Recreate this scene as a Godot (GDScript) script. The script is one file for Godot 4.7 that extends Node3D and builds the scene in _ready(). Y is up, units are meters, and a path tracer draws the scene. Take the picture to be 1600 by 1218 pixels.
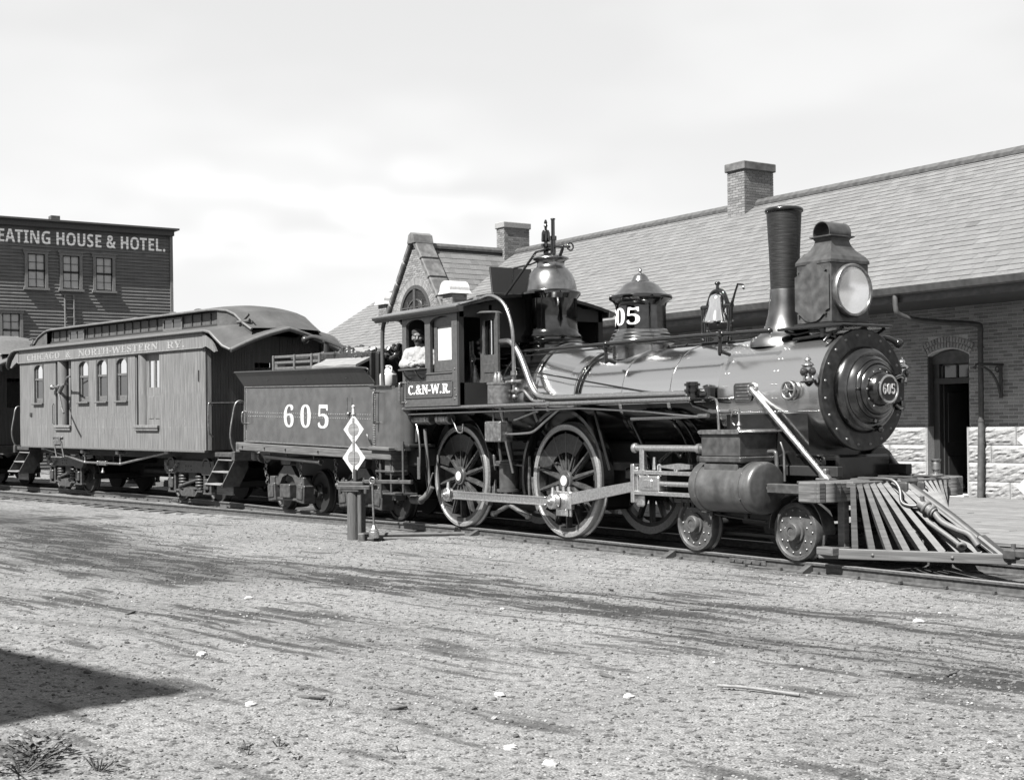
extends Node3D

# ---------------------------------------------------------------- mesh builder
class MB:
	var v := PackedVector3Array()
	var n := PackedVector3Array()
	var c := PackedColorArray()
	var ix := PackedInt32Array()
	var xf := Transform3D()
	var col := Color(1, 1, 1)
	var flip := false
	func at(t: Transform3D) -> MB:
		xf = t
		flip = t.basis.determinant() < 0.0
		return self
	func put(p: Vector3, nn: Vector3) -> void:
		v.push_back(xf * p)
		n.push_back((xf.basis * nn).normalized())
		c.push_back(col)
	func idx(a: int, b: int, d: int) -> void:
		# a, b, d run counter-clockwise seen from outside; Godot wants clockwise
		ix.push_back(a)
		if flip:
			ix.push_back(b)
			ix.push_back(d)
		else:
			ix.push_back(d)
			ix.push_back(b)
	func quad(a: Vector3, b: Vector3, d: Vector3, e: Vector3) -> void:
		var nn := (b - a).cross(e - a)
		if nn.length_squared() < 1e-14:
			nn = (d - b).cross(e - b)
		var k := v.size()
		put(a, nn); put(b, nn); put(d, nn); put(e, nn)
		idx(k, k + 1, k + 2)
		idx(k, k + 2, k + 3)
	func tri(a: Vector3, b: Vector3, d: Vector3) -> void:
		var nn := (b - a).cross(d - a)
		var k := v.size()
		put(a, nn); put(b, nn); put(d, nn)
		idx(k, k + 1, k + 2)
	func quad_out(a: Vector3, b: Vector3, d: Vector3, e: Vector3, out: Vector3) -> void:
		if (b - a).cross(e - a).dot(out) + (d - b).cross(e - b).dot(out) >= 0.0:
			quad(a, b, d, e)
		else:
			quad(e, d, b, a)
	func box(p: Vector3, s: Vector3, bev := 0.0) -> MB:
		var h := s * 0.5
		bev = minf(bev, minf(h.x, minf(h.y, h.z)) * 0.9)
		for k in 3:
			var i := (k + 1) % 3
			var j := (k + 2) % 3
			for sg in [-1.0, 1.0]:
				var q := []
				for e in [[-1.0, -1.0], [1.0, -1.0], [1.0, 1.0], [-1.0, 1.0]]:
					var w := Vector3()
					w[k] = sg * h[k]
					w[i] = e[0] * (h[i] - bev)
					w[j] = e[1] * (h[j] - bev)
					q.append(p + w)
				var o := Vector3(); o[k] = sg
				quad_out(q[0], q[1], q[2], q[3], o)
		if bev > 0.0:
			for k in 3:
				var i := (k + 1) % 3
				var j := (k + 2) % 3
				for si in [-1.0, 1.0]:
					for sj in [-1.0, 1.0]:
						var q := []
						for sk in [-1.0, 1.0]:
							var a := Vector3(); var b := Vector3()
							a[k] = sk * (h[k] - bev); b[k] = a[k]
							a[i] = si * h[i]; a[j] = sj * (h[j] - bev)
							b[i] = si * (h[i] - bev); b[j] = sj * h[j]
							q.append(p + a); q.append(p + b)
						var o := Vector3(); o[i] = si; o[j] = sj
						quad_out(q[0], q[1], q[3], q[2], o)
			for sx in [-1.0, 1.0]:
				for sy in [-1.0, 1.0]:
					for sz in [-1.0, 1.0]:
						var a := p + Vector3(sx * h.x, sy * (h.y - bev), sz * (h.z - bev))
						var b := p + Vector3(sx * (h.x - bev), sy * h.y, sz * (h.z - bev))
						var d := p + Vector3(sx * (h.x - bev), sy * (h.y - bev), sz * h.z)
						if (b - a).cross(d - a).dot(Vector3(sx, sy, sz)) > 0.0: tri(a, b, d)
						else: tri(a, d, b)
		return self
	func frame(ax: Vector3, ref := Vector3.ZERO) -> Array:
		var w := ax.normalized()
		var u := ref
		if u == Vector3.ZERO:
			u = Vector3.UP if absf(w.y) < 0.9 else Vector3.RIGHT
		u = (u - w * u.dot(w)).normalized()
		return [u, w.cross(u), w]
	# profile of (radius, height along the axis), listed so that the outside lies on the left-hand walk from low to high h
	func lathe(prof: Array, o: Vector3, ax: Vector3, seg := 24, a0 := 0.0, a1 := TAU, ref := Vector3.ZERO, crease := 38.0) -> MB:
		var f := frame(ax, ref)
		var m := prof.size()
		var sn := []
		for i in m - 1:
			var d: Vector2 = prof[i + 1] - prof[i]
			sn.append(Vector2(d.y, -d.x).normalized() if d.length() > 1e-7 else Vector2(1, 0))
		for i in m - 1:
			var na: Vector2 = sn[i]
			var nb: Vector2 = sn[i]
			if i > 0 and absf(rad_to_deg(sn[i].angle_to(sn[i - 1]))) < crease: na = (sn[i] + sn[i - 1]).normalized()
			if i < m - 2 and absf(rad_to_deg(sn[i].angle_to(sn[i + 1]))) < crease: nb = (sn[i] + sn[i + 1]).normalized()
			var p: Vector2 = prof[i]
			var q: Vector2 = prof[i + 1]
			var k := v.size()
			for s in seg + 1:
				var t := a0 + (a1 - a0) * s / seg
				var r: Vector3 = f[0] * cos(t) + f[1] * sin(t)
				put(o + r * p.x + f[2] * p.y, r * na.x + f[2] * na.y)
				put(o + r * q.x + f[2] * q.y, r * nb.x + f[2] * nb.y)
			for s in seg:
				var b := k + s * 2
				idx(b, b + 2, b + 3)
				idx(b, b + 3, b + 1)
		return self
	func cyl(p: Vector3, q: Vector3, r1: float, r2 := -1.0, seg := 14, bev := 0.0) -> MB:
		if r2 < 0.0: r2 = r1
		var l := p.distance_to(q)
		var pr := [Vector2(0, 0), Vector2(r1 - bev, 0)]
		if bev > 0.0: pr.append(Vector2(r1, bev)); pr.append(Vector2(r2, l - bev))
		else: pr.append(Vector2(r2, l))
		if bev > 0.0: pr.append(Vector2(r2 - bev, l))
		pr.append(Vector2(0, l))
		return lathe(pr, p, q - p, seg)
	func tube(pts: Array, r: float, seg := 8) -> MB:
		var m := pts.size()
		var f := frame(pts[1] - pts[0])
		var u: Vector3 = f[0]
		var k := v.size()
		for i in m:
			var d: Vector3 = (pts[mini(i + 1, m - 1)] - pts[maxi(i - 1, 0)]).normalized()
			u = (u - d * u.dot(d)).normalized()
			var w := d.cross(u)
			for s in seg + 1:
				var t := TAU * s / seg
				var rr := u * cos(t) + w * sin(t)
				put(pts[i] + rr * r, rr)
		for i in m - 1:
			for s in seg:
				var b := k + i * (seg + 1) + s
				idx(b, b + 1, b + seg + 2)
				idx(b, b + seg + 2, b + seg + 1)
		cap(pts[0], (pts[0] - pts[1]), r, seg)
		cap(pts[m - 1], (pts[m - 1] - pts[m - 2]), r, seg)
		return self
	func cap(o: Vector3, ax: Vector3, r: float, seg := 8) -> void:
		lathe([Vector2(r, 0), Vector2(0, r * 0.25)], o, ax, seg)
	func sph(p: Vector3, r: float, seg := 12, sc := Vector3.ONE) -> MB:
		var keep := xf
		xf = xf * Transform3D(Basis.from_scale(sc), p)
		var pr := []
		var rings := maxi(4, seg / 2)
		for i in rings + 1:
			var t := -PI / 2 + PI * i / rings
			pr.append(Vector2(maxf(0.0, cos(t)) * r, sin(t) * r))
		lathe(pr, Vector3.ZERO, Vector3.UP, seg, 0.0, TAU, Vector3.ZERO, 60.0)
		xf = keep
		return self
	func rivet(p: Vector3, d: Vector3, r: float, seg := 6) -> void:
		lathe([Vector2(r, 0), Vector2(r * 0.75, r * 0.5), Vector2(0, r * 0.75)], p, d, seg, 0.0, TAU, Vector3.ZERO, 70.0)
	func torus(o: Vector3, ax: Vector3, R: float, r: float, seg := 32, k := 8) -> MB:
		var pr := []
		for i in k + 1:
			var t := -PI / 2 + TAU * i / k
			pr.append(Vector2(R + r * cos(t), r * sin(t)))
		return lathe(pr, o, ax, seg, 0.0, TAU, Vector3.ZERO, 70.0)
	# a bar of rectangular section (radii r0..r1, w along the axis) bent through a0..a1
	func arc(o: Vector3, ax: Vector3, ref: Vector3, r0: float, r1: float, w: float, a0: float, a1: float, seg := 24) -> MB:
		var h := w * 0.5
		lathe([Vector2(r0, h), Vector2(r0, -h), Vector2(r1, -h), Vector2(r1, h), Vector2(r0, h)], o, ax, seg, a0, a1, ref)
		if a1 - a0 < TAU - 0.01:
			var f := frame(ax, ref)
			for e in [a0, a1]:
				var r: Vector3 = f[0] * cos(e) + f[1] * sin(e)
				var t: Vector3 = (f[0] * -sin(e) + f[1] * cos(e)) * (-1.0 if e == a0 else 1.0)
				quad_out(o + r * r0 - f[2] * h, o + r * r1 - f[2] * h, o + r * r1 + f[2] * h, o + r * r0 + f[2] * h, t)
		return self
	# polygon (x, y) spanned by U and V at o, pushed along W
	func prism(poly: Array, o: Vector3, U: Vector3, V: Vector3, W: Vector3) -> MB:
		var pp := PackedVector2Array(poly)
		var tr := Geometry2D.triangulate_polygon(pp)
		var wn := W.normalized()
		for s in [0.0, 1.0]:
			var out := wn * (1.0 if s > 0.5 else -1.0)
			for i in range(0, tr.size(), 3):
				var q := []
				for j in 3:
					var e := pp[tr[i + j]]
					q.append(o + U * e.x + V * e.y + W * s)
				if (q[1] - q[0]).cross(q[2] - q[0]).dot(out) > 0.0: tri(q[0], q[1], q[2])
				else: tri(q[0], q[2], q[1])
		var area := 0.0
		for i in pp.size():
			area += pp[i].cross(pp[(i + 1) % pp.size()])
		for i in pp.size():
			var a := pp[i]
			var b := pp[(i + 1) % pp.size()]
			var e := (b - a)
			var nn := Vector2(e.y, -e.x) * signf(area)
			var pa := o + U * a.x + V * a.y
			var pb := o + U * b.x + V * b.y
			quad_out(pa, pb, pb + W, pa + W, U * nn.x + V * nn.y)
		return self
	func mesh_in(m: Mesh, t: Transform3D) -> MB:
		for s in m.get_surface_count():
			var a := m.surface_get_arrays(s)
			var k := v.size()
			var vs: PackedVector3Array = a[Mesh.ARRAY_VERTEX]
			var ns: PackedVector3Array = a[Mesh.ARRAY_NORMAL]
			for i in vs.size():
				put(t * vs[i], t.basis * ns[i])
			var ii: PackedInt32Array = a[Mesh.ARRAY_INDEX] if a[Mesh.ARRAY_INDEX] != null else PackedInt32Array(range(vs.size()))
			for i in ii: ix.push_back(k + i)
		return self
	func done() -> ArrayMesh:
		var a := []
		a.resize(Mesh.ARRAY_MAX)
		a[Mesh.ARRAY_VERTEX] = v
		a[Mesh.ARRAY_NORMAL] = n
		a[Mesh.ARRAY_COLOR] = c
		a[Mesh.ARRAY_INDEX] = ix
		var m := ArrayMesh.new()
		m.add_surface_from_arrays(Mesh.PRIMITIVE_TRIANGLES, a)
		return m

# ---------------------------------------------------------------- small helpers
var M := {}
var used := {}

func V(x: float, y: float, z: float) -> Vector3: return Vector3(x, y, z)
func P(x: float, y: float) -> Vector2: return Vector2(x, y)
func mb() -> MB: return MB.new()

func uniq(s: String, parent: Node) -> String:
	var key := "%d/%s" % [parent.get_instance_id(), s]
	var k: int = used.get(key, -1) + 1
	used[key] = k
	return s if k == 0 else "%s_%03d" % [s, k]

func obj(called: String, b, m, parent: Node = self) -> MeshInstance3D:
	var o := MeshInstance3D.new()
	o.name = uniq(called, parent)
	o.mesh = b.done() if b is MB else b
	o.material_override = M[m] if m is String else m
	parent.add_child(o, true)
	return o

func thing(called: String, label: String, category: String, pos := Vector3.ZERO, rot := Vector3.ZERO, group := "") -> Node3D:
	var o := Node3D.new()
	o.name = uniq(called, self)
	add_child(o, true)
	o.position = pos
	o.rotation = rot
	tag(o, label, category, group)
	return o

func tag(o: Node, label: String, category: String, group := "") -> Node:
	o.set_meta("label", label)
	o.set_meta("category", category)
	if group: o.set_meta("group", group)
	return o

func struct(o: Node) -> Node:
	o.set_meta("kind", "structure")
	return o

func stuff(o: Node) -> Node:
	o.set_meta("kind", "stuff")
	return o

func smooth(pts: Array, k := 8) -> Array:
	var out := []
	for i in pts.size() - 1:
		var a: Vector3 = pts[maxi(i - 1, 0)]
		var b: Vector3 = pts[i]
		var c: Vector3 = pts[i + 1]
		var d: Vector3 = pts[mini(i + 2, pts.size() - 1)]
		for j in k:
			out.append(b.cubic_interpolate(c, a, d, float(j) / k))
	out.append(pts[-1])
	return out

func text_in(b: MB, s: String, serif: bool, w: float, h: float, depth: float, t: Transform3D) -> void:
	# lettering w wide and h high, centred, standing in the xy plane of t and reading along +x
	var f := SystemFont.new()
	f.font_names = PackedStringArray(["Droid Serif" if serif else "Droid Sans"])
	f.font_weight = 700
	var tm := TextMesh.new()
	tm.text = s
	tm.font = f
	tm.font_size = 64
	tm.pixel_size = 0.01
	tm.depth = 0.1
	tm.curve_step = 2.0
	var bb := tm.get_aabb()
	var sc := V(w / maxf(bb.size.x, 0.001), h / maxf(bb.size.y, 0.001), depth / 0.1)
	b.mesh_in(tm, t * Transform3D(Basis.from_scale(sc), Vector3.ZERO) * Transform3D(Basis(), -(bb.position + bb.size * 0.5)))

func rgb(l: float) -> Color:
	return Color(l, l, l).linear_to_srgb()

func noise(freq: float, oct := 4, sd := 1, kind := FastNoiseLite.TYPE_SIMPLEX_SMOOTH) -> FastNoiseLite:
	var f := FastNoiseLite.new()
	f.seed = sd
	f.noise_type = kind
	f.frequency = freq
	f.fractal_octaves = oct
	return f

# a tiling grey texture between lo and hi (sRGB values), stretched sx times along u and sy times along v
func ntex(freq: float, oct: int, lo: float, hi: float, sd := 1, size := 512, sx := 1, sy := 1, kind := FastNoiseLite.TYPE_SIMPLEX_SMOOTH) -> ImageTexture:
	var im := noise(freq, oct, sd, kind).get_seamless_image(maxi(size / sx, 16), maxi(size / sy, 16))
	im.convert(Image.FORMAT_L8)
	var d := im.get_data()
	for i in d.size():
		d[i] = int(255.0 * clampf(lo + (hi - lo) * d[i] / 255.0, 0.0, 1.0))
	im = Image.create_from_data(im.get_width(), im.get_height(), false, Image.FORMAT_L8, d)
	if sx > 1 or sy > 1: im.resize(size, size, Image.INTERPOLATE_CUBIC)
	return ImageTexture.create_from_image(im)

func nmap(freq: float, oct: int, strength: float, sd := 1, size := 512, sx := 1, sy := 1, kind := FastNoiseLite.TYPE_SIMPLEX_SMOOTH) -> ImageTexture:
	var im := noise(freq, oct, sd, kind).get_seamless_image(maxi(size / sx, 16), maxi(size / sy, 16))
	im.convert(Image.FORMAT_L8)
	if sx > 1 or sy > 1: im.resize(size, size, Image.INTERPOLATE_CUBIC)
	im.convert(Image.FORMAT_RGBA8)
	im.bump_map_to_normal_map(strength)
	return ImageTexture.create_from_image(im)

func mat(called: String, lum: float, rough: float, metal := 0.0, tex: Texture2D = null, scale := 1.0, nrm: Texture2D = null, nstr := 1.0, nscale := 0.0, rtex: Texture2D = null, world := false) -> StandardMaterial3D:
	var m := StandardMaterial3D.new()
	m.resource_name = called
	m.albedo_color = rgb(lum)
	m.roughness = rough
	m.metallic = metal
	m.vertex_color_use_as_albedo = true
	if tex or nrm or rtex:
		m.uv1_triplanar = true
		m.uv1_world_triplanar = world
		m.uv1_scale = Vector3.ONE * scale
		m.albedo_texture = tex
		if nrm:
			m.normal_enabled = true
			m.normal_texture = nrm
			m.normal_scale = nstr
		if rtex: m.roughness_texture = rtex
	M[called] = m
	return m

func hash1(a: float, b := 0.0) -> float:
	return fposmod(sin(a * 127.1 + b * 311.7) * 43758.5453, 1.0)

# ---------------------------------------------------------------- scene
func _ready() -> void:
	set_view()
	make_materials()
	build_ground()
	build_track()
	build_platform()
	build_station()
	build_hotel()
	build_shed()
	build_locomotive()
	build_tender()
	build_mail_car()
	build_rear_car()
	build_engineer()
	build_switch_stand()
	build_small_things()

func set_view() -> void:
	var cam := Camera3D.new()
	cam.name = "camera"
	var al := 0.5905
	var ro := -0.0121
	var R0 := V(sin(al), 0, -cos(al))
	var r := R0 * cos(ro) + Vector3.UP * sin(ro)
	var u := R0 * -sin(ro) + Vector3.UP * cos(ro)
	cam.transform = Transform3D(Basis(r, u, V(cos(al), 0, sin(al))), V(10.0, 1.5771, 12.1688))
	cam.projection = Camera3D.PROJECTION_FRUSTUM
	cam.near = 0.1
	cam.far = 3000.0
	cam.size = 2.0 * 0.1 * 609.0 / 2141.86
	cam.frustum_offset = Vector2(0, 0.1 * 56.43 / 2141.86)
	add_child(cam)
	var env := Environment.new()
	env.tonemap_mode = Environment.TONE_MAPPER_LINEAR
	env.tonemap_exposure = 3.4
	env.background_mode = Environment.BG_SKY
	env.sdfgi_enabled = true
	env.ssao_enabled = true
	env.ssil_enabled = true
	var sky := Sky.new()
	var sm := ProceduralSkyMaterial.new()
	sm.sky_top_color = rgb(0.145)
	sm.sky_horizon_color = rgb(0.284)
	sm.sky_curve = 0.6
	sm.ground_bottom_color = rgb(0.08)
	sm.ground_horizon_color = rgb(0.16)
	sm.sun_angle_max = 12.0
	sm.sky_cover = cloud_cover()
	sm.sky_cover_modulate = Color(1, 1, 1, 0.060)
	sky.sky_material = sm
	env.sky = sky
	var we := WorldEnvironment.new()
	we.name = "environment"
	we.environment = env
	add_child(we)
	var sun := DirectionalLight3D.new()
	sun.name = "sun"
	sun.light_energy = 1.6
	sun.light_color = Color(1.0, 0.995, 0.985)
	sun.light_angular_distance = 0.5
	sun.shadow_enabled = true
	add_child(sun)
	sun.look_at_from_position(V(0.2, 1.33, 1.0), Vector3.ZERO)

func cloud_cover() -> ImageTexture:
	var w := 1024
	var h := 512
	var im := Image.create(w, h, false, Image.FORMAT_RGBA8)
	var f := noise(1.0, 5, 11)
	for y in h:
		var lat := PI * (0.5 - (y + 0.5) / h)
		for x in w:
			var lon := TAU * (x + 0.5) / w - PI * 0.5
			var d := V(cos(lat) * cos(lon), sin(lat) * 3.2, cos(lat) * sin(lon))
			var k := f.get_noise_3dv(d * 2.2) * 0.5 + 0.5
			var az := wrapf(lon - (-2.644), -PI, PI)
			var low := exp(-pow(az / 0.16, 2.0) - pow((lat - 0.165) / 0.035, 2.0)) + 0.8 * exp(-pow((az + 0.10) / 0.12, 2.0) - pow((lat - 0.13) / 0.025, 2.0))
			k = smoothstep(0.42, 0.72, k) + 2.2 * low * smoothstep(0.35, 0.65, f.get_noise_3dv(V(cos(lon) * 9.0, lat * 40.0, sin(lon) * 9.0)) * 0.5 + 0.5)
			k = clampf(k, 0.0, 2.5) * 0.4 if lat > 0.0 else 0.0
			im.set_pixel(x, y, Color(1, 1, 1, k))
	return ImageTexture.create_from_image(im)

func make_materials() -> void:
	var fine := ntex(0.02, 5, 0.78, 1.0, 3)
	var blotch := ntex(0.006, 5, 0.6, 1.0, 5)
	var grime := ntex(0.010, 6, 0.62, 1.0, 8)
	var vgrain := ntex(0.05, 4, 0.7, 1.0, 9, 512, 1, 12)
	var ugrain := ntex(0.05, 4, 0.6, 1.0, 10, 512, 16, 1)
	var rg := ntex(0.01, 5, 0.5, 1.0, 14)
	var dents := nmap(0.006, 3, 1.2, 15)
	var pits := nmap(0.05, 4, 3.0, 16)
	var rockn := nmap(0.02, 5, 6.0, 17)
	var gwood := nmap(0.06, 3, 2.0, 18, 512, 16, 1)
	# locomotive
	mat("black_gloss", 0.01, 0.25, 0.0, fine, 0.8, dents, 0.25, 0.0, rg)
	mat("black_dull", 0.01, 0.62, 0.0, fine, 2.0, pits, 0.25)
	mat("jacket", 0.62, 0.17, 1.0, null, 0.6, dents, 0.10)
	mat("smokebox_paint", 0.46, 0.24, 0.95, null, 0.8, dents, 0.14)
	mat("dome_paint", 0.12, 0.1, 1.0, fine, 1.0, dents, 0.12)
	mat("dome_top", 0.34, 0.24, 1.0, fine, 1.0, dents, 0.12)
	mat("front_iron", 0.05, 0.36, 0.45, grime, 1.5, dents, 0.4)
	mat("door_iron", 0.17, 0.2, 1.0, blotch, 1.5, dents, 0.15)
	mat("steel", 0.6, 0.4, 1.0, fine, 2.0)
	mat("steel_dull", 0.28, 0.42, 0.8, grime, 2.0)
	mat("pipe", 0.42, 0.3, 0.95, fine, 2.0)
	mat("bell_metal", 0.85, 0.07, 1.0)
	mat("cylinder_iron", 0.12, 0.42, 0.5, blotch, 1.4, dents, 0.3)
	mat("chest_iron", 0.07, 0.5, 0.3, grime, 1.2, dents, 0.5)
	mat("wheel_iron", 0.075, 0.5, 0.15, grime, 1.6, pits, 0.2)
	mat("wheel_centre", 0.06, 0.35, 0.1, grime, 1.4)
	mat("tyre_steel", 0.38, 0.4, 0.7, fine, 2.0)
	mat("counterweight", 0.04, 0.4, 0.3, grime, 3.0)
	mat("cab_paint", 0.06, 0.4, 0.0, fine, 1.2, dents, 0.15)
	mat("cab_panel", 0.05, 0.36, 0.0, fine, 1.2)
	mat("cab_dark", 0.012, 0.7)
	mat("tank_paint", 0.09, 0.24, 0.35, fine, 0.3, nmap(0.004, 2, 1.6, 35), 0.35)
	mat("flare_paint", 0.03, 0.35, 0.1, vgrain, 0.5, dents, 0.3)
	mat("lamp_sheet", 0.085, 0.42, 0.4, blotch, 2.0, dents, 0.5)
	mat("lamp_plate", 0.11, 0.45, 0.5, grime, 1.1, dents, 0.6)
	mat("reflector", 0.9, 0.16, 1.0)
	mat("stack_soot", 0.022, 0.5, 0.1, ntex(0.05, 4, 0.35, 1.0, 22, 512, 8, 1), 1.4, nmap(0.05, 4, 3.0, 23, 512, 8, 1), 0.6)
	mat("stack_base", 0.26, 0.34, 1.0, blotch, 1.0)
	mat("white_paint", 0.52, 0.55)
	mat("white_flat", 0.44, 0.6, 0.0, fine, 2.0)
	mat("sign_paint", 0.85, 0.6)
	mat("plate_black", 0.015, 0.4)
	mat("brass", 0.5, 0.25, 1.0)
	mat("pilot_wood", 0.105, 0.62, 0.0, ugrain, 0.8, gwood, 0.4)
	mat("beam_wood", 0.1, 0.7, 0.0, ugrain, 0.8, gwood, 0.6)
	mat("rubber", 0.10, 0.6, 0.0, fine, 3.0)
	mat("coal", 0.03, 0.35, 0.0, fine, 3.0, rockn, 1.0)
	# cars
	mat("car_wood", 0.14, 0.55, 0.0, vgrain, 0.6, nmap(0.06, 3, 1.5, 27, 512, 1, 12), 0.3)
	mat("car_dark", 0.055, 0.55, 0.0, vgrain, 0.6)
	mat("car_trim", 0.09, 0.55, 0.0, fine, 1.0)
	mat("car_roof", 0.065, 0.75, 0.0, grime, 0.3, pits, 0.25)
	mat("car_clere", 0.07, 0.6, 0.0, vgrain, 0.6)
	mat("faded_letters", 0.28, 0.65, 0.0, grime, 3.0)
	mat("ghost_letters", 0.092, 0.6)
	mat("step_iron", 0.05, 0.55, 0.0, grime, 1.5)
	mat("step_wood", 0.2, 0.7, 0.0, ugrain, 1.0)
	mat("shade", 0.33, 0.8)
	# buildings
	mat("brick", 1.0, 0.85, 0.0, fine, 4.0, pits, 0.5)
	mat("mortar", 0.55, 0.95, 0.0, fine, 3.0)
	mat("stone", 0.235, 0.85, 0.0, fine, 1.3, rockn, 0.35)
	mat("stone_smooth", 0.22, 0.85, 0.0, fine, 2.0, pits, 0.3)
	mat("white_stone", 0.42, 0.7, 0.0, fine, 1.5)
	mat("slate", 1.0, 0.6, 0.0, fine, 2.0, pits, 0.3)
	mat("roof_deck", 0.1, 0.9)
	mat("trim_dark", 0.045, 0.6, 0.0, fine, 1.0)
	mat("gutter", 0.075, 0.5, 0.0, grime, 1.0)
	mat("coping", 0.11, 0.8, 0.0, blotch, 1.0)
	mat("door_wood", 0.03, 0.5, 0.0, vgrain, 1.0)
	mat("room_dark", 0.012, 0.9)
	mat("siding", 0.135, 0.7, 0.0, ugrain, 0.5)
	mat("siding_trim", 0.14, 0.6, 0.0, fine, 1.0)
	mat("plank", 1.0, 0.85, 0.0, ugrain, 0.7, gwood, 0.6)
	mat("tie_wood", 0.09, 0.9, 0.0, ugrain, 1.0, gwood, 1.2)
	mat("rail_rust", 0.085, 0.6, 0.2, grime, 2.0)
	mat("rail_top", 0.3, 0.4, 0.6, fine, 3.0)
	mat("post_wood", 0.07, 0.85, 0.0, vgrain, 1.5, nmap(0.06, 3, 3.0, 29, 512, 1, 14), 0.8)
	mat("leaf", 0.03, 0.7)
	mat("pale_rock", 0.34, 0.9, 0.0, fine, 5.0, rockn, 0.6)
	mat("dark_clod", 0.07, 0.95, 0.0, fine, 5.0)
	mat("stick_wood", 0.2, 0.85, 0.0, ugrain, 3.0)
	mat("stoneware", 0.33, 0.3)
	mat("skin", 0.095, 0.55)
	mat("shirt", 0.25, 0.9, 0.0, fine, 6.0)
	mat("hair", 0.02, 0.7)
	mat("cap_cloth", 0.018, 0.85)
	var g := StandardMaterial3D.new()
	g.resource_name = "glass"
	g.transparency = BaseMaterial3D.TRANSPARENCY_ALPHA
	g.albedo_color = Color(0.9, 0.9, 0.9, 0.12)
	g.roughness = 0.03
	M["glass"] = g
	var g2 := mat("dark_glass", 0.02, 0.04)
	g2.metallic_specular = 0.8
	var g3 := mat("sky_glass", 0.85, 0.04, 1.0)
	g3.uv1_triplanar = false
	# ground
	var gm := mat("gravel", 1.0, 0.95)
	gm.albedo_texture = gravel_tex()
	gm.uv1_triplanar = true
	gm.uv1_world_triplanar = true
	gm.uv1_scale = Vector3.ONE * 0.45
	gm.normal_enabled = true
	var ni := noise(0.09, 4, 41).get_seamless_image(1024, 1024)
	ni.convert(Image.FORMAT_RGBA8)
	ni.bump_map_to_normal_map(4.0)
	gm.normal_texture = ImageTexture.create_from_image(ni)
	gm.normal_scale = 0.9
	gm.detail_enabled = true
	gm.detail_blend_mode = BaseMaterial3D.BLEND_MODE_MUL
	gm.detail_uv_layer = BaseMaterial3D.DETAIL_UV_2
	gm.detail_albedo = soil_tex()

# soil over the whole yard: ragged dark streaks that run the way the carts went, clods and crumbs
func soil_tex() -> ImageTexture:
	var w := 2048
	var h := 1536
	var a := noise(0.046, 6, 61).get_image(w / 9, h)
	a.convert(Image.FORMAT_L8)
	a.resize(w, h, Image.INTERPOLATE_CUBIC)
	var c := noise(0.11, 4, 62).get_image(w, h)
	c.convert(Image.FORMAT_L8)
	var e := noise(0.005, 4, 63).get_image(w, h)
	e.convert(Image.FORMAT_L8)
	var mask := Image.create(256, 192, false, Image.FORMAT_L8)
	for j in 192:
		for i in 256:
			var sx := (i + 0.5) / 256.0 * 25.0 - 19.0
			var sz := (j + 0.5) / 192.0 * 18.0 - 5.0
			var x := sx * 0.985 + sz * 0.17
			var z := sz * 0.985 - sx * 0.17
			var q := maxf(band(x, z, RUT_A, 1.1), 0.85 * band(x, z, RUT_B, 0.8))
			q = maxf(q, maxf(1.15 * band(x, z, PATCH_A, 2.2), 0.6 * band(x, z, PATCH_B, 1.5)))
			mask.set_pixel(i, j, Color(q, q, q))
	mask.resize(w, h, Image.INTERPOLATE_CUBIC)
	var dm := mask.get_data()
	var da := a.get_data()
	var dc := c.get_data()
	var de := e.get_data()
	for i in da.size():
		var k := da[i] * 0.0039 + (de[i] - 128) * 0.0022 + (dc[i] - 128) * 0.0016
		var q := dm[i] * 0.0039
		k = clampf((k - 0.70 + 0.31 * q) * 5.5, 0.0, 1.0)
		var v := 1.0 - (0.42 + 0.30 * q) * k + (dc[i] - 128) * 0.0018
		if dc[i] < 66: v *= 0.6
		da[i] = int(clampf(v, 0.2, 1.0) * 255.0)
	return ImageTexture.create_from_image(Image.create_from_data(w, h, false, Image.FORMAT_L8, da))

func gravel_tex() -> ImageTexture:
	var s := 1024
	var a := noise(0.11, 3, 31).get_seamless_image(s, s)
	var b := noise(0.02, 4, 32).get_seamless_image(s, s)
	var cc := noise(0.16, 1, 33, FastNoiseLite.TYPE_CELLULAR).get_seamless_image(s, s)
	a.convert(Image.FORMAT_L8); b.convert(Image.FORMAT_L8); cc.convert(Image.FORMAT_L8)
	var da := a.get_data(); var db := b.get_data(); var dc := cc.get_data()
	for i in da.size():
		var k := 0.70 + 0.55 * (da[i] / 255.0 - 0.5) + 0.20 * (db[i] / 255.0 - 0.5) + 0.22 * (dc[i] / 255.0 - 0.5)
		da[i] = int(255.0 * clampf(k, 0.25, 1.0))
	return ImageTexture.create_from_image(Image.create_from_data(s, s, false, Image.FORMAT_L8, da))

# ---------------------------------------------------------------- ground
var GN := noise(0.35, 4, 51)
var GD := noise(1.6, 4, 52)
var GS := noise(0.5, 4, 53)

func ground_y(x: float, z: float) -> float:
	var y := -0.17 + 0.025 * GN.get_noise_2d(x, z) + 0.010 * GD.get_noise_2d(x * 1.5, z * 1.5)
	y += -0.012 * rut(x, z)
	y += 0.045 * smoothstep(2.3, 1.5, absf(z - track_z(x)))
	if x < -14.0: y += 0.006 * (-14.0 - x)
	return y

func band(x: float, z: float, pts: Array, w: float) -> float:
	var best := 1e9
	for i in pts.size() - 1:
		var a: Vector2 = pts[i]
		var b: Vector2 = pts[i + 1]
		best = minf(best, P(x, z).distance_to(Geometry2D.get_closest_point_to_segment(P(x, z), a, b)))
	return clampf(1.0 - best / w, 0.0, 1.0)

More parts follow.
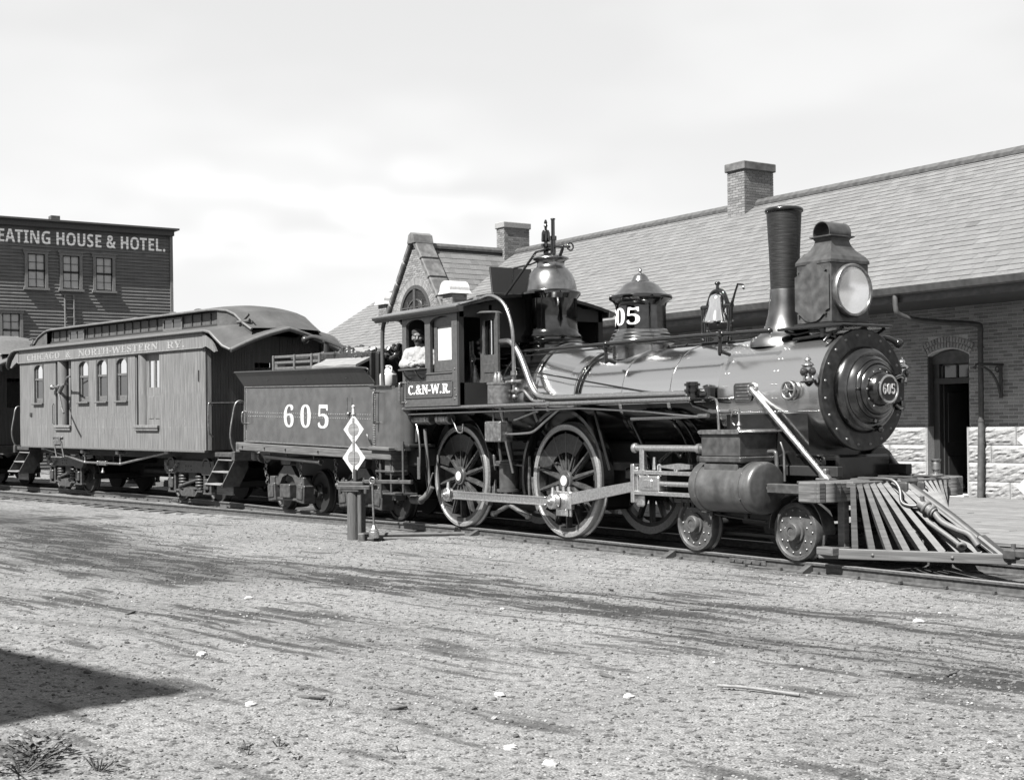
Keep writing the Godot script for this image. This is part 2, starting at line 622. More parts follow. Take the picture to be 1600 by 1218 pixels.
var RUT_A := [P(-24, 4.6), P(-14.3, 5.7), P(-8, 6.2), P(-5.5, 5.6), P(-3, 4.7), P(-1, 4.15), P(0.2, 4.2), P(2.2, 4.45), P(4, 4.2), P(6, 3.7)]
var RUT_B := [P(-6, 4.4), P(-2.5, 3.75), P(-0.5, 3.3), P(1.3, 2.95), P(3.4, 2.95), P(6, 2.8)]
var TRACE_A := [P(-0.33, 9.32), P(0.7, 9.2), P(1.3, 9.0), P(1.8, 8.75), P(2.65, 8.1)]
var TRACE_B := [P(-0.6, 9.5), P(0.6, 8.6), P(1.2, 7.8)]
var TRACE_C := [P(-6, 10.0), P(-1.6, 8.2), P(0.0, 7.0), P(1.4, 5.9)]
var PATCH_A := [P(-20, 5.2), P(-14, 5.7), P(-8.5, 6.5), P(-6, 5.8)]
var PATCH_B := [P(-7, 8.9), P(-3.5, 7.7), P(-0.5, 6.9)]

func rut(x: float, z: float) -> float:
	return maxf(band(x, z, RUT_A, 0.5), band(x, z, RUT_B, 0.35))

func ground_lum(x: float, z: float) -> float:
	var n1 := GS.get_noise_2d(x, z)
	# streaky noise that runs the way the carts went
	var sx := x * 0.985 - z * 0.17
	var sz := x * 0.17 + z * 0.985
	var st := GD.get_noise_2d(sx * 0.22, sz * 1.5)
	var fine := GD.get_noise_2d(x * 3.1 + 40.0, z * 3.1)
	var l := 0.268 * (1.0 + 0.22 * n1 + 0.22 * st + 0.12 * fine)
	var d := maxf(band(x, z, RUT_A, 0.75), 0.8 * band(x, z, RUT_B, 0.55))
	d = maxf(d, 1.15 * band(x, z, PATCH_A, 1.9))
	d = maxf(d, 0.5 * band(x, z, PATCH_B, 1.2))
	d = clampf(d * 1.7 + st * 1.3 + fine * 0.8 - 0.35, 0.0, 1.0)
	l *= 1.0 - 0.30 * d - 0.28 * clampf(band(x, z, PATCH_A, 1.7) * 1.6 + 0.8 * st + 0.4 * fine - 0.2, 0.0, 1.0)
	var t := maxf(maxf(band(x, z, TRACE_A, 0.07), band(x, z, TRACE_B, 0.05)), 0.7 * band(x, z, TRACE_C, 0.12))  # narrow darker lines drawn into the ground colour
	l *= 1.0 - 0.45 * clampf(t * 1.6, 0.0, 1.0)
	# cinders and oil along the rails
	var zt := track_z(x)
	var dz := absf(z - zt)
	var o := clampf((1.02 - dz) / 0.3 + st * 1.6 + fine * 0.7, 0.0, 1.0)
	l = lerpf(l, 0.04 + 0.02 * fine, o * 0.92)
	return clampf(l, 0.02, 0.4)

func build_ground() -> void:
	var b := mb()
	var x0 := -44.0
	var z0 := -2.3
	var st := 0.11
	var nx := 540
	var nz := 150
	for j in nz + 1:
		for i in nx + 1:
			var x := x0 + i * st
			var z := z0 + j * st
			var y := ground_y(x, z)
			var e := 0.12
			var nn := V(ground_y(x - e, z) - ground_y(x + e, z), 2.0 * e, ground_y(x, z - e) - ground_y(x, z + e))
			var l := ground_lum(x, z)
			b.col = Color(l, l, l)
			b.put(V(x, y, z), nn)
	for j in nz:
		for i in nx:
			var k := j * (nx + 1) + i
			b.idx(k, k + nx + 1, k + nx + 2)
			b.idx(k, k + nx + 2, k + 1)
	# the far ground, butted against the near field
	b.col = Color(0.19, 0.19, 0.19)
	var xa := x0
	var xb := x0 + nx * st
	var za := z0
	var zb := z0 + nz * st
	var y := -0.18
	var F := 1500.0
	for q in [[-F, -F, F, za], [-F, zb, F, F], [-F, za, xa, zb], [xb, za, F, zb]]:
		b.quad(V(q[0], y, q[3]), V(q[2], y, q[3]), V(q[2], y, q[1]), V(q[0], y, q[1]))
	var a := b.done().surface_get_arrays(0)
	var uv := PackedVector2Array()
	for p in b.v: uv.push_back(P((p.x * 0.985 - p.z * 0.17 + 19.0) / 25.0, (p.x * 0.17 + p.z * 0.985 + 5.0) / 18.0))
	a[Mesh.ARRAY_TEX_UV] = uv
	a[Mesh.ARRAY_TEX_UV2] = uv
	var gm := ArrayMesh.new()
	gm.add_surface_from_arrays(Mesh.PRIMITIVE_TRIANGLES, a)
	struct(obj("ground", gm, "gravel"))

# ---------------------------------------------------------------- track
var TRK := [P(12, 0), P(2, 0), P(-6, 0), P(-10, 0), P(-13, 0.03), P(-15, 0.06), P(-17, 0.10), P(-19.2, 0.21), P(-22.5, 0.57), P(-25.9, 1.10), P(-30, 2.0), P(-36, 3.7), P(-45, 6.9), P(-60, 13)]
var DIV := [P(-8.4, 0.84), P(-9.63, 0.95), P(-12, 1.22), P(-14.73, 1.58), P(-17.3, 1.96), P(-19.95, 2.38), P(-23.3, 2.92), P(-26.76, 3.5), P(-34, 4.85), P(-45, 7.2)]

func poly_z(pts: Array, x: float) -> float:
	for i in pts.size() - 1:
		var a: Vector2 = pts[i]
		var b: Vector2 = pts[i + 1]
		if x <= a.x and x >= b.x:
			var t := (x - a.x) / (b.x - a.x)
			return lerpf(a.y, b.y, t)
	return pts[-1].y if x < pts[-1].x else pts[0].y

func track_z(x: float) -> float: return poly_z(TRK, x)
func track_y(x: float) -> float: return 0.0 if x > -14.0 else 0.006 * (-14.0 - x)

func rail_along(b: MB, f: Callable, prof: Array, xa: float, xb: float, step: float) -> void:
	var n := int(absf(xb - xa) / step)
	var prev := []
	for i in n + 1:
		var x := lerpf(xa, xb, float(i) / n)
		var o: Vector3 = f.call(x)
		var d: Vector3 = (f.call(x - 0.2) - f.call(x + 0.2)).normalized()
		var side := d.cross(Vector3.UP).normalized()
		var cur := []
		for p in prof: cur.append(o + side * p.x + Vector3.UP * p.y)
		if i > 0:
			for k in prof.size():
				var k2 := (k + 1) % prof.size()
				b.quad(prev[k], prev[k2], cur[k2], cur[k])
		else:
			for k in range(1, prof.size() - 1): b.tri(cur[0], cur[k], cur[k + 1])
		prev = cur

func build_track() -> void:
	var t := thing("railway_track", "worn single railway track with cinders between its rails", "track")
	struct(t)
	var web := [P(-0.06, -0.125), P(0.06, -0.125), P(0.06, -0.115), P(0.012, -0.1), P(0.012, -0.035), P(0.033, -0.028), P(0.033, -0.004), P(-0.033, -0.004), P(-0.033, -0.028), P(-0.012, -0.035), P(-0.012, -0.1), P(-0.06, -0.115)]
	var top := [P(-0.031, -0.006), P(0.031, -0.006), P(0.028, 0.0), P(-0.028, 0.0)]
	for s in [1.0, -1.0]:
		var f := func(x: float) -> Vector3: return V(x, track_y(x), track_z(x) + s * 0.752)
		var b := mb()
		rail_along(b, f, web, 11.0, -50.0, 0.5)
		var r := obj("rail", b, "rail_rust", t)
		var b2 := mb()
		rail_along(b2, f, top, 11.0, -50.0, 0.5)
		obj("rail_head", b2, "rail_top", r)
	# ties
	var rn := RandomNumberGenerator.new()
	rn.seed = 5
	var tm := []
	for k in 4:
		var b := mb()
		b.box(V(0, -0.08, 0), V(0.21 + 0.01 * k, 0.16, 2.5 + 0.06 * k), 0.015)
		tm.append(b.done())
	for i in 95:
		var x := 9.0 - i * 0.58 + rn.randf_range(-0.05, 0.05)
		var o := obj("tie", tm[i % 4], "tie_wood", t)
		o.position = V(x, track_y(x) - 0.128 + rn.randf_range(-0.012, 0.004), track_z(x) + rn.randf_range(-0.06, 0.06))
		o.rotation = V(0, rn.randf_range(-0.03, 0.03) + (0.12 if x < -18 else 0.0), 0)
	# spikes, joint bars and braces
	var b := mb()
	for i in 95:
		var x := 9.0 - i * 0.58
		for s in [0.67, 0.835]:
			b.box(V(x + 0.05, track_y(x) - 0.105, track_z(x) + s), V(0.03, 0.03, 0.04))
	stuff(obj("spike", b, "rail_rust", t))
	for x in [-2.0, -11.0, -20.5]:
		var j := mb()
		j.box(V(0, -0.066, 0.018), V(0.62, 0.06, 0.02), 0.006)
		for k in 4: j.cyl(V(-0.22 + k * 0.147, -0.066, 0.02), V(-0.22 + k * 0.147, -0.066, 0.045), 0.014, -1, 6)
		obj("joint_bar", j, "rail_rust", t).position = V(x, track_y(x), track_z(x) + 0.752)
	for x in [-8.55, -3.35, -1.0, -8.0]:
		var j := mb()
		j.prism([P(0, -0.12), P(0.17, -0.12), P(0.17, -0.10), P(0.03, -0.03), P(0, -0.03)], V(x - 0.04, 0, track_z(x) + 0.766), Vector3.BACK, Vector3.UP, Vector3.RIGHT * 0.09)
		obj("rail_brace", j, "rail_rust", t)
	# the stock rail of the turnout, nearer to the camera
	var d := thing("turnout_rail", "single turnout rail curving away left in front of the mail car", "rail")
	struct(d)
	var fd := func(x: float) -> Vector3: return V(x, track_y(x) - 0.002, poly_z(DIV, x))
	var e := mb()
	rail_along(e, fd, web, -8.5, -45.0, 0.5)
	var e1 := obj("rail", e, "rail_rust", d)
	var e2 := mb()
	rail_along(e2, fd, top, -8.5, -45.0, 0.5)
	obj("rail_head", e2, "rail_top", e1)
	for i in 34:
		var x := -9.2 - i * 0.62
		var o := obj("tie", tm[i % 4], "tie_wood", d)
		o.position = V(x, track_y(x) - 0.135, poly_z(DIV, x) - 0.95)
		o.scale = V(1, 1, 0.98)
		o.rotation = V(0, 0.12, 0)

# ---------------------------------------------------------------- platform
func build_platform() -> void:
	var t := thing("platform", "low weathered plank platform along the brick station", "platform")
	struct(t)
	var rn := RandomNumberGenerator.new()
	rn.seed = 8
	var kinds := []
	for k in 6:
		var b := mb()
		var l := rn.randf_range(0.135, 0.185)
		b.col = Color(l, l, l)
		b.box(V(0, -0.025, 0), V(4.88, 0.05, 0.183), 0.006)
		kinds.append(b.done())
	var b := mb()
	for row in 41:
		var z := -1.86 - row * 0.192
		for k in 4:
			var x := 6.4 - k * 4.9 + (row % 3) * 1.3 - 3.0
			var o := obj("plank", kinds[rn.randi() % 6], "plank", t)
			o.position = V(x, 0.118 + rn.randf_range(-0.004, 0.004), z)
		b.col = Color(0.16, 0.16, 0.16)
		b.box(V(-27.5 + (row % 3) * 1.3 - 0.7, 0.093, z), V(30.0, 0.05, 0.183))
	stuff(obj("far_planks", b, "plank", t))
	var f := mb()
	f.box(V(-15.5, -0.04, -1.80), V(52, 0.2, 0.1))
	f.box(V(-15.5, -0.08, -5.8), V(52, 0.2, 7.6))
	obj("edge_timber", f, "tie_wood", t)

# ---------------------------------------------------------------- station
var WZ := -9.8      # face of the wall
func bricks_wall(t: Node, xa: float, xb: float, y0: float, y1: float, holes: Array, single: bool) -> void:
	# running bond, every brick with its own edges standing proud of the joints
	var rn := RandomNumberGenerator.new()
	rn.seed = 21
	var kinds := []
	for k in 6:
		var b := mb()
		var l := 0.17 + 0.026 * k
		b.col = Color(l, l, l)
		b.box(V(0, 0, 0), V(0.203, 0.056, 0.03), 0.003)
		kinds.append(b.done())
	var rest := mb()
	var n := 0
	var row := 0
	var y := y0
	while y < y1:
		var x := xb - (0.0 if row % 2 == 0 else 0.1075)
		while x > xa:
			var a := x - 0.203
			var segs := [[a, x]]
			for h in holes:
				if y + 0.06 > h[2] and y < h[3]:
					var nx := []
					for s in segs:
						if s[1] <= h[0] or s[0] >= h[1]: nx.append(s)
						else:
							if s[0] < h[0] - 0.02: nx.append([s[0], h[0]])
							if s[1] > h[1] + 0.02: nx.append([h[1], s[1]])
					segs = nx
			for s in segs:
				var w: float = s[1] - s[0]
				var p := V((s[0] + s[1]) * 0.5, y + 0.034, WZ - 0.0215 + rn.randf_range(-0.002, 0.002))
				if single and n < 300 and w > 0.2 and p.x > -6.93 and p.x < -4.9:
					var o := obj("brick", kinds[rn.randi() % 6], "brick", t)
					o.position = p
					n += 1
				else:
					var l := 0.17 + 0.13 * rn.randf()
					rest.col = Color(l, l, l)
					rest.box(p, V(w, 0.056, 0.03))
			x -= 0.215
		y += 0.068
		row += 1
	stuff(obj("brickwork", rest, "brick", t))

func arch_ring(t: Node, cx: float, y: float, span: float, rise: float) -> void:
	var R := (span * span * 0.25 + rise * rise) / (2.0 * rise)
	var cy := y + rise - R
	var half := asin(span * 0.5 / R)
	var b := mb()
	for ring in 2:
		var r := R + 0.012 + ring * 0.112
		var n := int(2.0 * half * r / 0.068)
		for i in n:
			var a := PI * 0.5 - half + 2.0 * half * (i + 0.5) / n
			var l := 0.24 + 0.12 * hash1(i, ring + cx)
			b.col = Color(l, l, l)
			b.at(Transform3D(Basis(V(0, 0, 1), a - PI * 0.5), V(cx, cy, WZ)))
			b.box(V(0, r + 0.052, 0.0), V(0.057, 0.1, 0.05), 0.003)
	b.at(Transform3D())
	stuff(obj("arch_bricks", b, "brick", t))

func rock_block(t: Node, xa: float, xb: float, ya: float, yb: float, sd: int) -> void:
	var f := noise(2.6, 4, sd)
	var b := mb()
	var nx := 14
	var ny := 9
	var g := 0.006
	xa += g; xb -= g; ya += g; yb -= g
	var pts := []
	for j in ny + 1:
		for i in nx + 1:
			var u := float(i) / nx
			var w := float(j) / ny
			var e := minf(minf(u, 1 - u) * (xb - xa), minf(w, 1 - w) * (yb - ya))
			var d := smoothstep(0.0, 0.06, e) * (0.028 + 0.032 * f.get_noise_2d(u * (xb - xa) * 1.9, w * 1.5) + 0.03 * (w - 0.4))
			pts.append(V(lerpf(xa, xb, u), lerpf(ya, yb, w), WZ + 0.05 + d))
	for j in ny:
		for i in nx:
			var k := j * (nx + 1) + i
			b.tri(pts[k], pts[k + 1], pts[k + nx + 2])
			b.tri(pts[k], pts[k + nx + 2], pts[k + nx + 1])
	var z0 := WZ - 0.1
	var z1 := WZ + 0.05
	b.quad(V(xa, yb, z1), V(xb, yb, z1), V(xb, yb, z0), V(xa, yb, z0))
	b.quad(V(xa, ya, z0), V(xb, ya, z0), V(xb, ya, z1), V(xa, ya, z1))
	b.quad(V(xa, ya, z0), V(xa, ya, z1), V(xa, yb, z1), V(xa, yb, z0))
	b.quad(V(xb, ya, z1), V(xb, ya, z0), V(xb, yb, z0), V(xb, yb, z1))
	obj("stone_block", b, "stone", t)

# slates of one roof plane: o = eave corner, U along the eave, S up the slope, W outward
func slate_plane(t: Node, o: Vector3, U: Vector3, S: Vector3, len: float, high: float, sd: int) -> void:
	var W := U.cross(S).normalized()
	var rn := RandomNumberGenerator.new()
	rn.seed = sd
	var step := 0.222
	var rows := int(high / step)
	for r in rows:
		var b := mb()
		var y0 := r * step
		var x := -(0.13 if r % 2 else 0.0)
		while x < len:
			var w := 0.26
			var xa := maxf(x, 0.0)
			var xb := minf(x + w - 0.004, len)
			x += w
			if xb - xa < 0.02: continue
			var l := 0.122 + 0.014 * rn.randf_range(-1, 1) + (0.02 if rn.randf() < 0.02 else 0.0) - (0.03 if rn.randf() < 0.02 else 0.0)
			b.col = Color(l, l, l)
			var th := 0.009 + rn.randf_range(0, 0.007)
			var dn := -rn.randf_range(0.0, 0.012)
			var p := o + U * xa + S * (y0 + dn)
			var q := o + U * xb + S * (y0 + dn)
			var up := S * (step - dn + 0.03)
			var lo := W * th
			var hi := W * 0.0
			b.quad(p + lo, q + lo, q + hi + up, p + hi + up)
			b.quad(p + W * -0.004, q + W * -0.004, q + lo, p + lo)
			b.quad(p + W * -0.004, p + lo, p + hi + up, p + hi + up + W * -0.002)
		if b.v.size() > 0: obj("slate_course", b, "slate", t)

func brick_box(t: Node, called: String, xa: float, xb: float, y0: float, y1: float, za: float, zb: float) -> MeshInstance3D:
	# four faces of brick in running bond round a core (za > zb)
	var b := mb()
	var rn := RandomNumberGenerator.new()
	rn.seed = int(absf(xa) * 10) + 3
	b.col = Color(0.30, 0.30, 0.30)
	b.box(V((xa + xb) * 0.5, (y0 + y1) * 0.5, (za + zb) * 0.5), V(xb - xa - 0.016, y1 - y0, za - zb - 0.016))
	var y := y0
	var row := 0
	while y < y1 - 0.03:
		for face in 4:
			var L := (xb - xa) if face < 2 else (za - zb)
			var x := -(0.1 if (row + face) % 2 else 0.0)
			while x < L - 0.01:
				var a := maxf(x, 0.0)
				var e := minf(x + 0.203, L)
				x += 0.215
				if e - a < 0.03: continue
				var l := 0.105 + 0.10 * rn.randf()
				b.col = Color(l, l, l)
				var m := (a + e) * 0.5
				var p := V(xa + m, y + 0.034, (za if face == 0 else zb)) if face < 2 else V((xb if face == 2 else xa), y + 0.034, zb + m)
				b.box(p, V(e - a, 0.056, 0.012) if face < 2 else V(0.012, 0.056, e - a))
		y += 0.068
		row += 1
	return obj(called, b, "brick", t)

func build_station() -> void:
	var t := thing("railway_station", "long brick and stone station with a slate roof behind the engine", "station")
	var X0 := -33.6
	var X1 := 7.0
	var dl := -7.97
	var dr := -6.98
	var wl := -10.3
	var wr := -9.1
	# core wall (the mortar), with the door and one window left open
	var b := mb()
	var zb := WZ - 0.4
	var zc := (WZ - 0.014 + zb) * 0.5
	var th := 0.386
	for q in [[X0, wl, 0.0, 4.4], [wl, wr, 0.0, 1.46], [wl, wr, 3.0, 4.4], [wr, dl, 0.0, 4.4], [dl, dr, 3.0, 4.4], [dr, X1, 0.0, 4.4]]:
		b.box(V((q[0] + q[1]) * 0.5, (q[2] + q[3]) * 0.5, zc), V(q[1] - q[0], q[3] - q[2], th))
	# gussets that close the wall above the flat arches
	for q in [[(dl + dr) * 0.5, dr - dl], [(wl + wr) * 0.5, wr - wl]]:
		var R: float = (q[1] * q[1] * 0.25 + 0.0169) / 0.26
		var cy: float = 2.85 + 0.13 - R
		for s in [-1.0, 1.0]:
			var poly := []
			for i in 9:
				var xx: float = q[1] * 0.5 * i / 8.0
				poly.append(P(s * xx, cy + sqrt(R * R - xx * xx)))
			poly.append(P(s * q[1] * 0.5, 3.0)); poly.append(P(0, 3.0))
			b.prism(poly, V(q[0], 0, zb), Vector3.RIGHT, Vector3.UP, V(0, 0, th - 0.005))
	b.box(V((X0 + X1) * 0.5, 2.2, -16.8), V(X1 - X0, 4.4, 0.4))
	b.box(V(X1 - 0.2, 2.2, -13.5), V(0.4, 4.4, 6.2))
	b.box(V(X0 + 0.2, 2.2, -13.5), V(0.4, 4.4, 6.2))
	var wall := obj("wall", b, "mortar", t)
	bricks_wall(wall, -19.0, X1, 1.465, 4.1, [[dl, dr, 0.0, 2.86], [wl, wr, 0.0, 2.86], [dl + 0.02, dr - 0.02, 2.8, 3.21], [wl + 0.02, wr - 0.02, 2.8, 3.21]], true)
	arch_ring(wall, (dl + dr) * 0.5, 2.85, dr - dl + 0.06, 0.14)
	arch_ring(wall, (wl + wr) * 0.5, 2.85, wr - wl + 0.06, 0.14)
	# stone base
	var rn := RandomNumberGenerator.new()
	rn.seed = 77
	var ys := [0.07, 0.42, 0.78, 1.11, 1.46]
	var sd := 100
	for row in 4:
		var x := X1
		while x > -15.0:
			var w := rn.randf_range(0.65, 1.25) if row < 3 else rn.randf_range(1.0, 1.7)
			var a := x - w
			if x > dr and a < dr + 0.25: a = dr
			if x > wr and a < wr + 0.25 and x <= dl: a = wr if row == 9 else a
			if x <= dl + 0.001 or x >= dr - 0.001:
				if not (x <= dr and x > dl):
					sd += 1
					rock_block(wall, a, x, ys[row], ys[row + 1], sd)
			x = a
			if absf(x - dr) < 0.001: x = dl
	var sl := mb()
	sl.box(V((X0 - 15.0) * 0.5, 0.74, WZ + 0.04), V(-15.0 - X0, 1.44, 0.12))
	obj("far_stone_base", sl, "stone", wall)
	var jm := mb()
	for q in [[dl - 0.001, 1.0], [dr + 0.001, -1.0]]:
		jm.box(V(q[0] + 0.012 * q[1], 0.765, WZ - 0.13), V(0.03, 1.385, 0.35))
	obj("door_jamb", jm, "stone_smooth", wall)
	var cas := mb()
	for q in [[dl, 1.0], [dr, -1.0], [wl, 1.0], [wr, -1.0]]: cas.box(V(q[0] + 0.01 * q[1], 2.16, WZ - 0.16), V(0.03, 1.38, 0.27))
	obj("casing", cas, "trim_dark", wall)
	# doorway
	var fr := mb()
	var dz := WZ - 0.20
	fr.box(V(dl + 0.10, 1.45, dz), V(0.14, 2.74, 0.12), 0.01)
	fr.box(V(dr - 0.06, 1.45, dz), V(0.09, 2.74, 0.12), 0.01)
	fr.box(V((dl + dr) * 0.5, 2.36, dz), V(dr - dl - 0.1, 0.12, 0.14), 0.01)
	var door := obj("door_frame", fr, "door_wood", t)
	var ty := mb()
	var ap := []
	for i in 13:
		var xx := -0.47 + 0.94 * i / 12.0
		ap.append(P(xx, 2.83 + 0.13 * (1.0 - pow(xx / 0.5, 2))))
	ap.append(P(0.47, 2.70)); ap.append(P(-0.47, 2.70))
	ty.prism(ap, V((dl + dr) * 0.5, 0, dz - 0.05), Vector3.RIGHT, Vector3.UP, V(0, 0, 0.12))
	obj("arched_panel", ty, "gutter", door)
	var ts := mb()
	ts.box(V(dl + 0.20, 2.56, dz - 0.02), V(0.05, 0.28, 0.05))
	ts.box(V(-7.42, 2.56, dz - 0.02), V(0.03, 0.28, 0.05))
	ts.box(V((dl + dr) * 0.5, 2.685, dz - 0.02), V(0.8, 0.04, 0.05))
	obj("transom_bar", ts, "trim_dark", door)
	for k in 2:
		var pg := mb()
		pg.box(V(-7.58 + k * 0.33, 2.55, dz - 0.03), V(0.3, 0.24, 0.006))
		obj("transom_pane", pg, "dark_glass", door)
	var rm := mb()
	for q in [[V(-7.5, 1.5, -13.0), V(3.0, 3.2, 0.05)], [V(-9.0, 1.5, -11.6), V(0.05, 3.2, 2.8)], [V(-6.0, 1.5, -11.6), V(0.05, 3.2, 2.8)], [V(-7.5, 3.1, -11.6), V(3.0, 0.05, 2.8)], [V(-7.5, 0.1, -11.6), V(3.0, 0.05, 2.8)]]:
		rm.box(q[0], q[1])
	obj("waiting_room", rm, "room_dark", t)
	var dp := mb()
	dp.box(V(dl + 0.17, 1.2, WZ - 0.62), V(0.045, 2.2, 0.72), 0.008)
	for q in [[0.55, 0.75], [1.65, 1.1]]: dp.box(V(dl + 0.197, q[0], WZ - 0.62), V(0.014, q[1] - 0.1, 0.5), 0.006)
	obj("open_door", dp, "door_wood", t)
	var sill := mb()
	sill.box(V((dl + dr) * 0.5, 0.10, WZ - 0.05), V(dr - dl, 0.10, 0.5), 0.01)
	obj("threshold", sill, "white_stone", t)
	# window to the left of it
	var wn := mb()
	for q in [[wl + 0.06, 0.12], [wr - 0.06, 0.12], [(wl + wr) * 0.5, 0.05]]: wn.box(V(q[0], 2.16, dz), V(q[1], 1.4, 0.1))
	for yy in [1.5, 2.16, 2.76]: wn.box(V((wl + wr) * 0.5, yy, dz), V(wr - wl, 0.08, 0.1))
	var win := obj("window_frame", wn, "door_wood", t)
	var ap2 := []
	for i in 13:
		var xx := -0.58 + 1.16 * i / 12.0
		ap2.append(P(xx, 2.83 + 0.13 * (1.0 - pow(xx / 0.6, 2))))
	ap2.append(P(0.58, 2.75)); ap2.append(P(-0.58, 2.75))
	var ty2 := mb()
	ty2.prism(ap2, V((wl + wr) * 0.5, 0, dz - 0.05), Vector3.RIGHT, Vector3.UP, V(0, 0, 0.12))
	obj("arched_panel", ty2, "gutter", win)
	for k in 2:
		for j in 2:
			var pg := mb()
			pg.box(V((wl + wr) * 0.5 - 0.27 + 0.54 * k, 1.83 + 0.62 * j, dz - 0.03), V(0.46, 0.56, 0.006))
			obj("pane", pg, "dark_glass", win)
	# main roof
	var eave := V(0, 4.05, -8.0)
	var ridge := V(0, 7.33, -13.3)
	var S := (ridge - eave).normalized()
	var high := ridge.distance_to(eave)
	var U := Vector3.RIGHT
	var deck := mb()
	deck.prism([P(-8.0, 3.98), P(-13.3, 7.28), P(-18.6, 3.98), P(-18.6, 3.88), P(-13.3, 7.16), P(-8.0, 3.88)], V(X0 - 0.3, 0, 0), V(0, 0, 1), Vector3.UP, V(X1 - X0 + 0.9, 0, 0))
	var roof := obj("roof", deck, "roof_deck", t)
	slate_plane(roof, eave + V(X0 - 0.3, 0, 0), U, S, X1 - X0 + 0.9, high, 61)
	var bk := mb()
	bk.col = Color(0.17, 0.17, 0.17)
	bk.quad(V(X1 + 0.6, 4.0, -18.6), V(X0 - 0.3, 4.0, -18.6), V(X0 - 0.3, 7.31, -13.3), V(X1 + 0.6, 7.31, -13.3))
	obj("rear_slates", bk, "slate", roof)
	var rc := mb()
	rc.prism([P(-0.16, -0.10), P(0, 0.03), P(0.16, -0.10), P(0.16, -0.02), P(0.05, 0.08), P(-0.05, 0.08), P(-0.16, -0.02)], V(X0 - 0.3, 7.36, -13.3), V(0, 0, 1), Vector3.UP, V(X1 - X0 + 0.9, 0, 0))
	obj("ridge_cap", rc, "gutter", roof)
	# eaves: fascia, gutter, soffit and brackets
	var fa := mb()
	fa.box(V((X0 + X1) * 0.5, 3.84, -8.03), V(X1 - X0 + 0.9, 0.12, 0.05))
	obj("fascia", fa, "gutter", t)
	var gu := mb()
	gu.prism([P(-0.02, 0.0), P(0.0, -0.06), P(0.07, -0.12), P(0.12, -0.09), P(0.16, 0.03), P(0.145, 0.03), P(0.11, -0.07), P(0.07, -0.10), P(0.02, -0.05), P(0.0, 0.0)], V(X0 - 0.3, 4.03, -8.0), V(0, 0, 1), Vector3.UP, V(X1 - X0 + 0.9, 0, 0))
	obj("gutter", gu, "gutter", t)
	var so := mb()
	so.box(V((X0 + X1) * 0.5, 3.80, -8.95), V(X1 - X0 + 0.5, 0.03, 1.75))
	obj("soffit", so, "trim_dark", t)
	# downspout with its goose neck
	var ds := mb()
	ds.tube(smooth([V(-7.16, 4.0, -7.95), V(-7.16, 3.7, -7.95), V(-7.14, 3.55, -8.05), V(-7.0, 3.45, -8.5), V(-6.66, 3.40, -9.55), V(-6.60, 3.32, -9.66), V(-6.60, 3.1, -9.66), V(-6.60, 1.6, -9.66)], 6), 0.052, 10)
	ds.cyl(V(-6.60, 1.6, -9.66), V(-6.61, 0.12, -9.62), 0.062)
	for y in [2.95, 1.55, 1.15]: ds.cyl(V(-6.60, y, -9.66), V(-6.60, y + 0.02, -9.66), 0.07)
	obj("downspout", ds, "gutter", t)
	# iron wall bracket
	var br := mb()
	br.box(V(-6.22, 2.30, -9.74), V(0.07, 0.62, 0.05), 0.01)
	br.box(V(-6.22, 2.62, -9.45), V(0.06, 0.045, 0.72), 0.01)
	var ar := []
	for i in 9:
		var a := PI * 0.5 * i / 8.0
		ar.append(V(-6.22, 2.05 + 0.55 * sin(a), -9.14 - 0.58 * sin(PI * 0.5 - a) + 0.0))
	ar = [V(-6.22, 2.05, -9.72), V(-6.22, 2.18, -9.68), V(-6.22, 2.35, -9.58), V(-6.22, 2.49, -9.42), V(-6.22, 2.58, -9.2), V(-6.22, 2.61, -9.1)]
	br.tube(smooth(ar, 4), 0.024, 8)
	br.torus(V(-6.22, 2.53, -9.64), Vector3.RIGHT, 0.05, 0.014, 16, 6)
	br.tube(smooth([V(-6.22, 2.62, -9.1), V(-6.22, 2.60, -9.02), V(-6.22, 2.54, -9.0), V(-6.22, 2.56, -8.95)], 4), 0.02, 6)
	obj("lamp_bracket", br, "trim_dark", t)
	# chimney on the main ridge
	var ch := brick_box(t, "chimney", -16.86, -16.22, 6.4, 8.2, -12.78, -13.82)
	var cc := mb()
	cc.box(V(-16.54, 8.30, -13.3), V(0.76, 0.22, 1.16), 0.02)
	obj("chimney_cap", cc, "coping", ch)
	# cross wing with the tall gable
	var gz := -9.5
	var gx := -27.75
	var hw := 1.95
	var wing := mb()
	wing.prism([P(gx - hw, 0.0), P(gx + hw, 0.0), P(gx + hw, 4.9), P(gx, 7.45), P(gx - hw, 4.9)], V(0, 0, gz - 0.35), Vector3.RIGHT, Vector3.UP, V(0, 0, 0.335))
	wing.box(V(gx + hw - 0.1, 2.6, -11.5), V(0.2, 5.0, 3.6))
	wing.box(V(gx - hw + 0.1, 2.6, -11.5), V(0.2, 5.0, 3.6))
	var gw := obj("gable_wall", wing, "mortar", t)
	var gb := mb()
	var y := 3.4
	var row := 0
	while y < 7.3:
		var lim := hw if y < 4.9 else hw * (7.45 - y - 0.07) / 2.55
		var x := -lim
		var o := 0.1 if row % 2 else 0.0
		x = -ceilf((lim + o) / 0.215) * 0.215 + o
		while x < lim:
			var a := maxf(x, -lim)
			var e := minf(x + 0.203, lim)
			x += 0.215
			if e - a < 0.03: continue
			var m := (a + e) * 0.5
			if P(m + 0.02, y + 0.03 - 5.1).length() < 1.12 and y > 5.0: continue
			var l := 0.115 + 0.10 * rn.randf()
			gb.col = Color(l, l, l)
			gb.box(V(gx + m, y + 0.034, gz - 0.01), V(e - a, 0.056, 0.014))
		y += 0.068
		row += 1
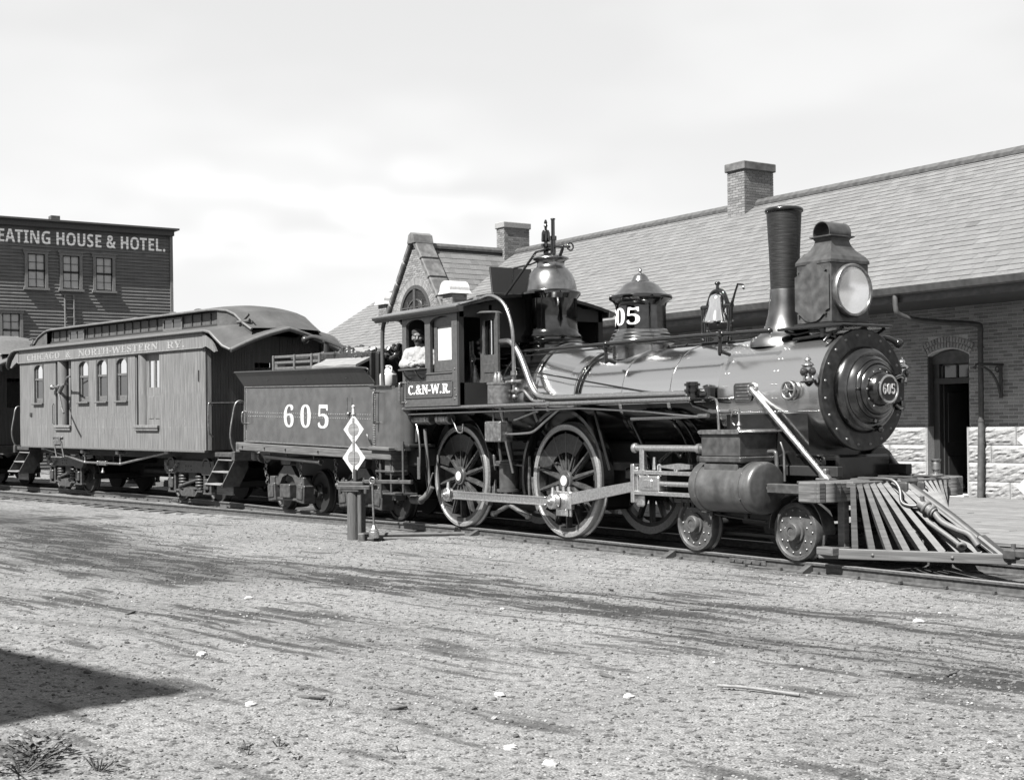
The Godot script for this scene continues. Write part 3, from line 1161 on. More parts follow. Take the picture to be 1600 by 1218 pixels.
	for i in 44:
		var a := PI * (i + 0.5) / 44.0
		var l := 0.13 + 0.1 * rn.randf()
		gb.col = Color(l, l, l)
		gb.at(Transform3D(Basis(V(0, 0, 1), a - PI * 0.5), V(gx, 5.1, gz - 0.008)))
		gb.box(V(0, 1.09, 0), V(0.064, 0.22, 0.02))
	gb.at(Transform3D())
	stuff(obj("gable_bricks", gb, "brick", gw))
	# arched window: flush dark panes stand in for a shaded recess; frame, mullion, railing
	var aw := mb()
	aw.arc(V(gx, 5.1, gz + 0.0), V(0, 0, 1), Vector3.RIGHT, 0.86, 0.975, 0.06, 0.0, PI, 28)
	aw.arc(V(gx, 5.1, gz + 0.004), V(0, 0, 1), Vector3.RIGHT, 0.50, 0.545, 0.04, 0.0, PI, 20)
	aw.box(V(gx, 5.52, gz + 0.02), V(0.13, 0.84, 0.06))
	for sg in [-1, 1]:
		aw.box(V(gx + sg * 0.46, 5.34, gz + 0.01), V(0.04, 0.5, 0.04))
		aw.box(V(gx + sg * 0.46, 5.38, gz + 0.012), V(0.74, 0.04, 0.035))
	var af := obj("arched_window", aw, "trim_dark", gw)
	for sg in [-1, 1]:
		var pl := []
		for k in 11:
			var a := PI * 0.5 * k / 10.0
			pl.append(P(sg * 0.86 * cos(a), 0.86 * sin(a)))
		pl.append(P(0, 0))
		var pn := mb()
		pn.prism(pl, V(gx + sg * 0.01, 5.1, gz - 0.012), Vector3.RIGHT, Vector3.UP, V(0, 0, 0.006))
		obj("pane", pn, "dark_glass", af)
	var lp := mb()
	for q in [[0.30, 0.26, 0.26, 0.44], [-0.28, 0.20, 0.24, 0.30], [0.64, 0.22, 0.2, 0.34]]: lp.box(V(gx + q[0], 5.1 + q[1], gz - 0.002), V(q[2], q[3], 0.006))
	obj("pane", lp, "sky_glass", af)
	var ral := mb()
	for q in [[V(gx + 0.5, 5.35, gz + 0.2), V(0.9, 0.02, 0.02)], [V(gx + 0.94, 5.15, gz + 0.2), V(0.02, 0.42, 0.02)], [V(gx + 0.4, 5.15, gz + 0.2), V(0.02, 0.42, 0.02)], [V(gx + 0.94, 4.95, gz + 0.1), V(0.02, 0.02, 0.22)], [V(gx + 0.4, 4.95, gz + 0.1), V(0.02, 0.02, 0.22)]]:
		ral.box(q[0], q[1])
	obj("window_guard", ral, "trim_dark", gw)
	# coping slabs on both slopes, and the apex stone
	for s in [-1.0, 1.0]:
		var foot := V(gx + s * (hw + 0.02), 4.95, gz - 0.22)
		var peak := V(gx + s * 0.05, 7.50, gz - 0.22)
		var d := (peak - foot)
		var L := d.length() * 0.98
		for k in 4:
			var a0 := L * k / 4.0
			var bb := mb()
			bb.box(V(0, 0, 0), V(L / 4.0 - 0.01, 0.16 , 0.66), 0.03)
			var o := obj("coping_stone", bb, "coping", gw)
			var ex := d.normalized()
			var ez := V(0, 0, 1)
			var ey := ez.cross(ex)
			o.transform = Transform3D(Basis(ex, ey, ez), foot + ex * (a0 + L / 8.0) + ey * (0.02 + 0.0 * s))
			o.transform.origin += Vector3.UP * (0.012 * k)
	var ax := mb()
	ax.prism([P(-0.24, -0.12), P(0.24, -0.12), P(0.16, 0.14), P(0, 0.22), P(-0.16, 0.14)], V(gx, 7.52, gz - 0.56), Vector3.RIGHT, Vector3.UP, V(0, 0, 0.7))
	obj("apex_stone", ax, "coping", gw)
	for s in [-1.0, 1.0]:
		var px: float = gx + s * (hw + 0.12)
		var pier := brick_box(t, "gable_pier", px - 0.28, px + 0.28, 0.0, 5.62, gz + 0.06, gz - 0.46)
		var cp := mb()
		var pr := []
		for i in 11:
			var a := PI * i / 10.0
			pr.append(P(0.30 * cos(a), 0.10 + 0.30 * sin(a)))
		pr.append(P(-0.40, 0.0)); pr.append(P(0.40, 0.0))
		cp.prism(pr, V(px, 5.62, gz - 0.56), Vector3.RIGHT, Vector3.UP, V(0, 0, 0.72))
		obj("pier_cap", cp, "white_stone", pier)
	# roof of the wing: its right and left slopes
	for s in [-1.0, 1.0]:
		var e0 := V(gx + s * 2.45, 4.15, gz - 0.45)
		var r0 := V(gx, 7.33, gz - 0.45)
		var Sv := (r0 - e0).normalized()
		if s > 0: slate_plane(roof, e0, V(0, 0, -1), Sv, 5.2, r0.distance_to(e0), 67)
		else: slate_plane(roof, e0 + V(0, 0, -5.2), V(0, 0, 1), Sv, 5.2, r0.distance_to(e0), 68)
	var wr2 := mb()
	wr2.prism([P(-0.16, -0.10), P(0, 0.03), P(0.16, -0.10), P(0.16, -0.02), P(0.05, 0.08), P(-0.05, 0.08), P(-0.16, -0.02)], V(gx, 7.37, gz - 0.45), Vector3.RIGHT, Vector3.UP, V(0, 0, -4.2))
	obj("ridge_cap", wr2, "gutter", roof)
	var ch2 := brick_box(t, "chimney", -27.95, -27.5, 6.6, 8.1, -12.75, -13.75)
	var c2 := mb()
	c2.box(V(-27.725, 8.2, -13.25), V(0.55, 0.2, 1.1), 0.02)
	obj("chimney_cap", c2, "stone_smooth", ch2)

# ---------------------------------------------------------------- hotel
func build_hotel() -> void:
	var hx := -52.0
	var t := thing("wooden_hotel", "dark clapboard eating house and hotel with painted sign beyond the mail car", "hotel")
	var z0 := -10.37
	var z1 := 6.0
	var top := 10.9
	var b := mb()
	b.box(V(hx - 7.0, top * 0.5 - 0.1, (z0 + z1) * 0.5), V(13.9, top, z1 - z0 - 0.1))
	var wall := obj("wall", b, "siding", t)
	var wins := []
	for zc in [-4.16, -5.68, -7.17]: wins.append([zc, 7.95, 9.45, 0.40])
	for zc in [-3.05, -0.6, 2.0]: wins.append([zc, 5.3, 6.78, 0.40])
	for zc in [-1.1, 0.4, 1.9]: wins.append([zc, 7.95, 9.45, 0.40])
	# clapboards, row by row, stopped at the window casings
	var y := -0.15
	var n := 0
	while y < top - 0.32:
		var segs := [[z0 + 0.1, z1]]
		for w in wins:
			if y + 0.15 > w[1] - 0.12 and y < w[2] + 0.12:
				var nx := []
				for s in segs:
					var a: float = w[0] - w[3] - 0.1
					var e: float = w[0] + w[3] + 0.1
					if s[1] <= a or s[0] >= e: nx.append(s)
					else:
						if s[0] < a: nx.append([s[0], a])
						if s[1] > e: nx.append([e, s[1]])
				segs = nx
		for s in segs:
			var bb := mb()
			bb.prism([P(0.0, 0.0), P(0.052, 0.002), P(0.010, 0.152), P(0.0, 0.152)], V(hx - 0.055, y, s[0]), Vector3.RIGHT, Vector3.UP, V(0, 0, s[1] - s[0]))
			obj("clapboard", bb, "siding", wall)
		y += 0.15
		n += 1
	var tr := mb()
	tr.box(V(hx - 0.02, top * 0.5 - 0.1, z0 + 0.04), V(0.12, top, 0.14))
	obj("corner_board", tr, "siding_trim", t)
	var co := mb()
	co.box(V(hx - 6.9, top - 0.14, (z0 + z1) * 0.5), V(14.2, 0.26, z1 - z0 + 0.1))
	co.box(V(hx - 6.85, top + 0.02, (z0 + z1) * 0.5 - 0.06), V(14.5, 0.08, z1 - z0 + 0.35))
	obj("cornice", co, "trim_dark", t)
	for w in wins:
		var f := mb()
		var h: float = w[2] - w[1]
		var yc: float = (w[1] + w[2]) * 0.5
		for s in [-1.0, 1.0]: f.box(V(hx + 0.0, yc, w[0] + s * (w[3] + 0.04)), V(0.1, h + 0.2, 0.13))
		f.box(V(hx, w[2] + 0.06, w[0]), V(0.12, 0.14, w[3] * 2 + 0.3))
		f.box(V(hx + 0.03, w[2] + 0.15, w[0]), V(0.16, 0.05, w[3] * 2 + 0.4))
		f.box(V(hx + 0.03, w[1] - 0.06, w[0]), V(0.17, 0.1, w[3] * 2 + 0.32))
		var win := obj("window", f, "siding_trim", t)
		var sa := mb()
		for k in 2:
			var sy: float = w[1] + h * (0.25 + 0.5 * k)
			var sx := hx - 0.03 + 0.015 * k
			for s in [-1.0, 0.0, 1.0]: sa.box(V(sx, sy, w[0] + s * (w[3] - 0.05)), V(0.035, h * 0.5, 0.05 if s != 0.0 else 0.03))
			sa.box(V(sx, sy - h * 0.25 + 0.025, w[0]), V(0.035, 0.05, w[3] * 2))
			sa.box(V(sx, sy + h * 0.25 - 0.02, w[0]), V(0.035, 0.045, w[3] * 2))
			sa.box(V(sx, sy, w[0]), V(0.02, 0.016, w[3] * 2))
		obj("sash", sa, "cab_dark", win)
		for k in 4:
			var pg := mb()
			pg.box(V(hx - 0.04, w[1] + h * (0.25 + 0.5 * (k / 2)), w[0] + (0.2 if k % 2 else -0.2)), V(0.008, h * 0.48, 0.37))
			obj("pane", pg, "shade", win)
	var sg := mb()
	var bs := Basis(V(0, 0, -1), Vector3.UP, V(1, 0, 0))
	text_in(sg, "EATING HOUSE & HOTEL.", false, 7.5, 0.60, 0.012, Transform3D(bs, V(hx - 0.014, 10.18, -6.3)))
	obj("painted_sign", sg, "sign_paint", t)
	var ch := mb()
	ch.box(V(hx - 1.2, 11.1, -5.3), V(0.45, 0.5, 0.4))
	obj("chimney", ch, "gutter", t)
	var la := thing("ladder", "narrow wooden ladder leaning on the dark hotel wall below the windows", "ladder", V(hx + 0.25, 0, -5.58), V(0, 0, 0.03))
	var lb := mb()
	for s in [-1.0, 1.0]: lb.box(V(0, 3.75, s * 0.2), V(0.07, 7.9, 0.05))
	obj("side_rail", lb, "stick_wood", la)
	var rg := mb()
	rg.box(V(0, 0, 0), V(0.04, 0.04, 0.36))
	var rgm := rg.done()
	for k in 20: obj("rung", rgm, "stick_wood", la).position = V(0, 0.15 + k * 0.385, 0)

# ---------------------------------------------------------------- the warehouse whose shadow lies in the near left corner
func build_shed() -> void:
	var t := thing("wooden_warehouse", "tall wooden warehouse out of view at the left casting the near shadow", "warehouse", V(3.42, -0.17, 19.95), V(0, deg_to_rad(13.0), 0))
	var b := mb()
	b.box(V(-8, 7.4, 4.5), V(16, 14.8, 9))
	var w := obj("wall", b, "siding", t)
	for k in 36:
		var c := mb()
		c.prism([P(0.0, 0.0), P(0.052, 0.002), P(0.010, 0.4), P(0.0, 0.4)], V(-16, 0.1 + k * 0.4, 0), V(0, 0, -1), Vector3.UP, V(16, 0, 0))
		obj("clapboard", c, "siding", w)
	for k in 6:
		var f := mb()
		f.box(V(-1.6 - k * 2.6, 11.6, -0.03), V(1.1, 2.0, 0.12), 0.02)
		var wi := obj("window", f, "siding_trim", t)
		var g := mb()
		g.box(V(-1.6 - k * 2.6, 11.6, -0.092), V(0.85, 1.7, 0.02))
		obj("pane", g, "dark_glass", wi)

# ---------------------------------------------------------------- wheels
func spoked_wheel(parent: Node3D, called: String, pos: Vector3, R: float, spokes: int, cw: bool, far: bool) -> void:
	# outer face looks along +z
	var h := mb()
	var w := 0.13
	h.arc(V(0, 0, -0.065), V(0, 0, 1), Vector3.RIGHT, R - 0.135, R - 0.075, 0.11, 0, TAU, 40)
	h.lathe([P(0, -0.16), P(0.15, -0.16), P(0.15, 0.0), P(0.135, 0.02), P(0.1, 0.02), P(0.1, 0.035), P(0, 0.035)], V(0, 0, 0), V(0, 0, 1), 28)
	var o := obj(called, h, "wheel_centre", parent)
	o.position = pos
	if far: o.rotation.y = PI
	var t := mb()
	t.lathe([P(R - 0.078, -0.13), P(R + 0.028, -0.135), P(R + 0.03, -0.11), P(R + 0.004, -0.09), P(R, -0.01), P(R - 0.008, 0.0), P(R - 0.05, 0.002), P(R - 0.056, -0.006), P(R - 0.078, -0.008), P(R - 0.078, -0.13)], V(0, 0, 0), V(0, 0, 1), 64)
	obj("tyre", t, "tyre_steel", o)
	var ax := mb()
	ax.cyl(V(0, 0, 0.02), V(0, 0, 0.042), 0.075, -1, 20, 0.006)
	obj("axle_end", ax, "shade", o)
	var sp := mb()
	sp.prism([P(0.12, -0.045), P(R - 0.125, -0.026), P(R - 0.09, -0.05), P(R - 0.09, 0.05), P(R - 0.125, 0.026), P(0.12, 0.045)], V(0, 0, -0.09), Vector3.RIGHT, Vector3.UP, V(0, 0, 0.055))
	sp.prism([P(0.12, -0.016), P(R - 0.11, -0.010), P(R - 0.11, 0.010), P(0.12, 0.016)], V(0, 0, -0.04), Vector3.RIGHT, Vector3.UP, V(0, 0, 0.032))
	var spm := sp.done()
	for i in spokes:
		var s := obj("spoke", spm, "wheel_centre", o)
		s.rotation.z = TAU * (i + 0.5) / spokes
	if cw:
		var c := mb()
		var pl := []
		for i in 15:
			var a := deg_to_rad(lerpf(52, 164, i / 14.0))
			pl.append(P(cos(a), sin(a)) * (R - 0.09))
		for i in 9:
			var a := deg_to_rad(lerpf(158, 58, i / 8.0))
			pl.append(P(cos(a), sin(a)) * (R * 0.50))
		c.prism(pl, V(0, 0, -0.06), Vector3.RIGHT, Vector3.UP, V(0, 0, 0.05))
		obj("counterweight", c, "counterweight", o)

func disc_wheel(parent: Node3D, called: String, pos: Vector3, R: float, far: bool, bolts: bool, m := "wheel_iron") -> void:
	var h := mb()
	h.lathe([P(0, -0.14), P(R + 0.026, -0.14), P(R + 0.028, -0.115), P(R + 0.004, -0.095), P(R, -0.012), P(R - 0.01, 0.0), P(R - 0.045, 0.0), P(R - 0.052, -0.008), P(R - 0.06, -0.03), P(R * 0.42, -0.014), P(R * 0.40, 0.012), P(R * 0.33, 0.018), P(R * 0.31, 0.06), P(R * 0.28, 0.072), P(R * 0.16, 0.072), P(R * 0.15, 0.062), P(R * 0.05, 0.062), P(0, 0.068)], V(0, 0, 0), V(0, 0, 1), 44)
	var o := obj(called, h, m, parent)
	o.position = pos
	if far: o.rotation.y = PI
	if bolts:
		for i in 14: rivet_part(o, V(0, 0, 1), V(cos(TAU * i / 14.0) * R * 0.74, sin(TAU * i / 14.0) * R * 0.74, -0.024), 0.014)
		for i in 7: rivet_part(o, V(0, 0, 1), V(cos(TAU * (i + 0.3) / 7.0) * R * 0.52, sin(TAU * (i + 0.3) / 7.0) * R * 0.52, -0.018), 0.014)

var RIV: ArrayMesh
func rivet_part(o: Node3D, d: Vector3, p: Vector3, r: float) -> void:
	if RIV == null:
		var b := mb()
		b.rivet(Vector3.ZERO, V(0, 0, 1), 1.0, 8)
		RIV = b.done()
	var q := obj("bolt", RIV, "steel_dull", o)
	q.position = p
	q.scale = Vector3.ONE * r

# ---------------------------------------------------------------- locomotive
func build_locomotive() -> void:
	var L := thing("locomotive", "black steam locomotive with wooden pilot and tall straight stack heading the train", "locomotive")
	loco_boiler(L)
	loco_top(L)
	loco_headlight(L)
	loco_front(L)
	loco_cab(L)
	loco_running(L)
	loco_under(L)
	loco_cylinders(L)
	loco_pilot(L)

func loco_boiler(L: Node3D) -> void:
	var X := Vector3.RIGHT
	var ay := 1.947
	# barrel in planished sheet iron, with the raised wagon top behind
	var b := mb()
	b.lathe([P(0.655, -6.0), P(0.655, -2.55)], V(0, ay, 0), X, 44, -1.72, 1.72, Vector3.UP)
	var barrel := obj("boiler_barrel", b, "jacket", L)
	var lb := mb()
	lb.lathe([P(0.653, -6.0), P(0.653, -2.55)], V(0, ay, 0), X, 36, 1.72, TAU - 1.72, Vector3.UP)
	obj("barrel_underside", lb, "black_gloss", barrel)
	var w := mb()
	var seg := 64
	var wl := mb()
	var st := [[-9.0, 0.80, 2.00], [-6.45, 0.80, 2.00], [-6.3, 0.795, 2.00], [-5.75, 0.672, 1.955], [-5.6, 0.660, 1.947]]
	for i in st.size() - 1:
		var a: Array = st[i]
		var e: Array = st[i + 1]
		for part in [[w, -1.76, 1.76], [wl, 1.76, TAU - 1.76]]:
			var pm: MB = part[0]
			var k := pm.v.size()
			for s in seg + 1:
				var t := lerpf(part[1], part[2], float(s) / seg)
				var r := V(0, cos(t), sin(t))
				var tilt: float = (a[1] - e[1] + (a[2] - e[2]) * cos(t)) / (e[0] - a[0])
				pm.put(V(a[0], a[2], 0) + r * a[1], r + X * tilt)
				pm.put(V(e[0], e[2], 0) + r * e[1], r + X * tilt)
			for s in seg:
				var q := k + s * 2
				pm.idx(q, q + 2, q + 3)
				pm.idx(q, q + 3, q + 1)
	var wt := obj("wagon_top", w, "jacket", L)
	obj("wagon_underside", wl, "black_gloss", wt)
	for q in [[-5.55, 0.662, ay], [-4.55, 0.657, ay], [-3.55, 0.657, ay], [-2.62, 0.662, ay], [-6.42, 0.802, 2.0], [-7.3, 0.802, 2.0]]:
		var bb := mb()
		bb.lathe([P(q[1], -0.032), P(q[1] + 0.006, -0.03), P(q[1] + 0.006, 0.03), P(q[1], 0.032)], V(q[0], q[2], 0), X, 64)
		obj("boiler_band", bb, "jacket" if q[0] > -5 else "pipe", L)
	# smokebox
	var s := mb()
	s.lathe([P(0.67, -2.6), P(0.672, -2.58), P(0.672, -0.9)], V(0, ay, 0), X, 64)
	var sm := obj("smokebox", s, "smokebox_paint", L)
	var rv := mb()
	for x in [-2.50, -2.44, -1.66, -1.60]:
		for i in 26:
			var t := TAU * i / 26.0
			rv.rivet(V(x, ay + 0.672 * cos(t), 0.672 * sin(t)), V(0, cos(t), sin(t)), 0.011)
	for i in 40: rv.rivet(V(-2.45 + i * 0.038, ay - 0.24, 0.628), V(0, -0.35, 0.93), 0.009)
	stuff(obj("rivets", rv, "smokebox_paint", sm))
	var sad := mb()
	sad.prism([P(-0.62, 1.72), P(0.62, 1.72), P(0.60, 1.25), P(0.5, 0.7), P(-0.5, 0.7), P(-0.60, 1.25)], V(-2.5, 0, 0), V(0, 0, 1), Vector3.UP, V(1.35, 0, 0))
	obj("saddle", sad, "black_gloss", L)
	# builder's plate
	var bp := mb()
	bp.at(Transform3D(Basis(V(1, 0, 0), 0.0), V(-2.14, 1.95, 0.677)))
	bp.prism([P(-0.155, -0.08), P(-0.125, -0.11), P(0.125, -0.11), P(0.155, -0.08), P(0.155, 0.08), P(0.125, 0.11), P(-0.125, 0.11), P(-0.155, 0.08)], Vector3.ZERO, Vector3.RIGHT, Vector3.UP, V(0, 0, 0.012))
	var plate := obj("builder_plate", bp, "plate_black", L)
	var bl := mb()
	for k in 5: bl.box(V(-2.14, 2.03 - k * 0.04, 0.690), V(0.24 - 0.05 * (k % 2), 0.012, 0.004))
	bl.box(V(-2.14, 2.052, 0.690), V(0.27, 0.004, 0.004)); bl.box(V(-2.14, 1.848, 0.690), V(0.27, 0.004, 0.004))
	obj("raised_lines", bl, "steel_dull", plate)
	# hand wheel on the smokebox side
	var hw := mb()
	hw.torus(V(-1.33, 1.95, 0.74), V(0, 0, 1), 0.10, 0.016, 28, 8)
	for i in 6: hw.cyl(V(-1.33, 1.95, 0.74), V(-1.33 + 0.1 * cos(TAU * i / 6), 1.95 + 0.1 * sin(TAU * i / 6), 0.74), 0.010, -1, 6)
	hw.cyl(V(-1.33, 1.95, 0.66), V(-1.33, 1.95, 0.77), 0.026)
	hw.lathe([P(0.10, 0.0), P(0.115, 0.01), P(0.115, 0.03), P(0.0, 0.03)], V(-1.33, 1.95, 0.66), V(0, 0, 1), 24)
	obj("hand_wheel", hw, "steel_dull", L)
	var fl := mb()
	fl.cyl(V(-1.99, 1.985, 0.64), V(-1.99, 1.985, 0.69), 0.085, -1, 20, 0.01)
	for i in 5: fl.rivet(V(-1.99 + 0.062 * cos(TAU * i / 5), 1.985 + 0.062 * sin(TAU * i / 5), 0.69), V(0, 0, 1), 0.014)
	obj("brace_boss", fl, "steel_dull", L)
	# check valve where the feed pipe enters
	var cv := mb()
	cv.cyl(V(-2.92, 1.86, 0.80), V(-2.92, 2.10, 0.80), 0.085, 0.075, 16)
	for y in [1.90, 1.98, 2.05]: cv.cyl(V(-2.92, y, 0.80), V(-2.92, y + 0.03, 0.80), 0.10, -1, 16)
	cv.cyl(V(-2.92, 1.95, 0.62), V(-2.92, 1.95, 0.80), 0.07)
	cv.cyl(V(-2.78, 1.94, 0.76), V(-2.66, 1.94, 0.76), 0.05)
	cv.box(V(-2.66, 1.94, 0.74), V(0.1, 0.2, 0.12), 0.02)
	obj("check_valve", cv, "black_gloss", L)
	# firebox under the wagon top
	var fb := mb()
	fb.box(V(-7.6, 1.05, 0), V(2.2, 1.5, 0.95), 0.05)
	obj("firebox", fb, "black_dull", L)
	var bh := mb()
	bh.lathe([P(0.0, 0.0), P(0.78, 0.0), P(0.80, 0.03)], V(-9.0, 2.0, 0), X, 40)
	obj("backhead", bh, "black_dull", L)
	# curved pipes below the barrel
	for k in 3:
		var x := -3.35 + k * 0.17
		var t := mb()
		t.tube(smooth([V(x - 0.7, 1.76, 0.66), V(x - 0.35, 1.72, 0.68), V(x - 0.1, 1.58, 0.62), V(x + 0.1, 1.3, 0.60), V(x + 0.16, 0.98, 0.62)], 6), 0.022, 8)
		obj("drain_pipe", t, "black_gloss", L)

func loco_top(L: Node3D) -> void:
	var Y := Vector3.UP
	# smokestack: straight, slightly flared, on a saddle base
	var b := mb()
	b.lathe([P(0.168, 2.98), P(0.172, 3.15), P(0.19, 3.7), P(0.213, 4.15), P(0.214, 4.16)], V(-2.1, 0, 0), Y, 40)
	b.lathe([P(0.12, 4.17), P(0.12, 3.0)], V(-2.1, 0, 0), Y, 24)
	var st := obj("smokestack", b, "stack_soot", L)
	var rim := mb()
	rim.torus(V(-2.1, 4.18, 0), Y, 0.205, 0.032, 40, 10)
	obj("stack_rim", rim, "black_gloss", st)
	var base := mb()
	base.lathe([P(0.44, 2.50), P(0.42, 2.60), P(0.34, 2.64), P(0.285, 2.69), P(0.24, 2.78), P(0.205, 2.92), P(0.186, 3.08), P(0.184, 3.20), P(0.182, 3.21)], V(-2.1, 0, 0), Y, 40, 0, TAU, Vector3.ZERO, 60)
	obj("stack_base", base, "stack_base", st)
	var bo := mb()
	for i in 10: bo.rivet(V(-2.1 + 0.39 * cos(TAU * i / 10), 2.615, 0.39 * sin(TAU * i / 10)), Y, 0.022)
	stuff(obj("bolts", bo, "steel_dull", st))
	# bell
	var bell := mb()
	bell.lathe([P(0.192, 2.90), P(0.198, 2.905), P(0.182, 2.95), P(0.15, 3.02), P(0.124, 3.10), P(0.11, 3.20), P(0.09, 3.24), P(0.04, 3.27), P(0, 3.275)], V(-3.31, 0, 0), Y, 36, 0, TAU, Vector3.ZERO, 60)
	bell.lathe([P(0.0, 3.2), P(0.085, 3.18), P(0.182, 2.905), P(0.192, 2.90)], V(-3.31, 0, 0), V(0, 1, 0), 30)
	var be := obj("bell", bell, "bell_metal", L)
	var cl := mb()
	cl.cyl(V(-3.31, 3.15, 0), V(-3.31, 2.88, 0), 0.012)
	cl.sph(V(-3.31, 2.88, 0), 0.03)
	obj("clapper", cl, "black_gloss", be)
	var yo := mb()
	for s in [-1.0, 1.0]:
		yo.tube(smooth([V(-3.31, 3.31, 0), V(-3.31 + s * 0.10, 3.28, 0), V(-3.31 + s * 0.165, 3.17, 0), V(-3.31 + s * 0.2, 3.08, 0)], 5), 0.03, 8)
		yo.tube(smooth([V(-3.31 + s * 0.2, 3.10, 0), V(-3.31 + s * 0.2, 3.0, 0), V(-3.31 + s * 0.235, 2.9, 0), V(-3.31 + s * 0.215, 2.8, 0), V(-3.31 + s * 0.12, 2.73, 0), V(-3.31, 2.71, 0)], 5), 0.028, 8)
		yo.cyl(V(-3.31 + s * 0.15, 3.10, 0), V(-3.31 + s * 0.27, 3.10, 0), 0.035, -1, 12)
	for s in [-1.0, 1.0]:
		yo.cyl(V(-3.31 + s * 0.25, 3.12, 0), V(-3.31 + s * 0.2, 2.60, 0), 0.028, 0.04, 10)
	yo.cyl(V(-3.31, 3.26, 0), V(-3.31, 3.38, 0), 0.026, 0.02, 12)
	yo.sph(V(-3.31, 3.40, 0), 0.04, 12, V(1, 0.7, 1))
	yo.cyl(V(-3.31, 2.58, 0), V(-3.31, 2.72, 0), 0.09, 0.05, 14)
	yo.box(V(-3.31, 2.62, 0), V(0.5, 0.05, 0.16), 0.012)
	yo.tube([V(-3.04, 3.10, 0), V(-2.99, 3.24, 0), V(-2.93, 3.36, 0), V(-2.84, 3.34, 0), V(-2.82, 3.28, 0)], 0.014, 6)
	yo.tube([V(-3.06, 3.06, 0.03), V(-2.98, 3.2, 0.03), V(-2.9, 3.36, 0.03)], 0.010, 6)
	yo.cyl(V(-3.60, 2.60, 0), V(-3.60, 3.1, 0), 0.02, -1, 8)
	yo.sph(V(-3.60, 2.72, 0), 0.05)
	yo.sph(V(-3.60, 3.1, 0), 0.035)
	obj("bell_frame", yo, "dome_paint", L)
	# sand dome
	var sd := mb()
	sd.lathe([P(0.36, 2.88), P(0.355, 2.92), P(0.35, 3.24)], V(-4.89, 0, 0), Y, 48)
	var dome := obj("sand_dome", sd, "dome_paint", L)
	var sb := mb()
	sb.lathe([P(0.40, 2.48), P(0.40, 2.67), P(0.47, 2.70), P(0.47, 2.735), P(0.44, 2.755), P(0.44, 2.78), P(0.415, 2.80), P(0.415, 2.83), P(0.385, 2.85), P(0.38, 2.885), P(0.36, 2.90)], V(-4.89, 0, 0), Y, 48)
	obj("dome_base", sb, "dome_top", dome)
	var sr := mb()
	sr.lathe([P(0.352, 3.22), P(0.365, 3.26), P(0.40, 3.30), P(0.438, 3.32), P(0.445, 3.345), P(0.435, 3.37), P(0.40, 3.38)], V(-4.89, 0, 0), Y, 48)
	obj("dome_rim", sr, "dome_paint", dome)
	var sc := mb()
	sc.lathe([P(0.40, 3.375), P(0.36, 3.40), P(0.30, 3.455), P(0.24, 3.525), P(0.17, 3.565), P(0.125, 3.575), P(0.125, 3.59), P(0.115, 3.60), P(0.10, 3.64), P(0.065, 3.675), P(0.02, 3.69), P(0.016, 3.71), P(0.028, 3.725), P(0.02, 3.75), P(0, 3.765)], V(-4.89, 0, 0), Y, 40, 0, TAU, Vector3.ZERO, 50)
	obj("dome_cap", sc, "dome_top", dome)
	# the number is painted round the dome
	var nm := mb()
	var flat := mb()
	text_in(flat, "605", true, 0.66, 0.24, 0.006, Transform3D())
	for i in flat.v.size():
		var p := flat.v[i]
		var a := p.x / 0.356 + PI * 0.5 - 0.07
		var rr := 0.354 + p.z
		# angle grows to the right as seen from the near side
		var ang := PI - a
		nm.v.push_back(V(-4.89 + rr * cos(ang) , 3.07 + p.y, rr * sin(ang)))
		nm.n.push_back(V(cos(ang), 0, sin(ang)))
		nm.c.push_back(Color.WHITE)
	nm.ix = flat.ix
	obj("number", nm, "white_paint", dome)
	# steam dome
	var sx := -7.04
	var m := mb()
	m.lathe([P(0.41, 3.02), P(0.40, 3.06), P(0.395, 3.50), P(0.41, 3.52)], V(sx, 0, 0), Y, 48)
	var steam := obj("steam_dome", m, "dome_paint", L)
	var mbs := mb()
	mbs.lathe([P(0.47, 2.60), P(0.46, 2.79), P(0.56, 2.80), P(0.565, 2.83), P(0.52, 2.86), P(0.47, 2.875), P(0.465, 2.90), P(0.475, 2.93), P(0.455, 2.96), P(0.43, 2.98), P(0.415, 3.03)], V(sx, 0, 0), Y, 48)
	obj("dome_base", mbs, "dome_paint", steam)
	var mr := mb()
	mr.lathe([P(0.40, 3.50), P(0.43, 3.54), P(0.455, 3.57), P(0.455, 3.60), P(0.43, 3.62), P(0.40, 3.63)], V(sx, 0, 0), Y, 48)
	obj("dome_rim", mr, "dome_paint", steam)
	var mt := mb()
	mt.lathe([P(0.40, 3.625), P(0.392, 3.68), P(0.37, 3.78), P(0.33, 3.88), P(0.27, 3.96), P(0.225, 3.99), P(0.21, 4.03), P(0.215, 4.08), P(0.25, 4.10), P(0.28, 4.12), P(0.275, 4.135), P(0.2, 4.16), P(0.10, 4.20), P(0, 4.215)], V(sx, 0, 0), Y, 48, 0, TAU, Vector3.ZERO, 55)
	obj("dome_cap", mt, "dome_top", steam)
	var wh := mb()
	wh.cyl(V(-7.16, 4.18, 0), V(-7.16, 4.34, 0), 0.045, 0.035, 12)
	wh.cyl(V(-7.16, 4.32, 0), V(-7.16, 4.36, 0), 0.075, -1, 14)
	wh.lathe([P(0.068, 4.40), P(0.07, 4.41), P(0.066, 4.53), P(0.05, 4.57), P(0.02, 4.585), P(0.02, 4.62), P(0.032, 4.64), P(0.02, 4.67), P(0.028, 4.69), P(0.015, 4.73), P(0, 4.74)], V(-7.16, 0, 0), Y, 18)
	wh.cyl(V(-7.16, 4.36, 0), V(-7.16, 4.41, 0), 0.03, -1, 8)
	obj("whistle", wh, "dome_paint", L)
	var sv := mb()
	sv.cyl(V(-6.97, 4.15, 0), V(-6.97, 4.42, 0), 0.045, 0.038, 12)
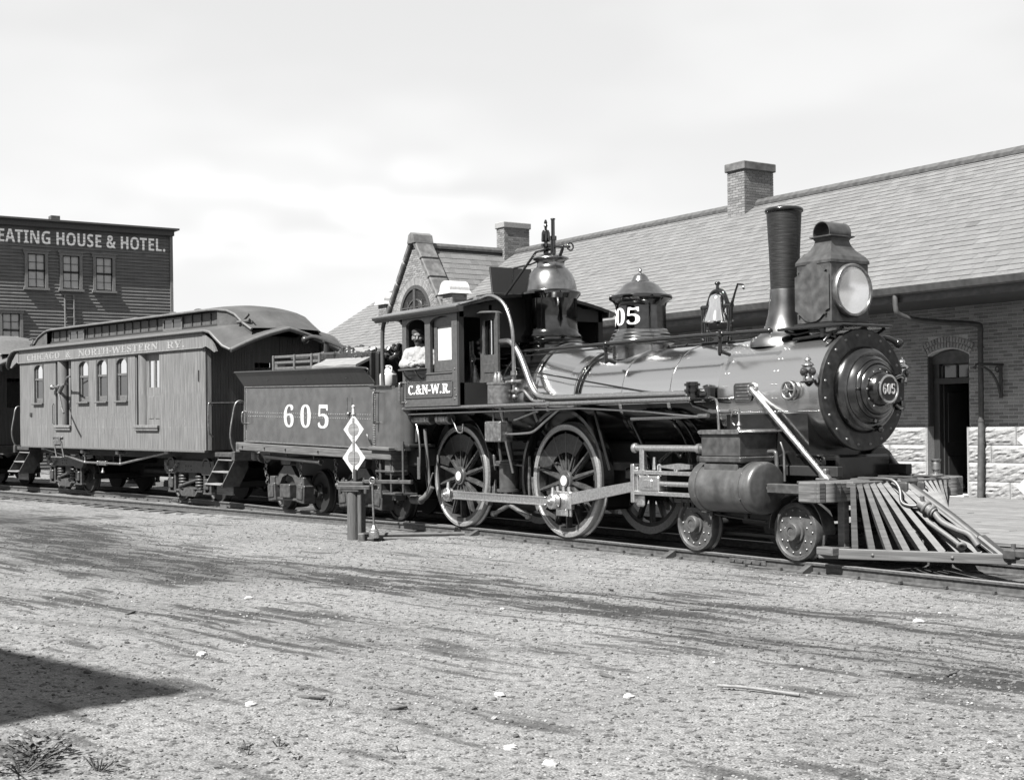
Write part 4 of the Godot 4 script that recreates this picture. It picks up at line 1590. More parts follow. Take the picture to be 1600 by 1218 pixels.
	sv.cyl(V(-6.97, 4.40, 0), V(-6.97, 4.46, 0), 0.055, -1, 12)
	sv.cyl(V(-6.97, 4.46, 0), V(-6.97, 4.72, 0), 0.03, -1, 10)
	sv.torus(V(-6.97, 4.72, 0), Y, 0.028, 0.012, 14, 6)
	sv.cyl(V(-6.97, 4.30, 0), V(-6.55, 4.25, 0.0), 0.02, -1, 8)
	sv.torus(V(-6.53, 4.25, 0), V(1, 0, 0), 0.055, 0.012, 18, 6)
	sv.sph(V(-6.72, 4.27, 0), 0.035)
	sv.tube([V(-6.72, 4.26, 0), V(-6.78, 4.16, 0.0), V(-6.82, 4.12, 0)], 0.025, 8)
	sv.cyl(V(-7.16, 4.28, 0), V(-6.97, 4.28, 0), 0.035, -1, 10)
	obj("safety_valve", sv, "dome_paint", L)
	var rod := mb()
	rod.tube([V(-7.08, 4.27, 0.05), V(-7.26, 4.24, 0.12), V(-7.60, 3.55, 0.5), V(-7.95, 3.30, 0.62)], 0.02, 8)
	rod.tube([V(-7.68, 4.03, 0.25), V(-7.3, 4.05, 0.2), V(-7.10, 4.12, 0.1)], 0.014, 6)
	rod.tube([V(-7.68, 4.03, 0.25), V(-7.70, 3.68, 0.3)], 0.010, 6)
	obj("whistle_rod", rod, "black_gloss", L)

func loco_headlight(L: Node3D) -> void:
	var Y := Vector3.UP
	var b := mb()
	b.box(V(-1.32, 3.08, 0), V(0.54, 0.70, 0.64), 0.012)
	var h := obj("headlight", b, "lamp_sheet", L)
	# ogee roof: square rings lofted up to the neck
	var r := mb()
	var st := [[0.326, 3.425], [0.325, 3.46], [0.295, 3.51], [0.25, 3.55], [0.20, 3.60], [0.165, 3.66], [0.15, 3.71], [0.165, 3.735], [0.20, 3.75], [0.20, 3.765], [0.0, 3.77]]
	for i in st.size() - 1:
		var a: Array = st[i]
		var e: Array = st[i + 1]
		for k in 4:
			var d := [V(1, 0, 1), V(1, 0, -1), V(-1, 0, -1), V(-1, 0, 1)]
			var p: Vector3 = d[k]
			var q: Vector3 = d[(k + 1) % 4]
			var o := V(-1.32, 0, 0)
			var sx := V(0.86, 0, 1.0)
			r.quad(o + p * sx * a[0] + Y * a[1], o + q * sx * a[0] + Y * a[1], o + q * sx * e[0] + Y * e[1], o + p * sx * e[0] + Y * e[1])
	r.box(V(-1.55, 3.55, 0.18), V(0.08, 0.05, 0.1), 0.02)
	obj("headlight_roof", r, "lamp_sheet", h)
	var v := mb()
	v.arc(V(-1.32, 3.80, 0), V(0, 0, 1), Vector3.RIGHT, 0.125, 0.135, 0.36, -0.3, PI + 0.3, 20)
	obj("vent_hood", v, "lamp_sheet", h)
	# lobed side plates
	for s in [1.0, -1.0]:
		var pl := []
		for quad in [[1, 1], [-1, 1], [-1, -1], [1, -1]]:
			var arm := [P(0.268, 0.0), P(0.268, 0.20), P(0.225, 0.215), P(0.195, 0.25), P(0.16, 0.275), P(0.12, 0.31), P(0.065, 0.335), P(0.0, 0.343)]
			if quad[0] * quad[1] < 0: arm.reverse()
			for k in arm.size() - 1: pl.append(P(arm[k].x * quad[0], arm[k].y * quad[1]))
		var p := mb()
		p.prism(pl, V(-1.33, 3.09, s * 0.335 - 0.006), Vector3.RIGHT, Vector3.UP, V(0, 0, 0.012))
		for q in [P(-0.21, 0.25), P(0.21, 0.25), P(0.21, -0.25), P(-0.21, -0.25)]: p.cyl(V(-1.33 + q.x, 3.09 + q.y, s * 0.315), V(-1.33 + q.x, 3.09 + q.y, s * 0.35), 0.014, -1, 8)
		obj("side_plate", p, "lamp_plate", h)
	# lens ring, bowl and glass
	var c := V(-1.05, 3.105, 0)
	var g := mb()
	g.lathe([P(0.30, 0.0), P(0.312, 0.02), P(0.312, 0.055), P(0.30, 0.075), P(0.275, 0.075), P(0.27, 0.05)], c, V(1, 0, 0), 48)
	obj("lens_ring", g, "steel_dull", h)
	var bowl := mb()
	var pr := []
	for i in 11:
		var t := i / 10.0
		pr.append(P(0.27 * t, 0.052 - 0.03 * (1.0 - t * t)))
	bowl.lathe(pr, c, V(1, 0, 0), 40)
	obj("reflector", bowl, "reflector", h)
	var gl := mb()
	gl.lathe([P(0.272, 0.066), P(0.2, 0.078), P(0.1, 0.086), P(0, 0.088)], c, V(1, 0, 0), 36)
	obj("lens", gl, "glass", h)
	# shelf and brackets
	var s := mb()
	s.box(V(-1.30, 2.715, 0), V(0.62, 0.03, 0.72), 0.008)
	s.box(V(-1.30, 2.685, 0), V(1.04, 0.035, 0.86), 0.012)
	obj("headlight_shelf", s, "black_gloss", L)
	var k := mb()
	for z in [-0.35, 0.35]:
		k.tube(smooth([V(-0.85, 2.66, z), V(-1.0, 2.60, z), V(-1.3, 2.58, z), V(-1.6, 2.56, z * 1.05)], 4), 0.02, 6)
		k.tube(smooth([V(-1.75, 2.66, z), V(-1.55, 2.62, z), V(-1.25, 2.64, z), V(-0.95, 2.55, z)], 4), 0.016, 6)
		k.box(V(-1.15, 2.62, z), V(0.06, 0.12, 0.05), 0.01)
	obj("shelf_bracket", k, "black_gloss", L)

func loco_front(L: Node3D) -> void:
	var X := Vector3.RIGHT
	var c := V(-0.86, 1.947, 0)
	var f := mb()
	f.lathe([P(0.69, -0.05), P(0.704, -0.045), P(0.704, -0.008), P(0.696, 0.0), P(0.50, 0.0), P(0.495, -0.01)], c, X, 72)
	var fr := obj("smokebox_front", f, "front_iron", L)
	for i in 20:
		var a := TAU * (i + 0.5) / 20.0
		rivet_part(fr, X, c + V(0.0, cos(a) * 0.635, sin(a) * 0.635), 0.019)
		fr.get_child(-1).rotation.y = PI * 0.5
	var d := mb()
	d.lathe([P(0.50, 0.0), P(0.503, 0.03), P(0.49, 0.07), P(0.455, 0.105), P(0.42, 0.12), P(0.40, 0.115), P(0.39, 0.125), P(0.375, 0.165), P(0.345, 0.185), P(0.335, 0.18), P(0.325, 0.205), P(0.30, 0.215), P(0.285, 0.205), P(0.27, 0.24), P(0.245, 0.25), P(0.20, 0.25), P(0.195, 0.265), P(0.185, 0.30), P(0.16, 0.335), P(0.13, 0.345)], c, X, 64, 0, TAU, Vector3.ZERO, 50)
	var door := obj("smokebox_door", d, "door_iron", L)
	var np := mb()
	np.lathe([P(0.10, 0.345), P(0.155, 0.352), P(0.163, 0.362), P(0.163, 0.372), P(0.15, 0.38), P(0.138, 0.376), P(0.135, 0.366)], c, X, 44)
	obj("plate_rim", np, "brass", door)
	var pl := mb()
	pl.lathe([P(0.138, 0.366), P(0, 0.367)], c, X, 36)
	var plate := obj("number_plate", pl, "plate_black", door)
	var tx := mb()
	for k in 3: text_in(tx, "605"[k], true, 0.056, 0.12, 0.008, Transform3D(Basis(V(0, 0, -1), Vector3.UP, X), c + V(0.371, 0, 0.073 - 0.073 * k)))
	obj("number", tx, "white_flat", plate)
	var bo := mb()
	for i in 12:
		var a := TAU * i / 12.0
		bo.rivet(c + V(0.25, cos(a) * 0.222, sin(a) * 0.222), X, 0.014)
	for q in [[0.31, 0.10], [0.31, -0.10], [-0.02, -0.36]]:
		bo.cyl(c + V(0.05, q[1], -q[0]), c + V(0.19, q[1], -q[0]), 0.022, -1, 8)
	obj("door_bolts", bo, "steel_dull", door)
	# hinges on the far side and the dog at the bottom
	var h := mb()
	for s in [0.14, -0.19]:
		h.cyl(c + V(0.10, s - 0.06, -0.53), c + V(0.10, s + 0.06, -0.53), 0.025, -1, 10)
		h.box(c + V(0.05, s, -0.56), V(0.10, 0.09, 0.1), 0.015)
		h.tube(smooth([c + V(0.11, s, -0.53), c + V(0.19, s * 1.1, -0.40), c + V(0.24, s * 0.9, -0.25)], 4), 0.022, 8)
	h.cyl(c + V(0.0, -0.47, -0.10), c + V(0.17, -0.44, -0.10), 0.025, -1, 8)
	h.sph(c + V(0.15, -0.45, -0.10), 0.04)
	h.cyl(c + V(0.13, 0.0, 0.33), c + V(0.22, 0.0, 0.31), 0.02, -1, 8)
	obj("hinge", h, "door_iron", door)
	# class lamps on brackets either side
	for s in [1.0, -1.0]:
		var b := mb()
		var o := V(-0.97, 2.05, s * 0.79)
		b.lathe([P(0.0, 0.0), P(0.06, 0.0), P(0.062, 0.03), P(0.055, 0.04), P(0.055, 0.15), P(0.06, 0.155), P(0.075, 0.175), P(0.07, 0.185), P(0.045, 0.20), P(0.03, 0.215), P(0.042, 0.235), P(0.035, 0.25), P(0.015, 0.265), P(0.012, 0.285), P(0, 0.295)], o, Vector3.UP, 20)
		var lamp := obj("class_lamp", b, "brass", L)
		var e := mb()
		for q in [X, V(0, 0, s), V(-1, 0, 0)]:
			e.cyl(o + V(0, 0.10, 0) + q * 0.04, o + V(0, 0.10, 0) + q * 0.075, 0.042, 0.05, 14)
			e.sph(o + V(0, 0.10, 0) + q * 0.07, 0.042, 12)
		obj("lamp_lens", e, "dark_glass", lamp)
		var k := mb()
		k.tube(smooth([V(-1.0, 2.03, s * 0.79), V(-1.0, 2.0, s * 0.74), V(-1.0, 2.06, s * 0.67)], 4), 0.018, 8)
		k.box(V(-0.99, 2.035, s * 0.78), V(0.12, 0.02, 0.12), 0.006)
		obj("lamp_bracket", k, "black_gloss", L)
	# lifting lugs at the top right of the smokebox
	var lg := mb()
	lg.tube(smooth([V(-1.05, 2.55, -0.42), V(-0.98, 2.56, -0.55), V(-0.95, 2.5, -0.70)], 4), 0.035, 8)
	lg.sph(V(-0.95, 2.5, -0.71), 0.06, 12)
	lg.tube(smooth([V(-1.05, 2.60, 0.30), V(-0.98, 2.58, 0.42), V(-1.0, 2.50, 0.50)], 4), 0.02, 8)
	obj("lug", lg, "black_gloss", L)
	# long braces from smokebox to beam
	for s in [1.0, -1.0]:
		var b := mb()
		b.cyl(V(-1.99, 1.985, s * 0.69), V(-0.86, 0.965, s * 0.66), 0.036, -1, 14)
		b.cyl(V(-0.90, 1.0, s * 0.66), V(-0.80, 0.91, s * 0.66), 0.05, 0.06, 12)
		b.box(V(-0.83, 0.935, s * 0.66), V(0.20, 0.03, 0.16), 0.01)
		b.box(V(-0.84, 1.0, s * 0.66), V(0.05, 0.11, 0.07), 0.012)
		obj("front_brace", b, "steel_dull", L)

func wall_with_holes(b: MB, xa: float, xb: float, ya: float, yb: float, z: float, th: float, holes: Array) -> void:
	# a panel in the xy plane, cut into boxes round rectangular openings sorted by x
	var x := xa
	for h in holes:
		if h[0] > x: b.box(V((x + h[0]) * 0.5, (ya + yb) * 0.5, z), V(h[0] - x, yb - ya, th))
		b.box(V((h[0] + h[1]) * 0.5, (ya + h[2]) * 0.5, z), V(h[1] - h[0], h[2] - ya, th))
		b.box(V((h[0] + h[1]) * 0.5, (h[3] + yb) * 0.5, z), V(h[1] - h[0], yb - h[3], th))
		x = h[1]
	b.box(V((x + xb) * 0.5, (ya + yb) * 0.5, z), V(xb - x, yb - ya, th))

func arch_top(b: MB, xa: float, xb: float, y: float, rise: float, top: float, z: float, th: float) -> void:
	# fills the corners of an opening so that its head is arched
	var c := (xa + xb) * 0.5
	var w := (xb - xa) * 0.5
	for s in [-1.0, 1.0]:
		var pl := []
		for i in 9:
			var t := i / 8.0
			pl.append(P(c + s * w * t, y - rise * (1.0 - sqrt(maxf(0.0, 1.0 - t * t * 0.96))) ))
		pl.append(P(c + s * w, top))
		pl.append(P(c, top))
		b.prism(pl, V(0, 0, z - th * 0.5), Vector3.RIGHT, Vector3.UP, V(0, 0, th))

func loco_cab(L: Node3D) -> void:
	var xa := -9.24
	var xb := -7.56
	for s in [1.0, -1.0]:
		var z: float = s * 1.35
		var b := mb()
		wall_with_holes(b, xa, xb, 1.90, 3.40, z, 0.05, [[-9.11, -8.52, 2.50, 3.29], [-8.36, -7.72, 2.42, 3.29]])
		arch_top(b, -9.11, -8.52, 3.275, 0.10, 3.30, z, 0.046)
		arch_top(b, -8.36, -7.72, 3.275, 0.10, 3.30, z, 0.046)
		var side := obj("cab_side", b, "cab_paint", L)
		var zo: float = z + s * 0.03
		for q in [[-8.43, 2.04, 1.44, 0.018], [-8.43, 2.285, 1.44, 0.018], [-8.43, 2.40, 1.44, 0.018], [-9.12, 2.163, 0.016, 0.22], [-7.70, 2.163, 0.016, 0.22]]:
			var ml := mb()
			ml.box(V(q[0], q[1], zo), V(q[2], q[3], 0.02), 0.004)
			obj("moulding", ml, "cab_paint", side)
		var tr := mb()
		for q in [V(-9.17, 2.0, 0), V(-7.64, 2.0, 0), V(-7.64, 2.15, 0), V(-7.60, 2.05, 0), V(-7.64, 2.45, 0), V(-7.64, 3.32, 0), V(-8.44, 3.32, 0), V(-9.17, 3.32, 0)]:
			tr.rivet(V(q.x, q.y, z + s * 0.025), V(0, 0, s), 0.018)
		stuff(obj("bolts", tr, "cab_paint", side))
		var pn := mb()
		pn.box(V(-8.41, 2.163, zo - s * 0.004), V(1.40, 0.215, 0.012))
		obj("name_panel", pn, "cab_panel", side)
		if s > 0:
			var t := mb()
			text_in(t, "C.&N-W.R.", true, 1.27, 0.145, 0.008, Transform3D(Basis(), V(-8.40, 2.165, zo + 0.006)))
			obj("lettering", t, "white_paint", side)
			var ar := mb()
			ar.box(V(-8.80, 2.485, 1.44), V(0.66, 0.03, 0.17), 0.008)
			for x in [-9.0, -8.62]: ar.tube(smooth([V(x, 2.47, 1.50), V(x, 2.40, 1.47), V(x, 2.33, 1.385)], 4), 0.014, 6)
			obj("arm_rest", ar, "cab_panel", side)
		# sliding sash in the second window
		var sa := mb()
		wall_with_holes(sa, -8.32, -7.745, 2.43, 3.26, z - s * 0.04, 0.03, [[-8.23, -7.79, 2.60, 3.12]])
		arch_top(sa, -8.23, -7.79, 3.155, 0.06, 3.17, z - s * 0.04, 0.028)
		var sash := obj("sash", sa, "cab_paint", side)
		var gl := mb()
		gl.box(V(-8.01, 2.86, z - s * 0.045), V(0.48, 0.64, 0.006))
		obj("window_blind", gl, "shade", sash)
		if s < 0:
			var sh := mb()
			sh.box(V(-8.42, 2.85, z + 0.05), V(1.62, 1.0, 0.03))
			obj("dark_panel", sh, "cab_dark", side)  # added panel over the far windows, keeps the cab interior dark
		# canopy post at the rear and the grab iron
		var po := mb()
		po.tube(smooth([V(-9.84, 3.36, z), V(-9.93, 3.2, z), V(-9.95, 2.9, z), V(-9.95, 2.4, z), V(-9.93, 2.22, z)], 5), 0.035, 8)
		po.tube(smooth([V(-9.84, 3.34, z), V(-9.6, 3.33, z), V(-9.38, 3.31, z), V(-9.26, 3.24, z)], 4), 0.03, 8)
		obj("canopy_post", po, "cab_paint", L)
		var gi := mb()
		gi.tube(smooth([V(-9.20, 2.28, z + s * 0.02), V(-9.20, 2.28, z + s * 0.09), V(-9.20, 2.22, z + s * 0.11), V(-9.20, 2.02, z + s * 0.11), V(-9.20, 1.97, z + s * 0.09), V(-9.20, 1.97, z + s * 0.02)], 5), 0.02, 8)
		obj("grab_iron", gi, "pipe", L)
	# front wall of the cab with a window on each side of the boiler
	for s in [1.0, -1.0]:
		var f := mb()
		var zz: float = s
		f.box(V(-7.55, 2.65, zz * 1.32), V(0.05, 1.5, 0.09))
		f.box(V(-7.55, 2.07, zz * 1.06), V(0.05, 0.34, 0.58))
		f.box(V(-7.55, 3.33, zz * 1.06), V(0.05, 0.20, 0.58))
		f.box(V(-7.55, 2.9, zz * 0.79), V(0.05, 1.1, 0.06))
		obj("cab_front", f, "cab_dark", L)
		var d := mb()
		var zd: float = zz * 0.98
		wall_with_holes(d, -7.50, -7.02, 2.24, 3.27, zd, 0.04, [[-7.41, -7.12, 2.65, 3.17]])
		d.cyl(V(-7.26, 3.27, zd), V(-7.26, 3.30, zd), 0.20, 0.15, 16)
		d.box(V(-7.26, 2.45, zd + zz * 0.024), V(0.27, 0.14, 0.01), 0.004)
		d.cyl(V(-7.1, 2.3, zd + zz * 0.02), V(-7.1, 2.3, zd + zz * 0.07), 0.015, -1, 6)
		if s > 0:
			var door := obj("front_door", d, "cab_paint", L)
			var g := mb()
			g.box(V(-7.265, 2.91, zd), V(0.30, 0.53, 0.008))
			obj("pane", g, "sky_glass", door)
	var fc := mb()
	fc.prism([P(-1.3, 3.30), P(1.3, 3.30), P(0.9, 3.46), P(0.45, 3.55), P(0, 3.57), P(-0.45, 3.55), P(-0.9, 3.46)], V(-7.58, 0, 0), V(0, 0, 1), Vector3.UP, V(0.05, 0, 0))
	fc.box(V(-7.557, 3.1, 0), V(0.05, 0.62, 1.5))
	obj("cab_front_top", fc, "cab_dark", L)
	# roof: arched sheet from z -1.5 to 1.5
	var r := mb()
	var arc_pts := []
	for i in 13:
		var t := -1.0 + 2.0 * i / 12.0
		arc_pts.append(P(t * 1.47, 3.39 + 0.22 * (1.0 - pow(absf(t), 2.0))))
	var under := []
	for i in 13: under.append(arc_pts[12 - i] + P(0, -0.05))
	r.prism(arc_pts + under, V(-10.0, 0, 0), V(0, 0, 1), Vector3.UP, V(2.62, 0, 0))
	var roof := obj("cab_roof", r, "black_gloss", L)
	var co := mb()
	for s in [1.0, -1.0]:
		co.prism([P(0, 0), P(0.06, -0.005), P(0.085, 0.025), P(0.11, 0.03), P(0.13, 0.065), P(0.12, 0.085), P(0, 0.085)], V(-10.02, 3.30, s * 1.38), V(0, 0, s), Vector3.UP, V(2.66, 0, 0))
	obj("cornice", co, "cab_panel", roof)
	var ha := mb()
	ha.at(Transform3D(Basis(V(0, 0, 1), 0.16), V(-7.78, 3.60, 0.2)))
	ha.box(V(0, 0.24, 0), V(0.035, 0.44, 0.78), 0.006)
	ha.at(Transform3D())
	ha.box(V(-7.95, 3.615, 0.2), V(0.5, 0.05, 0.85), 0.01)
	obj("roof_hatch", ha, "black_dull", roof)
	var cr := mb()
	cr.box(V(-9.20, 2.63, 0), V(0.04, 1.42, 2.64))
	cr.prism([P(-1.32, 3.33), P(1.32, 3.33), P(0.9, 3.46), P(0.45, 3.55), P(0, 3.57), P(-0.45, 3.55), P(-0.9, 3.46)], V(-9.22, 0, 0), V(0, 0, 1), Vector3.UP, V(0.04, 0, 0))
	obj("cab_rear", cr, "cab_dark", L)
	# inside: floor, seat box, levers and gauges
	var fl := mb()
	fl.box(V(-8.6, 1.93, 0), V(2.1, 0.04, 2.6))
	obj("cab_floor", fl, "cab_dark", L)
	for s in [1.0, -1.0]:
		var se := mb()
		se.box(V(-8.75, 2.12, s * 1.02), V(0.7, 0.36, 0.5), 0.02)
		obj("seat", se, "cab_dark", L)
	var lv := mb()
	for q in [[-7.9, 0.85], [-8.05, 0.8]]:
		lv.cyl(V(q[0], 1.95, q[1]), V(q[0] - 0.05, 2.9, q[1]), 0.018, -1, 8)
	lv.tube(smooth([V(-7.8, 2.6, 0.78), V(-7.75, 2.9, 0.8), V(-7.66, 3.2, 0.84)], 4), 0.016, 6)
	lv.torus(V(-7.78, 2.62, 0.95), V(0, 0, 1), 0.055, 0.012, 16, 6)
	lv.cyl(V(-7.78, 2.62, 0.78), V(-7.78, 2.62, 0.96), 0.014, -1, 6)
	for q in [V(-7.75, 2.78, 0.86), V(-7.72, 2.86, 0.9), V(-7.78, 2.9, 0.82), V(-7.7, 2.70, 0.88), V(-7.8, 2.45, 0.9)]: lv.sph(q, 0.035, 8)
	lv.lathe([P(0.0, 0), P(0.07, 0), P(0.06, 0.12), P(0.03, 0.2), P(0.03, 0.26), P(0, 0.27)], V(-7.75, 2.25, 0.95), Vector3.UP, 14)
	obj("controls", lv, "steel_dull", L)

func loco_running(L: Node3D) -> void:
	for s in [1.0, -1.0]:
		var sp := mb()
		var arcp := []
		for k in 12:
			var a := lerpf(0.35, 1.66, k / 11.0)
			arcp.append(V(-5.42 - 0.10 * k / 11.0, 1.947 + 0.685 * cos(a), s * 0.685 * sin(a)))
		sp.tube(arcp, 0.022, 8)
		obj("sand_pipe", sp, "black_gloss", L)
		var b := mb()
		b.box(V(-5.9, 1.872, s * 0.99), V(7.0, 0.03, 0.66), 0.006)
		obj("running_board", b, "black_gloss", L)
		var e := mb()
		e.tube([V(-9.42, 1.875, s * 1.33), V(-2.4, 1.875, s * 1.33)], 0.026, 10)
		e.cyl(V(-5.3, 1.875, s * 1.33), V(-5.22, 1.875, s * 1.33), 0.034, -1, 10)
		obj("edge_rail", e, "pipe", L)
		var lo := mb()
		lo.tube([V(-9.30, 1.785, s * 1.28), V(-6.0, 1.80, s * 1.28), V(-4.6, 1.805, s * 1.28), V(-3.3, 1.74, s * 1.24), V(-2.35, 1.66, s * 1.2)], 0.016, 8)
		lo.cyl(V(-9.30, 1.30, s * 1.28), V(-9.30, 1.79, s * 1.28), 0.022, -1, 8)
		lo.sph(V(-5.35, 1.805, s * 1.28), 0.035)
		obj("lower_rod", lo, "pipe", L)
		# hand rail and its stanchions
		var h := mb()
		h.tube([V(-7.4, 2.68, s * 0.78), V(-5.5, 2.675, s * 0.74), V(-3.0, 2.675, s * 0.70), V(-1.68, 2.66, s * 0.68)], 0.027, 10)
		h.sph(V(-1.68, 2.66, s * 0.68), 0.04)
		h.sph(V(-2.48, 2.67, s * 0.69), 0.04)
		h.sph(V(-4.75, 2.675, s * 0.73), 0.04)
		obj("hand_rail", h, "black_gloss", L)
		for x in [-6.95, -4.75, -2.48]:
			var p := mb()
			var zz: float = s * (0.73 if x > -6 else 0.77)
			p.lathe([P(0.012, 0.20), P(0.014, 0.14), P(0.03, 0.09), P(0.02, 0.08), P(0.02, 0.06), P(0.045, 0.05), P(0.045, 0.03), P(0.018, 0.02), P(0.018, -0.03), P(0, -0.05)].map(func(q): return P(q.x, -q.y)), V(x, 2.68, zz), V(0, -1, 0) * -1.0, 12)
			p.cyl(V(x, 2.68, zz), V(x, 2.46, zz), 0.016, -1, 8)
			p.cyl(V(x, 2.56, zz), V(x, 2.44, zz), 0.024, 0.03, 10)
			p.cyl(V(x, 2.46, zz), V(x, 2.42, zz - s * 0.16), 0.022, -1, 8)
			p.sph(V(x, 2.43, zz), 0.028, 8)
			obj("stanchion", p, "black_gloss", L)
		var w := mb()
		w.tube([V(-7.35, 2.60, s * 0.80), V(-5.0, 2.615, s * 0.76), V(-4.6, 2.62, s * 0.72)], 0.012, 6)
		w.tube([V(-7.15, 2.50, s * 0.84), V(-6.2, 2.34, s * 0.86), V(-5.1, 2.18, s * 0.80), V(-3.6, 1.96, s * 0.74), V(-2.7, 1.86, s * 0.76)], 0.012, 6)
		w.tube([V(-3.9, 1.93, s * 0.78), V(-3.1, 1.89, s * 0.78), V(-2.3, 1.83, s * 0.74)], 0.012, 6)
		obj("reach_rod", w, "black_gloss", L)
		# feed pipe, injector and steam pipe
		var f := mb()
		f.tube(smooth([V(-7.3, 2.82, s * 0.92), V(-6.95, 2.83, s * 0.94), V(-6.72, 2.80, s * 0.95), V(-6.52, 2.62, s * 0.95), V(-6.36, 2.38, s * 0.95), V(-6.22, 2.15, s * 0.95), V(-6.05, 2.01, s * 0.95), V(-5.75, 1.965, s * 0.94), V(-5.2, 1.96, s * 0.92), V(-4.0, 1.955, s * 0.88), V(-2.95, 1.95, s * 0.84)], 6), 0.046, 12)
		if s > 0: obj("feed_pipe", f, "pipe", L)
		var g := mb()
		g.tube(smooth([V(-7.52, 3.50, s * 1.0), V(-7.2, 3.53, s * 1.0), V(-6.9, 3.42, s * 1.0), V(-6.72, 3.22, s * 1.0), V(-6.62, 2.95, s * 1.0), V(-6.60, 2.6, s * 1.0), V(-6.60, 2.32, s * 1.0)], 6), 0.028, 10)
		g.cyl(V(-7.62, 3.49, s * 1.0), V(-7.5, 3.50, s * 1.0), 0.05, -1, 10)
		if s > 0: obj("steam_pipe", g, "pipe", L)
		var inj := mb()
		inj.cyl(V(-6.60, 2.32, s * 1.0), V(-6.60, 2.38, s * 1.0), 0.05, -1, 10)
		inj.cyl(V(-6.60, 2.02, s * 1.0), V(-6.60, 2.32, s * 1.0), 0.035, -1, 10)
		for q in [V(-6.60, 2.22, 0), V(-6.5, 2.1, 0), V(-6.7, 2.06, 0), V(-6.55, 2.0, 0), V(-6.75, 2.2, 0)]: inj.sph(V(q.x, q.y, s * 1.02), 0.045, 10)
		inj.cyl(V(-6.85, 2.22, s * 1.02), V(-6.35, 2.22, s * 1.02), 0.03, -1, 10)
		inj.cyl(V(-6.7, 2.08, s * 1.02), V(-6.42, 2.08, s * 1.02), 0.035, -1, 10)
		obj("injector", inj, "steel_dull", L)
		var ip := mb()
		ip.tube(smooth([V(-6.42, 2.08, s * 1.02), V(-6.28, 2.08, s * 1.04), V(-6.15, 2.0, s * 1.05), V(-6.0, 1.93, s * 1.06), V(-5.75, 1.92, s * 1.06)], 5), 0.026, 10)
		obj("injector_pipe", ip, "pipe", L)
		if s > 0:
			var bx := mb()
			bx.cyl(V(-6.78, 1.90, 1.12), V(-6.78, 2.20, 1.12), 0.19, -1, 24, 0.01)
			bx.cyl(V(-6.78, 2.19, 1.12), V(-6.78, 2.215, 1.12), 0.20, -1, 24)
			obj("oil_tank", bx, "steel_dull", L)
			for x in [-6.86, -6.77]:
				var c := mb()
				c.lathe([P(0, 0), P(0.045, 0), P(0.045, 0.10), P(0.025, 0.13), P(0.025, 0.16), P(0, 0.165)], V(x, 2.215, 1.14), Vector3.UP, 14)
				obj("oil_can", c, "steel_dull", L)
			# small box slung under the running board
			var ub := mb()
			ub.box(V(-6.72, 1.50, 1.2), V(0.42, 0.30, 0.22), 0.012)
			for x in [-6.85, -6.6]: ub.cyl(V(x, 1.65, 1.2), V(x, 1.87, 1.2), 0.014, -1, 6)
			for q in [P(-0.18, 0.12), P(0.18, 0.12), P(0.18, -0.12), P(-0.18, -0.12)]: ub.rivet(V(-6.72 + q.x, 1.50 + q.y, 1.31), V(0, 0, 1), 0.012)
			obj("tool_box", ub, "steel_dull", L)
			var pp := mb()
			pp.tube(smooth([V(-6.5, 1.46, 1.22), V(-6.1, 1.47, 1.2), V(-5.85, 1.50, 1.18), V(-5.6, 1.64, 1.15), V(-5.35, 1.80, 1.1)], 5), 0.018, 8)
			pp.tube([V(-6.3, 1.66, 1.2), V(-5.75, 1.78, 1.2)], 0.016, 8)
			pp.sph(V(-5.73, 1.785, 1.2), 0.03)
			pp.cyl(V(-6.52, 1.46, 1.2), V(-6.46, 1.46, 1.2), 0.035, -1, 8)
			pp.cyl(V(-6.5, 1.36, 1.22), V(-6.5, 0.9, 1.1), 0.02, -1, 8)
			obj("oil_pipe", pp, "pipe", L)
			# air reservoirs below the cab
			for q in [[-9.30, -8.72], [-8.52, -8.14]]:
				var ar := mb()
				ar.cyl(V(q[0], 1.70, 1.14), V(q[1], 1.70, 1.14), 0.085, -1, 20, 0.015)
				for x in [q[0] + 0.08, q[1] - 0.08]: ar.arc(V(x, 1.70, 1.14), V(1, 0, 0), Vector3.UP, 0.085, 0.092, 0.03, 0, TAU, 20)
				obj("air_drum", ar, "steel_dull", L)
			var fp := mb()
			fp.tube(smooth([V(-8.10, 1.72, 1.16), V(-7.98, 1.62, 1.18), V(-7.85, 1.50, 1.2), V(-7.72, 1.50, 1.2), V(-7.70, 1.62, 1.2)], 5), 0.014, 8)
			fp.tube(smooth([V(-9.12, 1.62, 1.2), V(-9.02, 1.45, 1.22), V(-8.98, 1.2, 1.22), V(-9.0, 0.95, 1.22)], 5), 0.018, 8)
			fp.cyl(V(-9.02, 1.1, 1.22), V(-9.02, 0.75, 1.22), 0.03, -1, 8)
			fp.tube([V(-2.95, 1.93, 0.86), V(-2.75, 1.80, 0.92), V(-2.35, 1.72, 0.98), V(-2.05, 1.72, 0.98)], 0.026, 8)
			fp.tube(smooth([V(-2.60, 1.90, 0.80), V(-2.38, 1.86, 0.9), V(-2.24, 1.75, 1.0), V(-2.22, 1.48, 1.0)], 5), 0.018, 8)
			fp.cyl(V(-3.70, 1.655, 1.14), V(-2.25, 1.675, 1.14), 0.028, -1, 8)
			obj("train_pipe", fp, "pipe", L)

